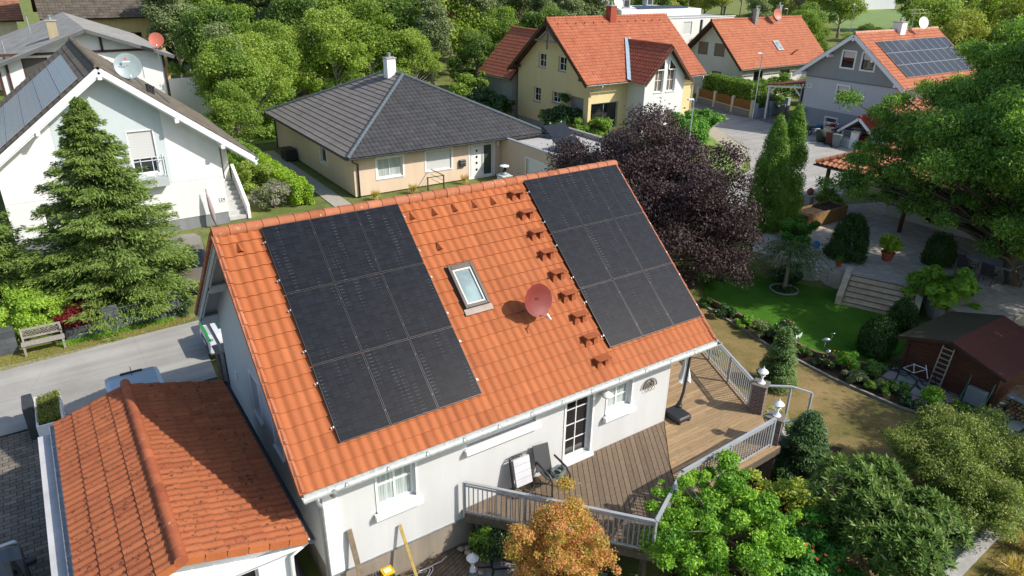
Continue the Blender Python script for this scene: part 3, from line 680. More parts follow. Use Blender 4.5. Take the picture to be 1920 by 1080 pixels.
foot = rp(9.5, 1.5, -.02); dish('dark red satellite dish standing on the orange roof beside the skylight', foot+Vector((.0, -.18, .52)), (.02, -.95, .3), .42, M_dishred, foot)

# ================================================================ GARAGE (front left)
M_gt = clay('weathered_clay_tile', '#9a5636', '#a4603c', .8, 1.8, .85)
ga = thing('garage', 'low white garage with weathered orange tile roof beside the main house', 'garage', (.7, 14.7, 0))
GX0, GX1, GR, GY0, GY1 = -1.2, 2.73, .47, 11.2, 18.2
rf = MB()
vl = math.hypot(GR-GX0, .55); vr = math.hypot(GX1-GR, .66)
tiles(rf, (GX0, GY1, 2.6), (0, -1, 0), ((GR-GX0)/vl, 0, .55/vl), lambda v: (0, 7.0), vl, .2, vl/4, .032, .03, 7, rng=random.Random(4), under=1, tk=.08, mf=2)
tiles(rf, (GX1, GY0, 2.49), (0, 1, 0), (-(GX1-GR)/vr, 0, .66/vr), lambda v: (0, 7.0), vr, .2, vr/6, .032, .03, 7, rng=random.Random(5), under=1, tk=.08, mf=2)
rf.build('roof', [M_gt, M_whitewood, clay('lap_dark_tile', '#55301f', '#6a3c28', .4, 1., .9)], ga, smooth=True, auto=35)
mb = MB(); caps(mb, (GR, GY0-.03, 3.16), (GR, GY1+.03, 3.16), .115, .34, flare=1.1); mb.build('ridge_cap', clay('weathered_cap', '#9a5235', '#aa623f', 1.1, .4, .8), ga, smooth=True, auto=40)
mb = MB()
for i in range(6): mb.bar(Vector((GX1-(GX1-GR)*(i+.02)/6, GY0-.012, 2.46+.66*i/6)), Vector((GX1-(GX1-GR)*(i+.97)/6, GY0-.012, 2.46+.66*(i+.96)/6)), .03, .16, r=random.Random(i).random())
for i in range(4): mb.bar(Vector((GX0+(GR-GX0)*(i+.02)/4, GY0-.012, 2.56+.55*i/4)), Vector((GX0+(GR-GX0)*(i+.97)/4, GY0-.012, 2.56+.55*(i+.97)/4)), .03, .16, r=random.Random(i+9).random())
mb.build('verge_tile', clay('verge_plain', '#aa6038', '#b46a3e', .3, 0, .7), ga)
mb = MB(); W = [(0, 2.45), (GR+1.0, 3.0), (3.45, 2.38)]
wall(mb, (-1.0, 11.42), (1, 0), 3.45, W, [(2.0, 2.75, 1.2, 2.05)], (0, -1), .12, z0=-.3)
wall(mb, (-1.0, 11.42), (0, 1), 6.55, [(0, 2.45), (6.55, 2.45)], [], (-1, 0), .12, z0=-.3)
wall(mb, (2.45, 11.42), (0, 1), 6.55, [(0, 2.38), (6.55, 2.38)], [(1.2, 1.9, 1.3, 1.9)], (1, 0), .12, z0=-.3)
wall(mb, (-1.0, 17.97), (1, 0), 3.45, W, [(.5, 2.95, 0.02, 2.1)], (0, 1), .12, z0=-.3)
mb.build('wall', M_wallW, ga)
window(ga, (-1.0, 11.42), (1, 0), (0, -1), (2.0, 2.75, 1.2, 2.05), .12, .05, pane=M_glassdark)
window(ga, (2.45, 11.42), (0, 1), (1, 0), (1.2, 1.9, 1.3, 1.9), .12, .05, pane=M_glassdark)
mb = MB(); mb.box(-.48, 1.93, 17.87, 17.91, .03, 2.08); mb.build('garage_door', M_white, ga)
gutter(ga, (GX0-.06, GY0-.02, 2.53), (GX0-.06, GY1+.02, 2.53), .07)
gutter(ga, (GX1+.07, GY0-.05, 2.43), (GX1+.07, GY1+.02, 2.43), .075, M_darkgutter)
mb = MB(); mb.box(-1.62, -1.35, 11.0, 18.25, 2.2, 2.3); mb.box(-1.58, -1.5, 11.05, 18.2, .0, 2.2); mb.box(-1.34, -1.0, 11.1, 18.2, 2.30, 2.36, 1); mb.build('side_parapet', [plaster('grey_render', (.56, .56, .57), .15), M_darkgutter], ga)
mb = MB(); mb.box(-1.0, 2.6, 11.21, 11.40, 2.3, 2.34); mb.build('fascia', M_white, ga)
pipe(ga, [(GX1+.07, 11.3, 2.35), (2.4, 11.34, 2.1), (2.33, 11.34, -.2)], .045, M_white)

# ================================================================ DECK
def clip(poly, nx, ny, d):   # keep nx*x+ny*y<=d
    out = []
    for a, b in zip(poly, poly[1:]+poly[:1]):
        fa = nx*a[0]+ny*a[1]-d; fb = nx*b[0]+ny*b[1]-d
        if fa <= 0: out.append(a)
        if (fa < 0) != (fb < 0) and abs(fa-fb) > 1e-9:
            t = fa/(fa-fb); out.append((a[0]+(b[0]-a[0])*t, a[1]+(b[1]-a[1])*t))
    return out
def boards(mb, poly, ang, w, z0, z1, gap=.014, rng=None, maxlen=None):
    rng = rng or random.Random(1); nx, ny = -math.sin(ang), math.cos(ang); tx, ty = math.cos(ang), math.sin(ang)
    ds = [nx*p[0]+ny*p[1] for p in poly]; d = min(ds)
    while d < max(ds):
        s_ = clip(clip(poly, nx, ny, d+w-gap), -nx, -ny, -d)
        if len(s_) >= 3:
            if maxlen:
                ts = [tx*p[0]+ty*p[1] for p in s_]; t = min(ts)-rng.random()*maxlen
                while t < max(ts):
                    p_ = clip(clip(s_, tx, ty, t+maxlen-.006), -tx, -ty, -t)
                    if len(p_) >= 3: mb.prism(p_, z0, z1, r=rng.random())
                    t += maxlen
            else: mb.prism(s_, z0, z1, r=rng.random())
        d += w
q = NT('deck_boards_brown'); _g = q.noise(3, 6, .7, q.map((1.5, 14, 1), (0, 0, -R(53))))
M_deckb = q.done(q.mix(q.ramp(_g, [(.3, srgb('#5f5142')), (.7, srgb('#877562'))]), q.ramp(q.attr(), [(0, .85), (1, 1.1)]), 1, 'MULTIPLY'), .7, .3)
q = NT('deck_boards_tan'); _g = q.noise(3, 6, .7, q.map((1.2, 14, 1)))
_k = q.ramp(q.n('ShaderNodeTexVoronoi', i_Vector=q.map((3.2, 7, 1)), i_Scale=1.).outputs[0], [(.03, .45), (.09, 1.)])
M_deckt = q.done(q.mix(q.mix(q.ramp(_g, [(.3, srgb('#8a7256')), (.7, srgb('#b09672'))]), _k, .7, 'MULTIPLY'), q.ramp(q.attr(), [(0, .82), (1, 1.12)]), 1, 'MULTIPLY'), .7, .3)
deck = thing('wooden_deck', 'raised brown board deck along the sunny front of the main house', 'deck', (11, 10.5, .87))
DZ = .87
A_ = [(6.64, 11.82), (6.62, 11.66), (9.58, 8.2), (11.22, 9.02), (12.22, 10.40), (13.46, 11.84)]
B_ = [(11.24, 9.02), (15.35, 9.2), (16.2, 10.6), (17.95, 14.7), (18.9, 17.6), (13.5, 17.6), (13.5, 11.86), (12.25, 10.40)]
mb = MB(); boards(mb, A_, R(57), .145, DZ-.03, DZ, rng=random.Random(3)); mb.build('deck_boards', M_deckb, deck)
mb = MB(); boards(mb, B_, R(0), .125, DZ-.03, DZ, rng=random.Random(4), maxlen=2.1); mb.build('deck_boards', M_deckt, deck, label='lighter tan boards on the terrace end')
mb = MB()
for a, b in (((6.62, 11.66), (9.58, 8.2)), ((9.58, 8.2), (11.24, 9.02)), ((11.24, 9.02), (15.35, 9.2)), ((15.35, 9.2), (16.2, 10.6)), ((16.2, 10.6), (17.95, 14.7)), ((17.95, 14.7), (18.9, 17.6))):
    mb.bar((a[0], a[1], DZ-.13), (b[0], b[1], DZ-.13), .05, .2)
mb.build('rim_joist', plain('weathered_joist', '#5d5348', .85, var=.25, nscale=9), deck)
for (x, y) in ((6.9, 11.5), (8.1, 10.1), (9.55, 8.5), (11.3, 9.3), (13.2, 9.4), (15.1, 9.6), (17.0, 12.8), (17.8, 14.9)):
    mb = MB(); mb.box(x-.06, x+.06, y-.06, y+.06, -.7, DZ-.05); mb.build('deck_post', plain('weathered_joist', '#5d5348', .85), deck)
def railing(label, pts, h=.93, z=DZ, npost=None, top=None):
    t = thing('metal_railing', label, 'railing', (pts[0][0], pts[0][1], z)); tot = 0
    for (a, b) in zip(pts[:-1], pts[1:]):
        L = math.hypot(b[0]-a[0], b[1]-a[1]); k = max(1, round(L/1.7)); P = lambda s: Vector((a[0]+(b[0]-a[0])*s, a[1]+(b[1]-a[1])*s, z))
        mb = MB(); mb.bar(P(0)+Vector((0,0,h)), P(1)+Vector((0,0,h)), .075, .04); mb.bar(P(0)+Vector((0,0,h-.1)), P(1)+Vector((0,0,h-.1)), .035, .035); mb.build('handrail', M_railg, t)
        mb = MB(); mb.bar(P(0)+Vector((0,0,.07)), P(1)+Vector((0,0,.07)), .04, .035); mb.build('bottom_rail', M_railg, t)
        for i in range(k+1):
            if i == 0 and a is not pts[0]: continue
            mb = MB(); p = P(i/k); mb.box(p.x-.03, p.x+.03, p.y-.03, p.y+.03, z-.12, z+h-.02); mb.build('post', M_railg, t)
        n = int(L/.115)
        for i in range(1, n):
            p = P(i/n); mb = MB(); mb.box(p.x-.011, p.x+.011, p.y-.011, p.y+.011, z+.08, z+h-.1); mb.build('baluster', M_railg, t)
    return t
M_railg = plain('pale_grey_rail', (.4, .42, .44), .45, .2, var=.1)
railing('pale grey slatted railing from the white wall down behind the orange maple', [(6.62, 11.70), (9.54, 8.26), (11.22, 9.12)])
railing('pale grey slatted railing running from the lower brick pillar above the green shrub', [(11.32, 9.16), (15.1, 9.36)])
railing('pale grey slatted railing from the taller brick pillar back past the parasol', [(16.18, 10.98), (17.9, 14.9), (18.75, 17.5)])
M_brick = paver('dark_red_brick', '#6a5048', '#554540', '#8a8278', .22, .07, 0, .008)
q = NT('pillar_brick'); _b = q.n('ShaderNodeTexBrick', i_Vector=q.n('ShaderNodeCombineXYZ', i_X=q.math('ADD', q.n('ShaderNodeSeparateXYZ', i_Vector=q.co()).outputs[0], q.n('ShaderNodeSeparateXYZ', i_Vector=q.co()).outputs[1]), i_Y=q.n('ShaderNodeSeparateXYZ', i_Vector=q.co()).outputs[2]).outputs[0], i_Scale=1., i_Color1=srgb('#74615a'), i_Color2=srgb('#5a4a46'), i_Mortar=srgb('#a09890'), i_Mortar_Size=.006, i_Brick_Width=.22, i_Row_Height=.065)
q.bump(_b.outputs[1], -.5, .01); M_pbrick = q.done(_b.outputs[0], .9, .2)
def pillar(label, x, y, zt, rz=R(24)):
    t = thing('brick_pillar', label, 'pillar', (x, y, -.6), rz=rz)
    mb = MB(); mb.box(-.19, .19, -.19, .19, 0, zt+.6-.06); mb.build('brickwork', M_pbrick, t, local=True)
    mb = MB(); mb.cbox(-.23, .23, -.23, .23, zt+.6-.06, zt+.6, .012); mb.build('cap', plain('slate_cap', '#6f675f', .85, var=.2), t, local=True)
    return t
pillar('taller brick pillar under the rear white lantern at the deck corner', 16.2, 10.72, 1.85)
pillar('lower brick pillar under the front white lantern at the deck corner', 15.35, 9.5, 1.72)
def lantern(label, x, y, z, s=1.0, name='pedestal_lantern', group='white pedestal lanterns'):
    t = thing(name, label, 'lantern', (x, y, z), group)
    mb = MB(); mb.lathe([(.115*s, 0), (.12*s, .02*s), (.10*s, .035*s), (.07*s, .06*s), (.04*s, .12*s), (.032*s, .17*s), (.045*s, .19*s), (.035*s, .21*s), (.06*s, .24*s), (.085*s, .26*s)], (x, y, z), 16); mb.build('pedestal', M_white, t, smooth=True, auto=50)
    mb = MB(); mb.lathe([(.07*s, .26*s), (.105*s, .37*s)], (x, y, z), 8); mb.build('glass_body', plain('frosted_glass', (.62, .63, .6), .25), t)
    mb = MB(); mb.lathe([(.15*s, .365*s), (.155*s, .38*s), (.11*s, .43*s), (.05*s, .475*s), (.02*s, .49*s), (.025*s, .51*s), (.012*s, .53*s), (.004*s, .57*s)], (x, y, z), 16); mb.build('hat', M_white, t, smooth=True, auto=50)
    return t
lantern('white lantern on the taller brick pillar, farther from the green shrub', 16.2, 10.72, 1.85)
lantern('white lantern on the lower brick pillar, nearer the front railing', 15.35, 9.5, 1.72)
# garden stairs off the deck
st = thing('garden_steps', 'short grey steps from the brick pillars down to the dry lawn', 'steps', (16.3, 9.9, -.6))
for i in range(5):
    c = Vector((16.05+.83*(.15+.3*i), 10.0-.55*(.15+.3*i), 0)); zt = DZ-.24*(i+1); mb = MB()
    mb.obox((c.x, c.y, (zt-.7)/2-.0), Vector((.83, -.55, 0))*.15, Vector((.55, .83, 0))*.5, Vector((0, 0, (zt+.7)/2))); mb.build('step', M_concrete, st)
for lb, a, b, c in (('pale handrail of the garden steps starting at the taller pillar', (16.32, 10.66, 1.74), (16.98, 10.22, 1.72), (17.5, 9.84, 1.52)), ('pale handrail of the garden steps starting at the lower pillar', (15.5, 9.45, 1.5), (16.1, 9.1, 1.48), (16.65, 8.72, 1.25))):
    t = thing('stair_handrail', lb, 'handrail', (a[0], a[1], -.4)); mb = MB(); mb.bar(a, b, .07, .04); mb.bar(b, c, .07, .04); mb.build('handrail', M_railg, t)
    for p in (b, c): mb = MB(); mb.box(p[0]-.03, p[0]+.03, p[1]-.03, p[1]+.03, -.4, p[2]-.01); mb.build('post', M_railg, t)
# ---- furniture on the deck
um = thing('cantilever_parasol', 'closed white cantilever parasol on a curved black mast and black base', 'parasol', (13.95, 11.8, DZ))
mb = MB(); mb.cbox(13.62, 14.2, 11.42, 12.1, DZ+.02, DZ+.2, .06); mb.build('base_tank', M_dark, um, smooth=True, auto=40, bevel=.01)
for x, y in ((13.7, 11.45), (14.1, 11.45), (13.7, 12.08), (14.1, 12.08)): mb = MB(); mb.lathe([(.03, -.03), (.03, .03)], (x, y, DZ+.03), 10, ax=(1, 0, 0)); mb.build('caster', M_black, um)
mb = MB(); mb.lathe([(.1, 0), (.1, .05), (.07, .07), (.06, .16)], (14.17, 11.95, DZ+.19), 14); mb.tube([(14.17, 11.95, DZ+.25), (14.34, 12.0, DZ+.6), (14.5, 12.08, DZ+1.2), (14.58, 12.12, DZ+1.8), (14.62, 12.2, DZ+2.3)], [.045, .042, .04, .037, .034], 12); mb.build('mast', M_dark, um, smooth=True, auto=50)
mb = MB()
c0 = Vector((14.74, 12.35, DZ+2.35)); n = 16; prof = [(.03, 0), (.07, -.25), (.1, -.7), (.09, -1.1), (.15, -1.45), (.19, -1.62)]
vs = []
for rr, h in prof:
    for j in range(n):
        a = 2*math.pi*j/n; k = rr*(1+.35*math.cos(a*4)); vs.append(c0+Vector((math.cos(a)*k, math.sin(a)*k, h-.06*math.sin(a*4)*(rr > .12))))
mb.add(vs, [(i*n+j, i*n+(j+1) % n, (i+1)*n+(j+1) % n, (i+1)*n+j) for i in range(len(prof)-1) for j in range(n)]+[tuple(range(n)), tuple(range((len(prof)-1)*n, len(prof)*n))[::-1]])
mb.build('folded_canopy', plain('off_white_cloth', (.72, .72, .72), .9, var=.08), um, smooth=True)
def sling_chair(label, x, y, z, rz, arms=True, dark='#3a3c3e', name='sling_chair'):
    t = thing(name, label, 'chair', (x, y, z), rz=rz); M = plain('dark_sling_fabric', dark, .8); Fm = plain('chair_frame_dark', (.05, .052, .055), .4, .3)
    mb = MB(); mb.obox((0, .0, .43), (.25, 0, 0), (0, .24, -.015), (0, 0, .012)); mb.build('seat', M, t, local=True)
    mb = MB(); mb.obox((0, .33, .73), (.25, 0, 0), (0, .09, .3), (0, .012, -.003)); 
    mb.build('backrest', M, t, local=True)
    for sx in (-.27, .27):
        mb = MB(); mb.tube([(sx, -.26, 0), (sx, -.24, .42), (sx, -.22, .64), (sx, .28, .66)], .015, 7); mb.build('arm_frame', Fm, t, local=True, smooth=True)
        mb = MB(); mb.tube([(sx, .3, 0), (sx, .22, .42), (sx, .44, 1.05)], .015, 7); mb.build('back_leg', Fm, t, local=True, smooth=True)
    return t
sling_chair('dark sling chair at the glass table under the roof overhang', 14.15, 12.95, DZ, R(100))
t = thing('garden_table', 'pale glass garden table under the roof overhang', 'table', (13.95, 13.9, DZ))
mb = MB(); mb.cbox(13.55, 14.35, 13.35, 14.5, DZ+.70, DZ+.73, .01); mb.build('tabletop', plain('pale_glass_top', (.45, .5, .52), .12), t)
for x, y in ((13.62, 13.42), (14.28, 13.42), (13.62, 14.43), (14.28, 14.43)): mb = MB(); mb.tube([(x, y, DZ), (x, y, DZ+.7)], .02, 8); mb.build('leg', M_dark, t)
cu = MB(); n = 14; vs = []
for k, z in enumerate((DZ+.05, DZ+.5, DZ+1.2, DZ+2.0, DZ+2.45)):
    w_ = (.18, .15, .1, .08, .07)[k]
    for j in range(n): s_ = j/(n-1); vs.append((13.52+.02*math.sin(j*2.4)+.02, 11.9+s_*w_*2.2, z))
cu.add(vs, [(i*n+j, i*n+j+1, (i+1)*n+j+1, (i+1)*n+j) for i in range(4) for j in range(n-1)])
o = cu.build('curtain', plain('white_curtain', (.78, .78, .78), .9), None, smooth=True); sm = o.modifiers.new('solid', 'SOLIDIFY'); sm.thickness = .012
tag(o, 'gathered white outdoor curtain hanging at the right-hand corner of the main house', 'curtain')
# folded lounger leaning at the wall
t = thing('folded_lounger', 'folded garden lounger with pale grey fabric leaning on the white wall', 'lounger', (8.2, 11.6, DZ)); Fd = plain('lounger_frame_dark', (.06, .062, .065), .4, .4)
for i, (yb, yt) in enumerate(((11.42, 11.68), (11.5, 11.74))):
    mb = MB(); mb.tube([(7.93, yb, DZ+.04), (7.93, yt, DZ+1.0), (7.97, yt+.01, DZ+1.05), (8.45, yt+.01, DZ+1.05), (8.49, yt, DZ+1.0), (8.49, yb, DZ+.04)], .016, 7); mb.build('frame', Fd, t, smooth=True)
for i in range(4):
    z0_ = DZ+.3+i*.18; y0_ = 11.40+.27*(.3+i*.18); mb = MB(); mb.obox((8.21, y0_, z0_+.09), (.24, 0, 0), (0, .024, .085), (0, .03, -.008)); mb.build('fabric_pad', plain('pale_grey_fabric', (.55, .55, .57), .9, var=.1), t, bevel=.01)
for i in range(4): mb = MB(); mb.tube([(7.95, 11.36, DZ+.10+.05*i), (8.2, 11.3-.02*i, DZ+.06+.04*i), (8.47, 11.36, DZ+.10+.05*i)], .012, 6); mb.build('folded_leg', Fd, t, smooth=True)
# recliner with hose
t = thing('recliner_chair', 'dark reclining garden chair with curved arms holding a coiled hose', 'chair', (9.0, 11.45, DZ))
mb = MB(); mb.obox((8.86, 11.62, DZ+.76), (.22, -.03, 0), (0, .11, .34), (.003, .015, -.005)); mb.build('backrest', plain('dark_mesh_fabric', '#4b4b4c', .85), t, bevel=.008)
mb = MB(); mb.obox((8.95, 11.33, DZ+.4), (.22, -.03, 0), (.02, .2, -.03), (0, 0, .015)); mb.build('seat', plain('dark_mesh_fabric', '#4b4b4c', .85), t)
for sx in (-.28, .28):
    x = 8.95+sx; mb = MB(); mb.tube([(x, 11.6, DZ+.7), (x+.02, 11.35, DZ+.66), (x+.06, 11.1, DZ+.58), (x+.07, 11.0, DZ+.42), (x+.06, 10.98, DZ+.02)], [.028, .03, .03, .026, .02], 9); mb.build('arm', Fd, t, smooth=True)
    mb = MB(); mb.tube([(x, 11.12, DZ+.35), (x, 11.62, DZ+.02)], .018, 7); mb.build('leg', Fd, t, smooth=True)
h = MB(); pts = []
rs_ = random.Random(8)
for i in range(150):
    a = i*.42; rr = .16+.025*math.sin(i*.7)+.012*rs_.random(); pts.append((9.05+rr*math.cos(a), 11.2+rr*math.sin(a)*.8, DZ+.45+.0007*i+.03*math.sin(a+1)+.02*rs_.random()))
h.tube(pts, .011, 6); tag(h.build('garden_hose', plain('grey_green_hose', '#5f7270', .5), None, smooth=True), 'coiled grey-green garden hose lying on the dark recliner chair', 'hose')
# wall ornament, lamp
t = thing('wall_ornament', 'semicircular metal wall ornament with three small rings right of the kitchen window', 'ornament', (12.67, 11.8, 2.3)); Mo = plain('bronze_metal', '#5e5240', .45, .5)
mb = MB()
for rr in (.27, .245): mb.tube([(12.67+rr*math.cos(math.pi*k/16), 11.80, 2.34+rr*math.sin(math.pi*k/16)) for k in range(17)], .008, 6)
mb.tube([(12.4, 11.8, 2.34), (12.94, 11.8, 2.34)], .009, 6)
for k in range(1, 12):
    a = math.pi*k/12; mb.tube([(12.67+.05*math.cos(a), 11.8, 2.34+.05*math.sin(a)), (12.67+.245*math.cos(a), 11.8, 2.34+.245*math.sin(a))], .007, 5)
    if k % 2: mb.lathe([(.022, -.006), (.022, .006)], (12.67+.16*math.cos(a), 11.8, 2.34+.16*math.sin(a)), 8, ax=(0, 1, 0))
mb.build('fan', Mo, t)
for k in range(3):
    mb = MB(); mb.tube([(12.55+.13*k+.055*math.cos(a), 11.80, 2.26+.06*math.sin(a)) for a in np.linspace(0, 2*math.pi, 15)], .005, 5); mb.build('ring', Mo, t)
t = thing('wall_lamp', 'round white wall lamp between the patio door and the small window', 'lamp', (10.93, 11.7, 2.75))
mb = MB(); mb.tube([(10.93, 11.84, 2.72), (10.93, 11.72, 2.66), (10.93, 11.66, 2.72)], .012, 6); mb.lathe([(.04, 0), (.04, .02)], (10.93, 11.845, 2.72), 10, ax=(0, -1, 0)); mb.build('bracket', M_whitemetal, t)
mb = MB(); mb.lathe([(.02, .13), (.09, .11), (.15, .05), (.16, .03), (.14, .0), (.08, -.03), (.02, -.045)], (10.93, 11.64, 2.73), 18); mb.build('shade', M_white, t, smooth=True)

# ================================================================ FRONT YARD
t = thing('timber_plank', 'grey weathered plank leaning on the white wall at the corner', 'plank', (3.8, 11.3, .2)); mb = MB(); mb.bar((3.77, 11.80, 1.7), (3.9, 11.35, -.3), .12, .03, up=(0, 1, 0)); mb.build('board', plain('old_grey_plank', '#7a6c58', .85, var=.4, nscale=7), t)
t = thing('timber_plank', 'yellow wooden batten leaning on the white wall with its shadow beside it', 'plank', (5.05, 11.3, -.3)); mb = MB(); mb.bar((4.96, 11.79, 1.25), (5.13, 11.25, -.3), .07, .025, up=(0, 1, 0)); mb.build('board', plain('yellow_batten', '#a99150', .7, var=.25, nscale=9), t)
t = thing('storage_box', 'grey slatted storage box standing against the beige plinth', 'box', (4.2, 11.2, -.3))
mb = MB(); mb.cbox(3.8, 4.55, 10.75, 11.55, -.3, .42, .03); mb.build('body', plain('grey_box_plastic', '#4c4f51', .6), t)
for i in range(13): mb = MB(); mb.box(3.8+i*.059, 3.8+i*.059+.035, 10.75, 11.55, .42, .45); mb.build('slat', plain('grey_box_plastic', '#4c4f51', .6), t)
t = thing('tool_case', 'small yellow tool case on top of the grey slatted box', 'case', (4.42, 11.4, .45))
mb = MB(); mb.cbox(4.27, 4.55, 11.26, 11.5, .455, .53, .012); mb.build('shell', plain('yellow_plastic', '#c9a800', .4), t, bevel=.006)
mb = MB(); mb.box(4.33, 4.49, 11.31, 11.43, .53, .538); mb.build('sticker', plain('pale_sticker', '#e6e0b0', .4), t)
mb = MB(); rs_ = random.Random(5)
for k in range(5): mb.tube([(4.0+.05*k, 11.22+rs_.uniform(-.03, .03), .475), (4.03+.05*k, 11.30+rs_.uniform(-.03, .05), .49), (4.05+.05*k, 11.36+rs_.uniform(-.02, .05), .47)], [.025, .03, .018], 7)
tag(mb.build('work_gloves', plain('red_cloth', '#a02028', .8), None, smooth=True), 'crumpled red work gloves beside the yellow tool case', 'gloves')
t = thing('wooden_mat', 'low weathered board platform on the ground by the beige plinth', 'platform', (5.8, 11.3, -.3))
mb = MB(); boards(mb, [(4.6, 10.9), (4.9, 11.82), (6.45, 11.82), (6.5, 11.2), (5.9, 10.6)], R(20), .1, -.31, -.26, rng=random.Random(6)); mb.build('boards', plain('old_platform_wood', '#6d5f4e', .9, var=.4, nscale=7), t)
mb = MB(); pts = [(4.75, 11.72, -.24)]+[(5.15+.32*math.cos(k*.55)+.06*k*.12, 11.45+.16*math.sin(k*.55+.6), -.235+.012*(k % 3)) for k in range(26)]+[(5.9, 11.62, -.24), (6.1, 11.7, -.24)]
mb.tube(pts, .011, 6); tag(mb.build('white_cable', M_white, None, smooth=True), 'loops of white cable lying on the board platform', 'cable')
t = lantern('single white pedestal lantern low on the ground by the platform', 6.45, 11.05, -.33, 1.0)
rs_ = random.Random(11)
for i, (x, y, s_) in enumerate(((6.52, 11.75, .1), (6.68, 11.7, .09), (6.62, 11.55, .11), (6.7, 11.42, .08), (6.62, 11.3, .09), (6.55, 10.85, .08), (6.35, 10.72, .1))):
    mb = MB(); mb.lathe([(s_*.3, -s_*.5), (s_*.8, -s_*.3), (s_, 0), (s_*.85, s_*.35), (s_*.4, s_*.6)], (x, y, -.32+s_*.3), 9)
    o = mb.build('round_stone', plain('river_stone', '#b3a893', .85, var=.3, nscale=10), None, smooth=True); tag(o, 'rounded pale stone edging the ivy beside the board platform', 'stone', 'rounded stones beside the ivy')
t = thing('kettle_barbecue', 'black kettle barbecue on thin legs half behind the orange maple', 'barbecue', (7.35, 10.35, -.35))
mb = MB(); mb.lathe([(.03, -.22), (.16, -.18), (.25, -.08), (.28, .0), (.285, .015)], (7.35, 10.35, .38), 20); mb.build('bowl', plain('black_enamel', (.012, .012, .014), .15), t, smooth=True)
mb = MB(); mb.lathe([(.285, .018), (.27, .09), (.2, .17), (.08, .21), (.01, .22)], (7.35, 10.35, .38), 20); mb.build('lid', plain('black_enamel', (.012, .012, .014), .15), t, smooth=True)
for k in range(3): a = k*2.1+.4; mb = MB(); mb.tube([(7.35+.12*math.cos(a), 10.35+.12*math.sin(a), .22), (7.35+.26*math.cos(a), 10.35+.26*math.sin(a), -.34)], .012, 6); mb.build('leg', M_steel, t)
mb = MB(); mb.lathe([(.11, 0), (.12, .02)], (7.35, 10.35, 0), 12); mb.build('ash_tray', M_steel, t)
# neighbour pillar and low things near the street
t = thing('stone_gate_pillar', 'rough brown stone gate pillar behind the garage by the street', 'pillar', (3.65, 22.45, 0)); mb = MB(); mb.cbox(3.35, 3.98, 22.15, 22.75, 0, 1.2, .03); mb.build('stonework', paver('rough_stone', '#85705f', '#6a5a4f', '#4a403a', .3, .12, 0, .01, .9, True), t)
mb = MB(); mb.cbox(3.3, 4.03, 22.1, 22.8, 1.2, 1.26, .015); mb.build('cap', plain('slate_cap', '#6f675f', .85), t); mb = MB(); mb.box(3.75, 3.93, 22.12, 22.149, .75, .98); mb.build('letter_box', M_dark, t)
t = thing('gate_post', 'dark slate gate post at the driveway entrance left of the clipped hedge', 'gate post', (-1.95, 22.75, 0)); mb = MB(); mb.cbox(-2.12, -1.86, 22.1, 22.95, 0, 1.1, .015); mb.build('post', plain('slate_dark', '#3b3d40', .7, var=.25, nscale=6), t)
t = thing('planter_wall', 'white rendered frame round the small clipped hedge beside the garage', 'planter', (-1.45, 22.2, 0))
for bx in ((-1.84, -1.78, 21.2, 23.0), (-1.22, -1.16, 21.2, 23.0), (-1.78, -1.22, 22.94, 23.0), (-1.78, -1.22, 21.2, 21.26)): mb = MB(); mb.box(*bx, 0, .9); mb.build('panel', M_white, t)

# ================================================================ NEIGHBOUR HOUSES
def gable_roof(parent, axis, r0, r1, c, zr, hA, hB, t, mats, tile=.3, course=.36, amp=.03, step=.025, smp=5, capmat=None, seed=1, tk=.12, caps_=True, planes='ab', name='roof'):
    ct = 1/math.hypot(1, t); st = t*ct; mb = MB()
    for key, h, sg in (('a', hA, 1), ('b', hB, -1)):
        if key not in planes: continue
        e = c-sg*h; z = zr-h*t; V = h/ct
        if axis == 'x': O, u, v = (r0, e, z), (1, 0, 0), (0, sg*ct, st)
        else: O, u, v = (e, r0, z), (0, 1, 0), (sg*ct, 0, st)
        tiles(mb, O, u, v, lambda q: (0, r1-r0), V, tile, V/max(1, round(V/course)), amp, step, smp, rng=random.Random(seed), under=1, tk=tk, mf=2)
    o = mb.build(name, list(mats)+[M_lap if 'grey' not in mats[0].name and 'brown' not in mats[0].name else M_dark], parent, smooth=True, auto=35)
    if caps_:
        mb = MB()
        a, b = ((r0, c, zr), (r1, c, zr)) if axis == 'x' else ((c, r0, zr), (c, r1, zr))
        caps(mb, a, b, .13, .4, rng=random.Random(seed)); mb.build('ridge_cap', capmat or mats[0], parent, smooth=True, auto=40)
    return o
def walls(mb, x0, x1, y0, y1, z0, topf, holes, m=0, depth=.14, zc=None):
    """topf(side) -> list of (u,z); holes {side: [(u0,u1,za,zb) world]}"""
    for side, O, u, W, n, off in (('S', (x0, y0), (1, 0), x1-x0, (0, -1), x0), ('N', (x0, y1), (1, 0), x1-x0, (0, 1), x0), ('W', (x0, y0), (0, 1), y1-y0, (-1, 0), y0), ('E', (x1, y0), (0, 1), y1-y0, (1, 0), y0)):
        wall(mb, O, u, W, topf(side), [(a-off, b-off, c, d) for a, b, c, d in holes.get(side, [])], n, depth, z0, m)
SIDE = {'S': lambda r: ((0, r[2]), (1, 0), (0, -1)), 'N': lambda r: ((0, r[3]), (1, 0), (0, 1)), 'W': lambda r: ((r[0], 0), (0, 1), (-1, 0)), 'E': lambda r: ((r[1], 0), (0, 1), (1, 0))}
def win(parent, rect, side, h, **k): return window(parent, *SIDE[side](rect), h, **k)
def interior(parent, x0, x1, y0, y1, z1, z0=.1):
    mb = MB(); mb.box(x0+.35, x1-.35, y0+.35, y1-.35, z0, z1); mb.build('interior', plain('dark_interior', (.05, .045, .04), .9), parent)
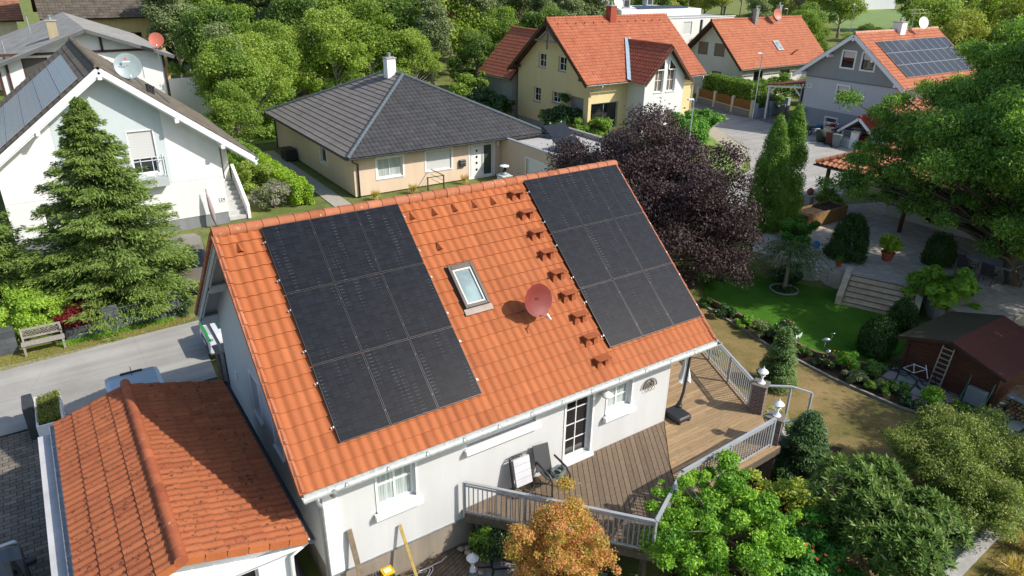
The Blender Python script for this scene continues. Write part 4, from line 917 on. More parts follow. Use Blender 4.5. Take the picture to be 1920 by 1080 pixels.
def rakes(parent, axis, r0, r1, c, zr, h, t, mat, w=.2, dz=.16, ends=(0, 1), hB=None):
    for e in ends:
        r = (r0, r1)[e]; s = (-1, 1)[e]
        for sg, hh in ((-1, h), (1, hB or h)):
            mb = MB()
            a, b = (Vector((r+s*.02, c+sg*hh, zr-hh*t-dz)), Vector((r+s*.02, c, zr-dz))) if axis == 'x' else (Vector((c+sg*hh, r+s*.02, zr-hh*t-dz)), Vector((c, r+s*.02, zr-dz)))
            mb.bar(a, b, .035, w); mb.build('bargeboard', mat, parent)
def chimney(parent, x, y, z0, z1, w, mat, cap=True, name='chimney', pot=True):
    mb = MB(); mb.box(x-w, x+w, y-w, y+w, z0, z1)
    o = mb.build(name, mat, parent)
    mb = MB(); mb.cbox(x-w-.06, x+w+.06, y-w-.06, y+w+.06, z1, z1+.07, .01); mb.build('chimney_cap', M_concrete, o)
    if pot: mb = MB(); mb.lathe([(.1, z1+.07), (.1, z1+.3), (.15, z1+.32), (.02, z1+.4)], (x, y, 0), 10); mb.build('chimney_pot', M_zinc, o)
    return o
M_lhwall = plaster('cream_render', '#efeeea', .05); M_lhblue = plaster('pale_blue_render', '#c6d0d1', .05)
M_greytile = clay('brown_grey_tile', '#5c5449', '#71685a', .7, .4, .85, lcol='#8c8570'); M_slatetile = clay('anthracite_tile', '#434242', '#4c4b4a', .0, 0, .42)
M_red1 = clay('salmon_orange_tile', '#a15a3e', '#ab6546', .4, 0, .7); M_red2 = clay('deep_orange_tile', '#a15c3e', '#ab6644', .4, 0, .7)

# ---- white house, left
lh = thing('white_gable_house', 'cream and pale blue gable house behind the tall spruce, solar panels on its grey roof', 'house', (3, 45, 0))
T = .774; HX, HZ = 2.95, 8.55; rect = (-1.95, 7.75, 39.0, 51.5)
hl = {'S': [(3.62, 4.76, 3.2, 5.33), (.9, 2.2, 4.0, 5.33)], 'E': [(41, 42.2, 3.4, 4.4), (46, 47.2, 3.4, 4.4)]}
tf = lambda side: [(0, HZ-.2-T*4.9), (4.9, HZ-.2), (9.7, HZ-.2-T*4.8)] if side in 'SN' else [(0, HZ-.2-T*4.8), (12.5, HZ-.2-T*4.8)]
mb = MB(); walls(mb, *rect, 2.58, tf, hl)
mb.build('upper_wall', M_lhwall, lh)
mb = MB(); walls(mb, -1.95, 7.75, 38.97, 51.5, .62, lambda s: [(0, 2.58), (9.7 if s in 'SN' else 12.53, 2.58)], {'S': [(-.6, .6, 1.2, 2.2)]}); mb.build('lower_wall', M_wallW, lh)
mb = MB(); mb.box(-1.93, 7.72, 39.0, 51.4, -.2, .62); mb.build('plinth', plaster('grey_plinth', '#8f9296', .2), lh)
mb = MB()
def band(x0, x1, zb):
    for a, b, zl, zu in ((x0, 2.95, HZ-.22-T*(2.95-x0), HZ-.22), (2.95, x1, HZ-.22, HZ-.22-T*(x1-2.95))):
        pass
wall(mb, (.55, 38.992), (1, 0), 4.7, [(0, HZ-.25-T*2.4), (2.4, HZ-.25), (4.7, HZ-.25-T*2.3)], [(3.07, 4.21, 3.2, 5.33), (.35, 1.65, 4.0, 5.33)], (0, -1), .02, z0=2.585); mb.build('blue_panel', M_lhblue, lh)
interior(lh, *rect, 5)
wk = dict(depth=.12, fw=.07, surround=M_white, sw=.06)
w = win(lh, rect, 'S', hl['S'][0], mz=1, blind=.62, bmat=M_blind, pane=M_glass, name='french_door', **wk); win(lh, rect, 'S', hl['S'][1], blind=.9, sill=M_white, **wk)
for h in hl['E']: win(lh, rect, 'E', h, mx=2, **wk)
win(lh, (-1.95, 7.75, 38.97, 51.5), 'S', (-.6, .6, 1.2, 2.2), **wk)
mb = MB(); mb.box(3.35, 5.05, 38.5, 38.96, 2.6, 3.05); mb.build('balcony_slab', plaster('balcony_grey', '#b9bfc0', .1), lh)
for a, b in (((3.4, 38.55), (5.0, 38.55)), ((3.4, 38.55), (3.4, 38.95)), ((5.0, 38.55), (5.0, 38.95))):
    mb = MB()
    for z in (3.2, 3.95, 4.1): mb.bar((a[0], a[1], z), (b[0], b[1], z), .03)
    n_ = 3 if a[1] == b[1] else 1
    for i in range(n_+1): p = Vector((a[0]+(b[0]-a[0])*i/n_, a[1]+(b[1]-a[1])*i/n_, 0)); mb.bar(p+Vector((0, 0, 3.05)), p+Vector((0, 0, 4.1)), .03)
    mb.build('balcony_rail', M_whitemetal, lh)
gable_roof(lh, 'y', 38.2, 52.2, HX, HZ, 6.45, 6.4, T, [M_greytile, M_whitewood], .3, .36, .025, .03, 5, seed=6)
rakes(lh, 'y', 38.2, 52.2, HX, HZ, 6.45, T, M_whitewood, .24, .22, ends=(0,)); rakes(lh, 'y', 38.27, 52.1, HX, HZ, 6.45, T, M_whitewood, .14, .38, ends=(0,))
for dx in (0, -2.9, 2.9, 4.85, -4.85): mb = MB(); zz_ = HZ-.48-T*abs(dx); mb.box(HX+dx-.09, HX+dx+.09, 38.15, 39.0, zz_-.12, zz_+.1); mb.build('purlin', M_whitewood, lh)
gutter(lh, (9.42, 38.1, 3.55), (9.42, 52.2, 3.55), .08); gutter(lh, (-3.55, 38.1, 3.5), (-3.55, 52.2, 3.5), .08)
for dx in (.55, .95, 1.35): mb = MB(); mb.lathe([(.07, -.1), (.07, .35), (.1, .38), (.1, .45)], (HX+2.0+dx*.4, 40.2+dx, HZ-T*(2.0+dx*.4)), 10); mb.build('vent_pipe', M_dark, lh)
# entrance wing + stairs
mb = MB(); walls(mb, 7.78, 8.65, 41.6, 49, 0, lambda s: [(0, 4.7-.774*0), (.87, 4.05)] if s in 'SN' else [(0, 4.05), (7.4, 4.05)], {'S': [(7.9, 8.35, 1.7, 3.7)]}); mb.build('wing_wall', M_lhwall, lh)
win(lh, (7.78, 8.65, 41.6, 49), 'S', (7.9, 8.35, 1.7, 3.7), depth=.3, pane=plain('shaded_door', '#8f867a', .6), fmat=M_lhwall, name='entrance_door')
for i in range(8): mb = MB(); mb.box(7.78, 8.72, 39.2+i*.3, 39.5+i*.3 if i < 7 else 41.6, 0, .2*(i+1)); mb.build('step', plain('light_step', (.5, .5, .48), .9, var=.15), lh)
mb = MB(); vs = [(8.74, 39.1, 0), (8.9, 39.1, 0), (8.9, 41.6, 0), (8.74, 41.6, 0), (8.74, 39.1, .75), (8.9, 39.1, .75), (8.9, 41.6, 2.5), (8.74, 41.6, 2.5)]
mb.add(vs, [(0, 3, 2, 1), (4, 5, 6, 7), (0, 1, 5, 4), (1, 2, 6, 5), (2, 3, 7, 6), (3, 0, 4, 7)]); mb.build('stair_wall', M_lhwall, lh)
def text(s, loc, size, mat, rot, name, parent=None, depth=.004):
    cu_ = bpy.data.curves.new(name, 'FONT'); cu_.body = s; cu_.size = size; cu_.extrude = depth; cu_.align_x = 'CENTER'; cu_.align_y = 'CENTER'
    o = bpy.data.objects.new(name, cu_); COL.objects.link(o); dg = bpy.context.evaluated_depsgraph_get(); me = bpy.data.meshes.new_from_object(o.evaluated_get(dg)); me.materials.clear(); me.materials.append(mat)
    bpy.data.objects.remove(o); o2 = bpy.data.objects.new(name, me); COL.objects.link(o2); o2.rotation_euler = rot; o2.location = Vector(loc)-(wloc(parent) if parent else Vector()); o2.parent = parent; return o2
mb = MB(); mb.box(7.36, 7.68, 38.93, 38.965, 1.22, 1.46); pl = mb.build('house_number', plain('number_plate', (.75, .75, .74), .4), lh)
tx = text('24', (7.52, 38.925, 1.34), .24, M_dark, (R(90), 0, 0), 'digits'); tx.parent = pl; tx.location = Vector((7.52, 38.925, 1.34))-wloc(lh)
t = thing('folded_parasol', 'folded greyish pink parasol leaning on the white house wall below the house number', 'parasol', (6.9, 38.3, 0)); mb = MB(); mb.lathe([(.02, .15), (.1, .5), (.13, 1.0), (.08, 1.6), (.02, 2.0)], (6.9, 38.4, 0), 10, ax=(-.1, .12, 1)); mb.build('canopy', plain('faded_parasol', '#9a8a8c', .9), t, smooth=True)
mb = MB(); mb.tube([(6.9, 38.4, 0), (6.7, 38.65, 2.1)], .02, 8); mb.lathe([(.22, 0), (.22, .05), (.04, .08)], (6.9, 38.4, 0), 14); mb.build('pole', M_dark, t)
# solar arrays on the left house
q = NT('grey_solar_glass'); _b = q.n('ShaderNodeTexBrick', i_Vector=q.co(), offset=0., i_Scale=1., i_Color1=srgb('#6b767b'), i_Color2=srgb('#737e83'), i_Mortar=srgb('#9aa3a6'), i_Mortar_Size=.007, i_Brick_Width=1.3, i_Row_Height=.165)  # pale base colour stands in for reflected sky
M_gsol = q.done(_b.outputs[0], .32, .6)
q = NT('blue_grey_solar_glass'); _b = q.n('ShaderNodeTexBrick', i_Vector=q.co(), offset=0., i_Scale=1., i_Color1=srgb('#24272a'), i_Color2=srgb('#2a2d30'), i_Mortar=srgb('#4a4f54'), i_Mortar_Size=.004, i_Brick_Width=.16, i_Row_Height=.16)
M_bsol = q.done(_b.outputs[0], .3, .4)
def arr(label, org, u, v, n, nu, nv, w, h, mat, group, frm=M_alu, gap=.03, labf=None):
    u = Vector(u).normalized(); v = Vector(v).normalized(); n = Vector(n).normalized(); proto = None
    m3 = Matrix((u, v, n)).transposed()
    for j in range(nv):
        for i in range(nu):
            loc = Vector(org)+u*i*(w+gap)+v*j*(h+gap)+n*.1
            if proto is None:
                proto = thing('solar_panel', label, 'solar panel', loc, group); mb = MB(); mb.box(.02, w-.02, .02, h-.02, -.03, 0); mb.build('cell_sheet', mat, proto, local=True)
                mb = MB()
                for a in ((0, .02, 0, h), (w-.02, w, 0, h), (.02, w-.02, 0, .02), (.02, w-.02, h-.02, h)): mb.box(*a, -.035, .003)
                mb.build('frame', frm, proto, local=True); o = proto
            else: o = copy_tree(proto, loc=loc)
            o.rotation_euler = m3.to_euler()
            o['label'] = labf(i, j) if labf else label
ORD = ['first', 'second', 'third', 'fourth', 'fifth', 'sixth', 'seventh', 'eighth', 'ninth', 'tenth', 'eleventh', 'twelfth']
ct = 1/math.hypot(1, T); stt = T*ct
n_ = Vector((-stt, 0, ct)); v_ = Vector((-ct, 0, -stt))
arr('', Vector((HX, 38.9, HZ))+v_*1.0, (0, 1, 0), (v_.x, 0, v_.z), n_, 6, 5, 1.68, 1.02, M_gsol, 'grey solar panels on the left white house', labf=lambda i, j: 'grey solar panel on the cream house, %s from gable, %s row below ridge' % (ORD[i], ORD[j]))
n_ = Vector((stt, 0, ct)); v_ = Vector((ct, 0, -stt))
arr('', Vector((HX, 41.6, HZ))+v_*1.9, (0, 1, 0), (v_.x, 0, v_.z), n_, 4, 3, 1.68, 1.02, M_bsol, 'solar panels on the far slope of the left white house', frm=M_frame, labf=lambda i, j: 'solar panel on far slope of cream house, %s from gable, %s row' % (ORD[i], ORD[j]))
dl = dish('large grey satellite dish behind the ridge of the cream gable house', (4.5, 41.0, 8.15), (-.05, -.93, .3), .62, plain('grey_dish', '#8b9a9c', .4), (4.5, 41.15, 7.1))
mb = MB(); mb.lathe([(.07, 0), (.07, .006)], (4.42, 40.78, 8.52), 12, ax=(-.05, -.93, .3)); mb.build('dish_emblem', plain('dish_red_print', '#b8524c', .5), dl)
mb = MB()
for k in range(6): mb.obox((4.30+.055*k, 40.74, 8.40), (.017, 0, 0), (0, -.003, .0), (0, .009, .028))
mb.build('dish_lettering', M_white, dl)
dish('small red satellite dish in front of the half-timbered white gable wall', (8.6, 58.6, 7.75), (-.2, -.9, .3), .5, plain('faded_red_dish', '#b5604f', .5), (8.6, 59.0, 6.3))

# ---- grey-roofed timber house behind
hb = thing('half_timbered_house', 'white house with dark timber beams and low grey sheet roof at the top left', 'house', (3, 68, 0))
cx, zr, t_ = 4.3, 8.6, .37; rect = (-1.2, 9.0, 60.2, 78)
q = NT('weathered_sheet_roof'); _w = q.n('ShaderNodeTexWave', i_Vector=q.co(), i_Scale=3.2, bands_direction='Y').outputs[1]; _c = q.mix(q.ramp(q.noise(1.2, 6, .7), [(.3, srgb('#7d7c78')), (.7, srgb('#a3a29d'))]), q.ramp(_w, [(0, .8), (.5, 1.)]), 1, 'MULTIPLY'); q.bump(_w, .4, .03); M_sheetroof = q.done(_c, .9, .2)
mb = MB()
for sg, hw in ((-1, 6.0), (1, 5.4)):
    ct_ = 1/math.hypot(1, t_); vs = [(cx, 59.3, zr), (cx, 78.6, zr), (cx+sg*hw, 78.6, zr-hw*t_), (cx+sg*hw, 59.3, zr-hw*t_)]
    if sg > 0: vs = vs[::-1]
    mb.slab(vs, (sg*t_*ct_, 0, ct_), .14)
mb.build('roof', M_sheetroof, hb)
mb = MB(); hlb = {'S': [(.2, 1.75, 5.4, 6.75)]}
walls(mb, *rect, 0, lambda s: [(0, zr-.15-5.5*t_), (5.5, zr-.15), (10.2, zr-.15-4.7*t_)] if s in 'SN' else [(0, zr-.15-5.5*t_ if s == 'W' else zr-.15-4.7*t_), (17.8, zr-.15-5.5*t_ if s == 'W' else zr-.15-4.7*t_)], hlb); mb.build('wall', M_wallW, hb)
win(hb, rect, 'S', hlb['S'][0], pane=plain('brown_grey_pane', '#4d4844', .5), fmat=M_brownwood, depth=.1, fw=.1)
interior(hb, *rect, 5.5)
for a, b in (((-1.3, 60.17, 7.0), (9.1, 60.17, 7.0)), ((-1.2, 60.17, 6.0), (-1.2, 60.17, .2)), ((9.05, 60.17, 6.8), (9.05, 60.17, .2)), ((-.7, 60.17, 6.9), (-.7, 60.17, .2)), ((5.2, 60.17, 7.0), (5.2, 60.17, 8.1))): mb = MB(); mb.bar(a, b, .16, .16, up=(0, 1, 0)); mb.build('timber_beam', M_brownwood, hb)
rakes(hb, 'y', 59.3, 78.6, cx, zr, 6.0, t_, plain('dark_grey_edge', '#5b5d5e', .8), .22, .14, ends=(0,), hB=5.4)
chimney(hb, 2.5, 61.5, 7.6, 9.0, .3, plaster('cream_chimney', '#b5a88c', .2)); mb = MB(); mb.lathe([(.05, 8), (.05, 9.2), (.12, 9.25)], (1.2, 64, 0), 8); mb.build('vent_pipe', M_zinc, hb); mb = MB(); mb.lathe([(.05, 7), (.05, 7.8)], (-.6, 61.5, 0), 8); mb.build('vent_pipe', M_zinc, hb)
t = thing('garden_wall', 'long white garden wall running right from the half-timbered house', 'wall', (12, 64, 0)); mb = MB(); mb.box(9.3, 14, 63.8, 64.0, 0, 4.3); mb.build('wall_panel', M_wallW, t)
# ---- brown roofed farmhouse far left
hc = thing('brown_roof_house', 'long yellow house with steep weathered brown tile roof behind the half-timbered house', 'house', (8, 90, 0))
rect = (3.9, 13.2, 85, 97); hh = {'S': [(4.6, 6.6, 4.2, 6.4), (7.6, 8.6, 4.4, 6.2), (10.2, 11.2, 5.0, 6.2)]}
mb = MB(); walls(mb, *rect, 0, lambda s: [(0, 7.9), (9.3, 7.9)] if s in 'SN' else [(0, 7.9), (6, 13.4), (12, 7.9)], hh); mb.build('wall', plaster('soft_yellow_render', '#d9c48a', .1), hc)
for h in hh['S']: win(hc, rect, 'S', h, pane=M_glassdark, fmat=M_brownwood, depth=.15)
gable_roof(hc, 'x', 2.6, 14.4, 91, 13.7, 7.0, 7.0, .86, [clay('old_brown_tile', '#4d4740', '#625a50', .9, .3, .9, lcol='#8a8474'), M_brownwood], .3, .36, .03, .03, 4, seed=8)
mb = MB(); mb.box(4.6, 8.6, 83.4, 85.0, 6.7, 6.85); mb.build('awning', plain('dark_awning', '#3a2e28', .9), hc)
for i in range(22): mb = MB(); mb.box(4.65+i*.18, 4.76+i*.18, 83.36, 83.39, 6.45, 6.7); mb.build('fringe', M_white, hc)
interior(hc, *rect, 6)
hd = thing('far_left_house', 'pale house with orange-brown tiles cut off by the top left corner of the picture', 'house', (-2, 100, 0)); rect = (-12, .8, 95, 107)
mb = MB(); walls(mb, *rect, 0, lambda s: [(0, 7.2), (12.8, 7.2)] if s in 'SN' else [(0, 7.2), (6, 11), (12, 7.2)], {'S': [(-2.5, -.8, 3.6, 5.0)], 'E': [(98, 99.4, 4.6, 6)]}); mb.build('wall', plaster('warm_white_render', '#d8ccb0', .1), hd); win(hd, rect, 'S', (-2.5, -.8, 3.6, 5.0)); win(hd, rect, 'E', (98, 99.4, 4.6, 6)); interior(hd, *rect, 6)
gable_roof(hd, 'x', -12.5, 1.5, 101, 11.2, 6.8, 6.8, .62, [clay('brown_orange_tile', '#8c5f48', '#9c6e55', .4, .3, .85), M_brownwood], .35, .4, .03, .03, 3, seed=9)
# ---- bungalow
bg = thing('hip_roof_bungalow', 'peach rendered bungalow with dark grey hipped tile roof behind the orange ridge', 'bungalow', (21.5, 47, 0))
bx0, bx1, by0, by1, bz = 14.65, 28.95, 38.9, 55.5, 2.6; hw = 7.15; t_ = 3.4/7.15; ct_ = 1/math.hypot(1, t_); V = hw/ct_
rf = MB(); kw = dict(tile=.3, course=V/20, amp=.04, step=.03, smp=5, under=1, tk=.1)
tiles(rf, (bx0, by0, bz), (1, 0, 0), (0, ct_, t_*ct_), lambda v: (v*ct_, 2*hw-v*ct_), V, rng=random.Random(21), **kw)
tiles(rf, (bx0, by1, bz), (1, 0, 0), (0, -ct_, t_*ct_), lambda v: (v*ct_, 2*hw-v*ct_), V, rng=random.Random(22), **kw)
Ly = by1-by0; M_flat = clay('grey_flat_tile', '#77716b', '#7f7973', .15, 0, .8)
kf = dict(tile=.3, course=V/20, amp=.004, step=.035, smp=2, tk=.1)
tiles(rf, (bx0, by0, bz), (0, 1, 0), (ct_, 0, t_*ct_), lambda v: (v*ct_, Ly-v*ct_), V, m=2, under=1, rng=random.Random(23), **kf)
tiles(rf, (bx1, by0, bz), (0, 1, 0), (-ct_, 0, t_*ct_), lambda v: (v*ct_, Ly-v*ct_), V, rng=random.Random(24), **kw)
rf.build('roof', [M_slatetile, M_dark, M_flat], bg, smooth=True, auto=35)
apx = (bx0+hw, by0+hw, bz+3.4); apy = (bx0+hw, by1-hw, bz+3.4)
M_hipcap = plain('hip_cap_grey', '#565e62', .6, var=.15)
for a, b in (((bx0, by0, bz), apx), ((bx1, by0, bz), apx), ((bx0, by1, bz), apy), ((bx1, by1, bz), apy), (apx, apy)): mb = MB(); caps(mb, Vector(a)+Vector((0, 0, .03)), Vector(b)+Vector((0, 0, .03)), .12, .38); mb.build('ridge_cap', M_hipcap, bg, smooth=True, auto=40)
rect = (15.25, 28.2, 39.6, 54.9)
pr_ = lambda px: px
hb_ = {'S': [(16.75, 18.45, .95, 2.2), (20.1, 21.9, .95, 2.2), (23.3, 25.1, .05, 2.2)], 'W': [(44.2, 45.3, 1.0, 2.0)]}
mb = MB(); walls(mb, *rect, 0.05, lambda s: [(0, 2.58), (12.95 if s in 'SN' else 15.3, 2.58)], hb_); mb.build('wall', plaster('peach_render', '#dcc5ad', .06), bg); interior(bg, *rect, 2.3)
wk = dict(depth=.12, fw=.09, surround=M_white, sw=.12)
win(bg, rect, 'S', hb_['S'][0], mx=2, pane=M_curtain, sill=M_white, **wk); win(bg, rect, 'S', hb_['S'][1], blind=.92, sill=M_white, **wk); win(bg, rect, 'W', hb_['W'][0], sill=M_white, **wk)
wd = win(bg, rect, 'S', hb_['S'][2], pane=plain('dark_sidelight', '#44504c', .25), name='entrance_door', **wk)
mb = MB(); mb.box(23.42, 24.4, 39.66, 39.71, .1, 2.1); dd = mb.build('door_leaf', M_white, wd)
for z in (.5, .95, 1.35, 1.75): mb = MB(); mb.box(23.78, 23.9, 39.63, 39.66, z, z+.13); mb.build('door_pane', M_glassdark, wd)
mb = MB(); mb.tube([(24.28, 39.6, .4), (24.28, 39.6, 1.7)], .02, 6); mb.build('handle', M_steel, wd)
for a, b in (((bx0-.07, by0-.07, bz-.03), (bx1+.07, by0-.07, bz-.03)), ((bx0-.07, by0-.07, bz-.03), (bx0-.07, by1, bz-.03))): gutter(bg, a, b, .07, M_darkgutter)
pipe(bg, [(bx0+.3, by0-.07, bz-.1), (bx0+.4, by0+.35, bz-.3), (15.5, 39.52, bz-.55), (15.5, 39.52, 0)], .05, M_darkgutter); pipe(bg, [(bx0-.05, by1-.3, bz-.1), (15.15, by1-.8, bz-.4), (15.15, by1-.8, 0)], .05, M_darkgutter)
for i in range(13): mb = MB(); mb.box(bx0+.6+i*1.1, bx0+.68+i*1.1, by0-.0, by0+.6, bz-.14, bz-.04); mb.build('rafter_end', M_brownwood, bg)
chimney(bg, 21.4, 47.2, 5.4, 7.0, .32, M_white); mb = MB(); mb.lathe([(.06, 0), (.06, .5), (.1, .52)], (24.2, 46.4, 5.2), 8); mb.build('vent_pipe', M_dark, bg)
# entrance pieces
t = thing('letter_box', 'small dark letter box on the peach wall beside the white entrance door', 'letter box', (22.7, 39.55, 1.2)); mb = MB(); mb.cbox(22.45, 22.9, 39.42, 39.595, .95, 1.4, .02); mb.build('box', plain('anthracite_metal', '#3c3f42', .4), t); mb = MB(); mb.box(22.5, 22.85, 39.41, 39.425, 1.2, 1.24); mb.build('slot', M_steel, t)
t = thing('porch_railing', 'thin dark metal railing on the entrance landing of the peach bungalow', 'railing', (20, 38, 0))
for x in (19.2, 20.3): mb = MB(); mb.box(x-.03, x+.03, 37.7, 37.76, 0, 1.15); mb.build('post', M_dark, t)
mb = MB(); mb.bar((19.2, 37.73, 1.12), (20.3, 37.73, 1.12), .04); mb.bar((20.3, 37.73, 1.12), (20.3, 39.4, 1.12), .04); mb.bar((20.3, 37.73, .5), (20.3, 39.4, .5), .02); mb.bar((20.3, 37.73, .8), (20.3, 39.4, .8), .02); mb.build('rail', M_dark, t)
t = thing('heat_pump', 'dark box-shaped outdoor unit beside the left wall of the bungalow', 'heat pump', (14.5, 50.5, 0)); mb = MB(); mb.cbox(14.3, 15.1, 50, 51.2, .05, .85, .03); mb.build('casing', M_dark, t); mb = MB(); mb.lathe([(.3, 0), (.3, .02)], (14.29, 50.6, .45), 16, ax=(-1, 0, 0)); mb.build('fan_grille', M_black, t)
# bungalow garage with flat roof
gg = thing('flat_roof_garage', 'peach flat-roofed garage with parapet joined to the right of the bungalow', 'garage', (26.5, 36.5, 0))
gx0, gx1, gy0, gy1 = 25.7, 31.4, 33.0, 39.55
mb = MB(); walls(mb, gx0, gx1, gy0, gy1, 0.02, lambda s: [(0, 2.55), (5.7 if s in 'SN' else 6.55, 2.55)], {'W': [(34.4, 36.6, .1, 1.75)]}); mb.build('wall', plaster('peach_render', '#dcc5ad', .06), gg)
win(gg, (gx0, gx1, gy0, gy1), 'W', (34.4, 36.6, .1, 1.75), pane=M_white, surround=M_white, sw=.1, name='side_door')
mb = MB(); mb.box(gx0+.2, gx1-.2, gy0+.2, gy1-.2, 2.2, 2.3); mb.build('flat_roof', plain('roof_gravel', (.4, .39, .37), .9, var=.2, nscale=9), gg)
for bx in ((gx0-.03, gx0+.2, gy0, gy1), (gx1-.2, gx1+.03, gy0, gy1), (gx0+.2, gx1-.2, gy0-.03, gy0+.2), (gx0+.2, gx1-.2, gy1-.2, gy1)): mb = MB(); mb.box(*bx, 2.551, 2.6); mb.build('parapet_cap', plain('grey_sheet_cap', (.3, .31, .32), .5), gg)
mb = MB()
for bx in ((gx0+.2, gx0+.205, gy0, gy1), (gx0+.2, gx1-.2, gy1-.21, gy1-.2)): mb.box(*bx, 2.3, 2.55)
mb.build('parapet_lining', M_white, gg)
for i, (x, y) in enumerate(((27.0, 34.6), (28.8, 38.0))):
    t = thing('solar_panel', ['tilted black solar panel on the flat garage roof next to the bungalow', 'second tilted solar panel farther back on the flat garage roof'][i], 'solar panel', (x, y, 2.35)); ang = R(28)
    mb = MB(); mb.obox((x+.9, y+.55, 2.75), (.95, 0, 0), (0, .62*math.cos(ang), .62*math.sin(ang)), Vector((0, -math.sin(ang), math.cos(ang)))*.02); mb.build('cell_sheet', plain('panel_black', '#25282c', .25, var=.1), t)
    for dx in (.1, 1.7): mb = MB(); mb.bar((x+dx, y+1.05, 2.3), (x+dx, y+1.05, 2.98), .04); mb.bar((x+dx, y, 2.34), (x+dx, y+1.05, 2.34), .04); mb.build('support', M_alu, t)
t = thing('garden_pillar', 'white rendered pillar carrying a round storm lantern in front of the bungalow door', 'pillar', (22.6, 34.2, 0)); mb = MB(); mb.box(21.9, 22.5, 33.5, 34.1, 0, 1.75); mb.build('shaft', M_wallW, t); mb = MB(); mb.cbox(21.84, 22.56, 33.44, 34.16, 1.75, 1.83, .02); mb.build('cap', plain('pale_cap', '#b9bdb9', .7), t)
t = thing('storm_lantern', 'round metal storm lantern with flat pale lid on the white garden pillar', 'lantern', (22.2, 33.8, 1.83)); mb = MB(); mb.lathe([(.2, 0), (.21, .06), (.13, .12), (.1, .15)], (22.2, 33.8, 1.83), 14); mb.build('foot', M_zinc, t); mb = MB(); mb.lathe([(.1, .15), (.13, .3), (.1, .48)], (22.2, 33.8, 1.83), 14); mb.build('glass', M_glassdark, t); mb = MB(); mb.lathe([(.1, .48), (.28, .5), (.26, .54), (.03, .6)], (22.2, 33.8, 1.83), 16); mb.build('lid', M_whitemetal, t)
t = thing('flood_light', 'small white lamp on the peach wall to the left of the flat-roof garage', 'lamp', (25.3, 39.5, 2.1)); mb = MB(); mb.lathe([(.07, 0), (.09, -.25), (.06, -.35)], (25.4, 39.5, 2.35), 10); mb.build('shade', M_white, t)

# ---- yellow house
yh = thing('yellow_house', 'yellow gable house with orange tile roof, red chimney and white cross gable', 'house', (43, 49, 0))
rect = (37.2, 49.1, 44.5, 54.5); YR, YZ = 49.5, 9.05; T = .8
M_yel = plaster('yellow_render', '#dcc998', .06)
YH = {'W': [(50.35, 51.45, 5.05, 6.2), (47.55, 48.65, 5.05, 6.2), (51.0, 52.05, 2.1, 3.3), (48.2, 49.35, 2.4, 3.3), (45.1, 47.0, .9, 3.3)], 'S': [(37.5, 40.4, .8, 2.9), (46.3, 47.1, 1.4, 2.8)]}
tf = lambda side: [(0, YZ-.2-T*5), (5, YZ-.2), (10, YZ-.2-T*5)] if side in 'WE' else [(0, YZ-.2-T*5), (11.9, YZ-.2-T*5)]
mb = MB(); walls(mb, *rect, .45, tf, YH, depth=.2); mb.build('wall', M_yel, yh); interior(yh, *rect, 5)
mb = MB(); mb.box(37.25, 49.05, 44.55, 54.45, -.6, .45); mb.build('plinth', plaster('pale_grey_base', '#9fa3a3', .15), yh)
M_bluegrey = plain('blue_grey_frame', '#7d8896', .5)
for h in YH['W'][:4]: win(yh, rect, 'W', h, depth=.2, fw=.08, mx=2, mz=1, pane=M_glassdark, fmat=M_white, sill=M_bluegrey)
win(yh, rect, 'W', YH['W'][4], depth=.2, pane=plaster('loggia_grey', '#8e8b84', .05), fmat=M_yel, name='loggia_opening')
win(yh, rect, 'S', YH['S'][0], depth=.2, fw=.1, mx=2, pane=M_glassdark, fmat=M_bluegrey, name='patio_door'); win(yh, rect, 'S', YH['S'][1], depth=.2, pane=M_glassdark, fmat=M_brownwood, name='entrance_door')
gable_roof(yh, 'x', 36.4, 49.93, YR, YZ, 5.65, 5.65, T, [M_red1, M_brownwood], .3, .33, .035, .03, 6, seed=31)
rakes(yh, 'x', 36.4, 49.93, YR, YZ, 5.6, T, M_brownwood, .24, .2)
for dy in (-4.7, 0, 4.7): mb = MB(); zz_ = YZ-.45-T*abs(dy); mb.box(36.35, 37.2, YR+dy-.1, YR+dy+.1, zz_-.12, zz_+.1); mb.build('purlin', M_brownwood, yh)
mb = MB()
for a, b in (((36.6, YR-1.7, YZ-1.75), (36.6, YR+1.7, YZ-1.75)), ((36.6, YR, YZ-2.4), (36.6, YR, YZ-.2)), ((36.6, YR-1.2, YZ-1.7), (36.6, YR, YZ-.9)), ((36.6, YR+1.2, YZ-1.7), (36.6, YR, YZ-.9))): mb.bar(a, b, .13)
mb.build('gable_truss', plain('weathered_truss', '#8b8377', .8), yh)
gutter(yh, (36.4, 43.78, 4.48), (40.75, 43.78, 4.48), .08); gutter(yh, (46.3, 43.78, 4.48), (49.95, 43.78, 4.48), .08)
pipe(yh, [(38.0, 43.78, 4.4), (37.9, 43.9, 4.1), (37.15, 44.4, 3.9), (37.15, 44.4, 3.5)], .05); pipe(yh, [(49.4, 43.78, 4.4), (49.4, 43.8, 4.1), (49.0, 44.4, 3.8), (49.0, 44.4, .2)], .05)
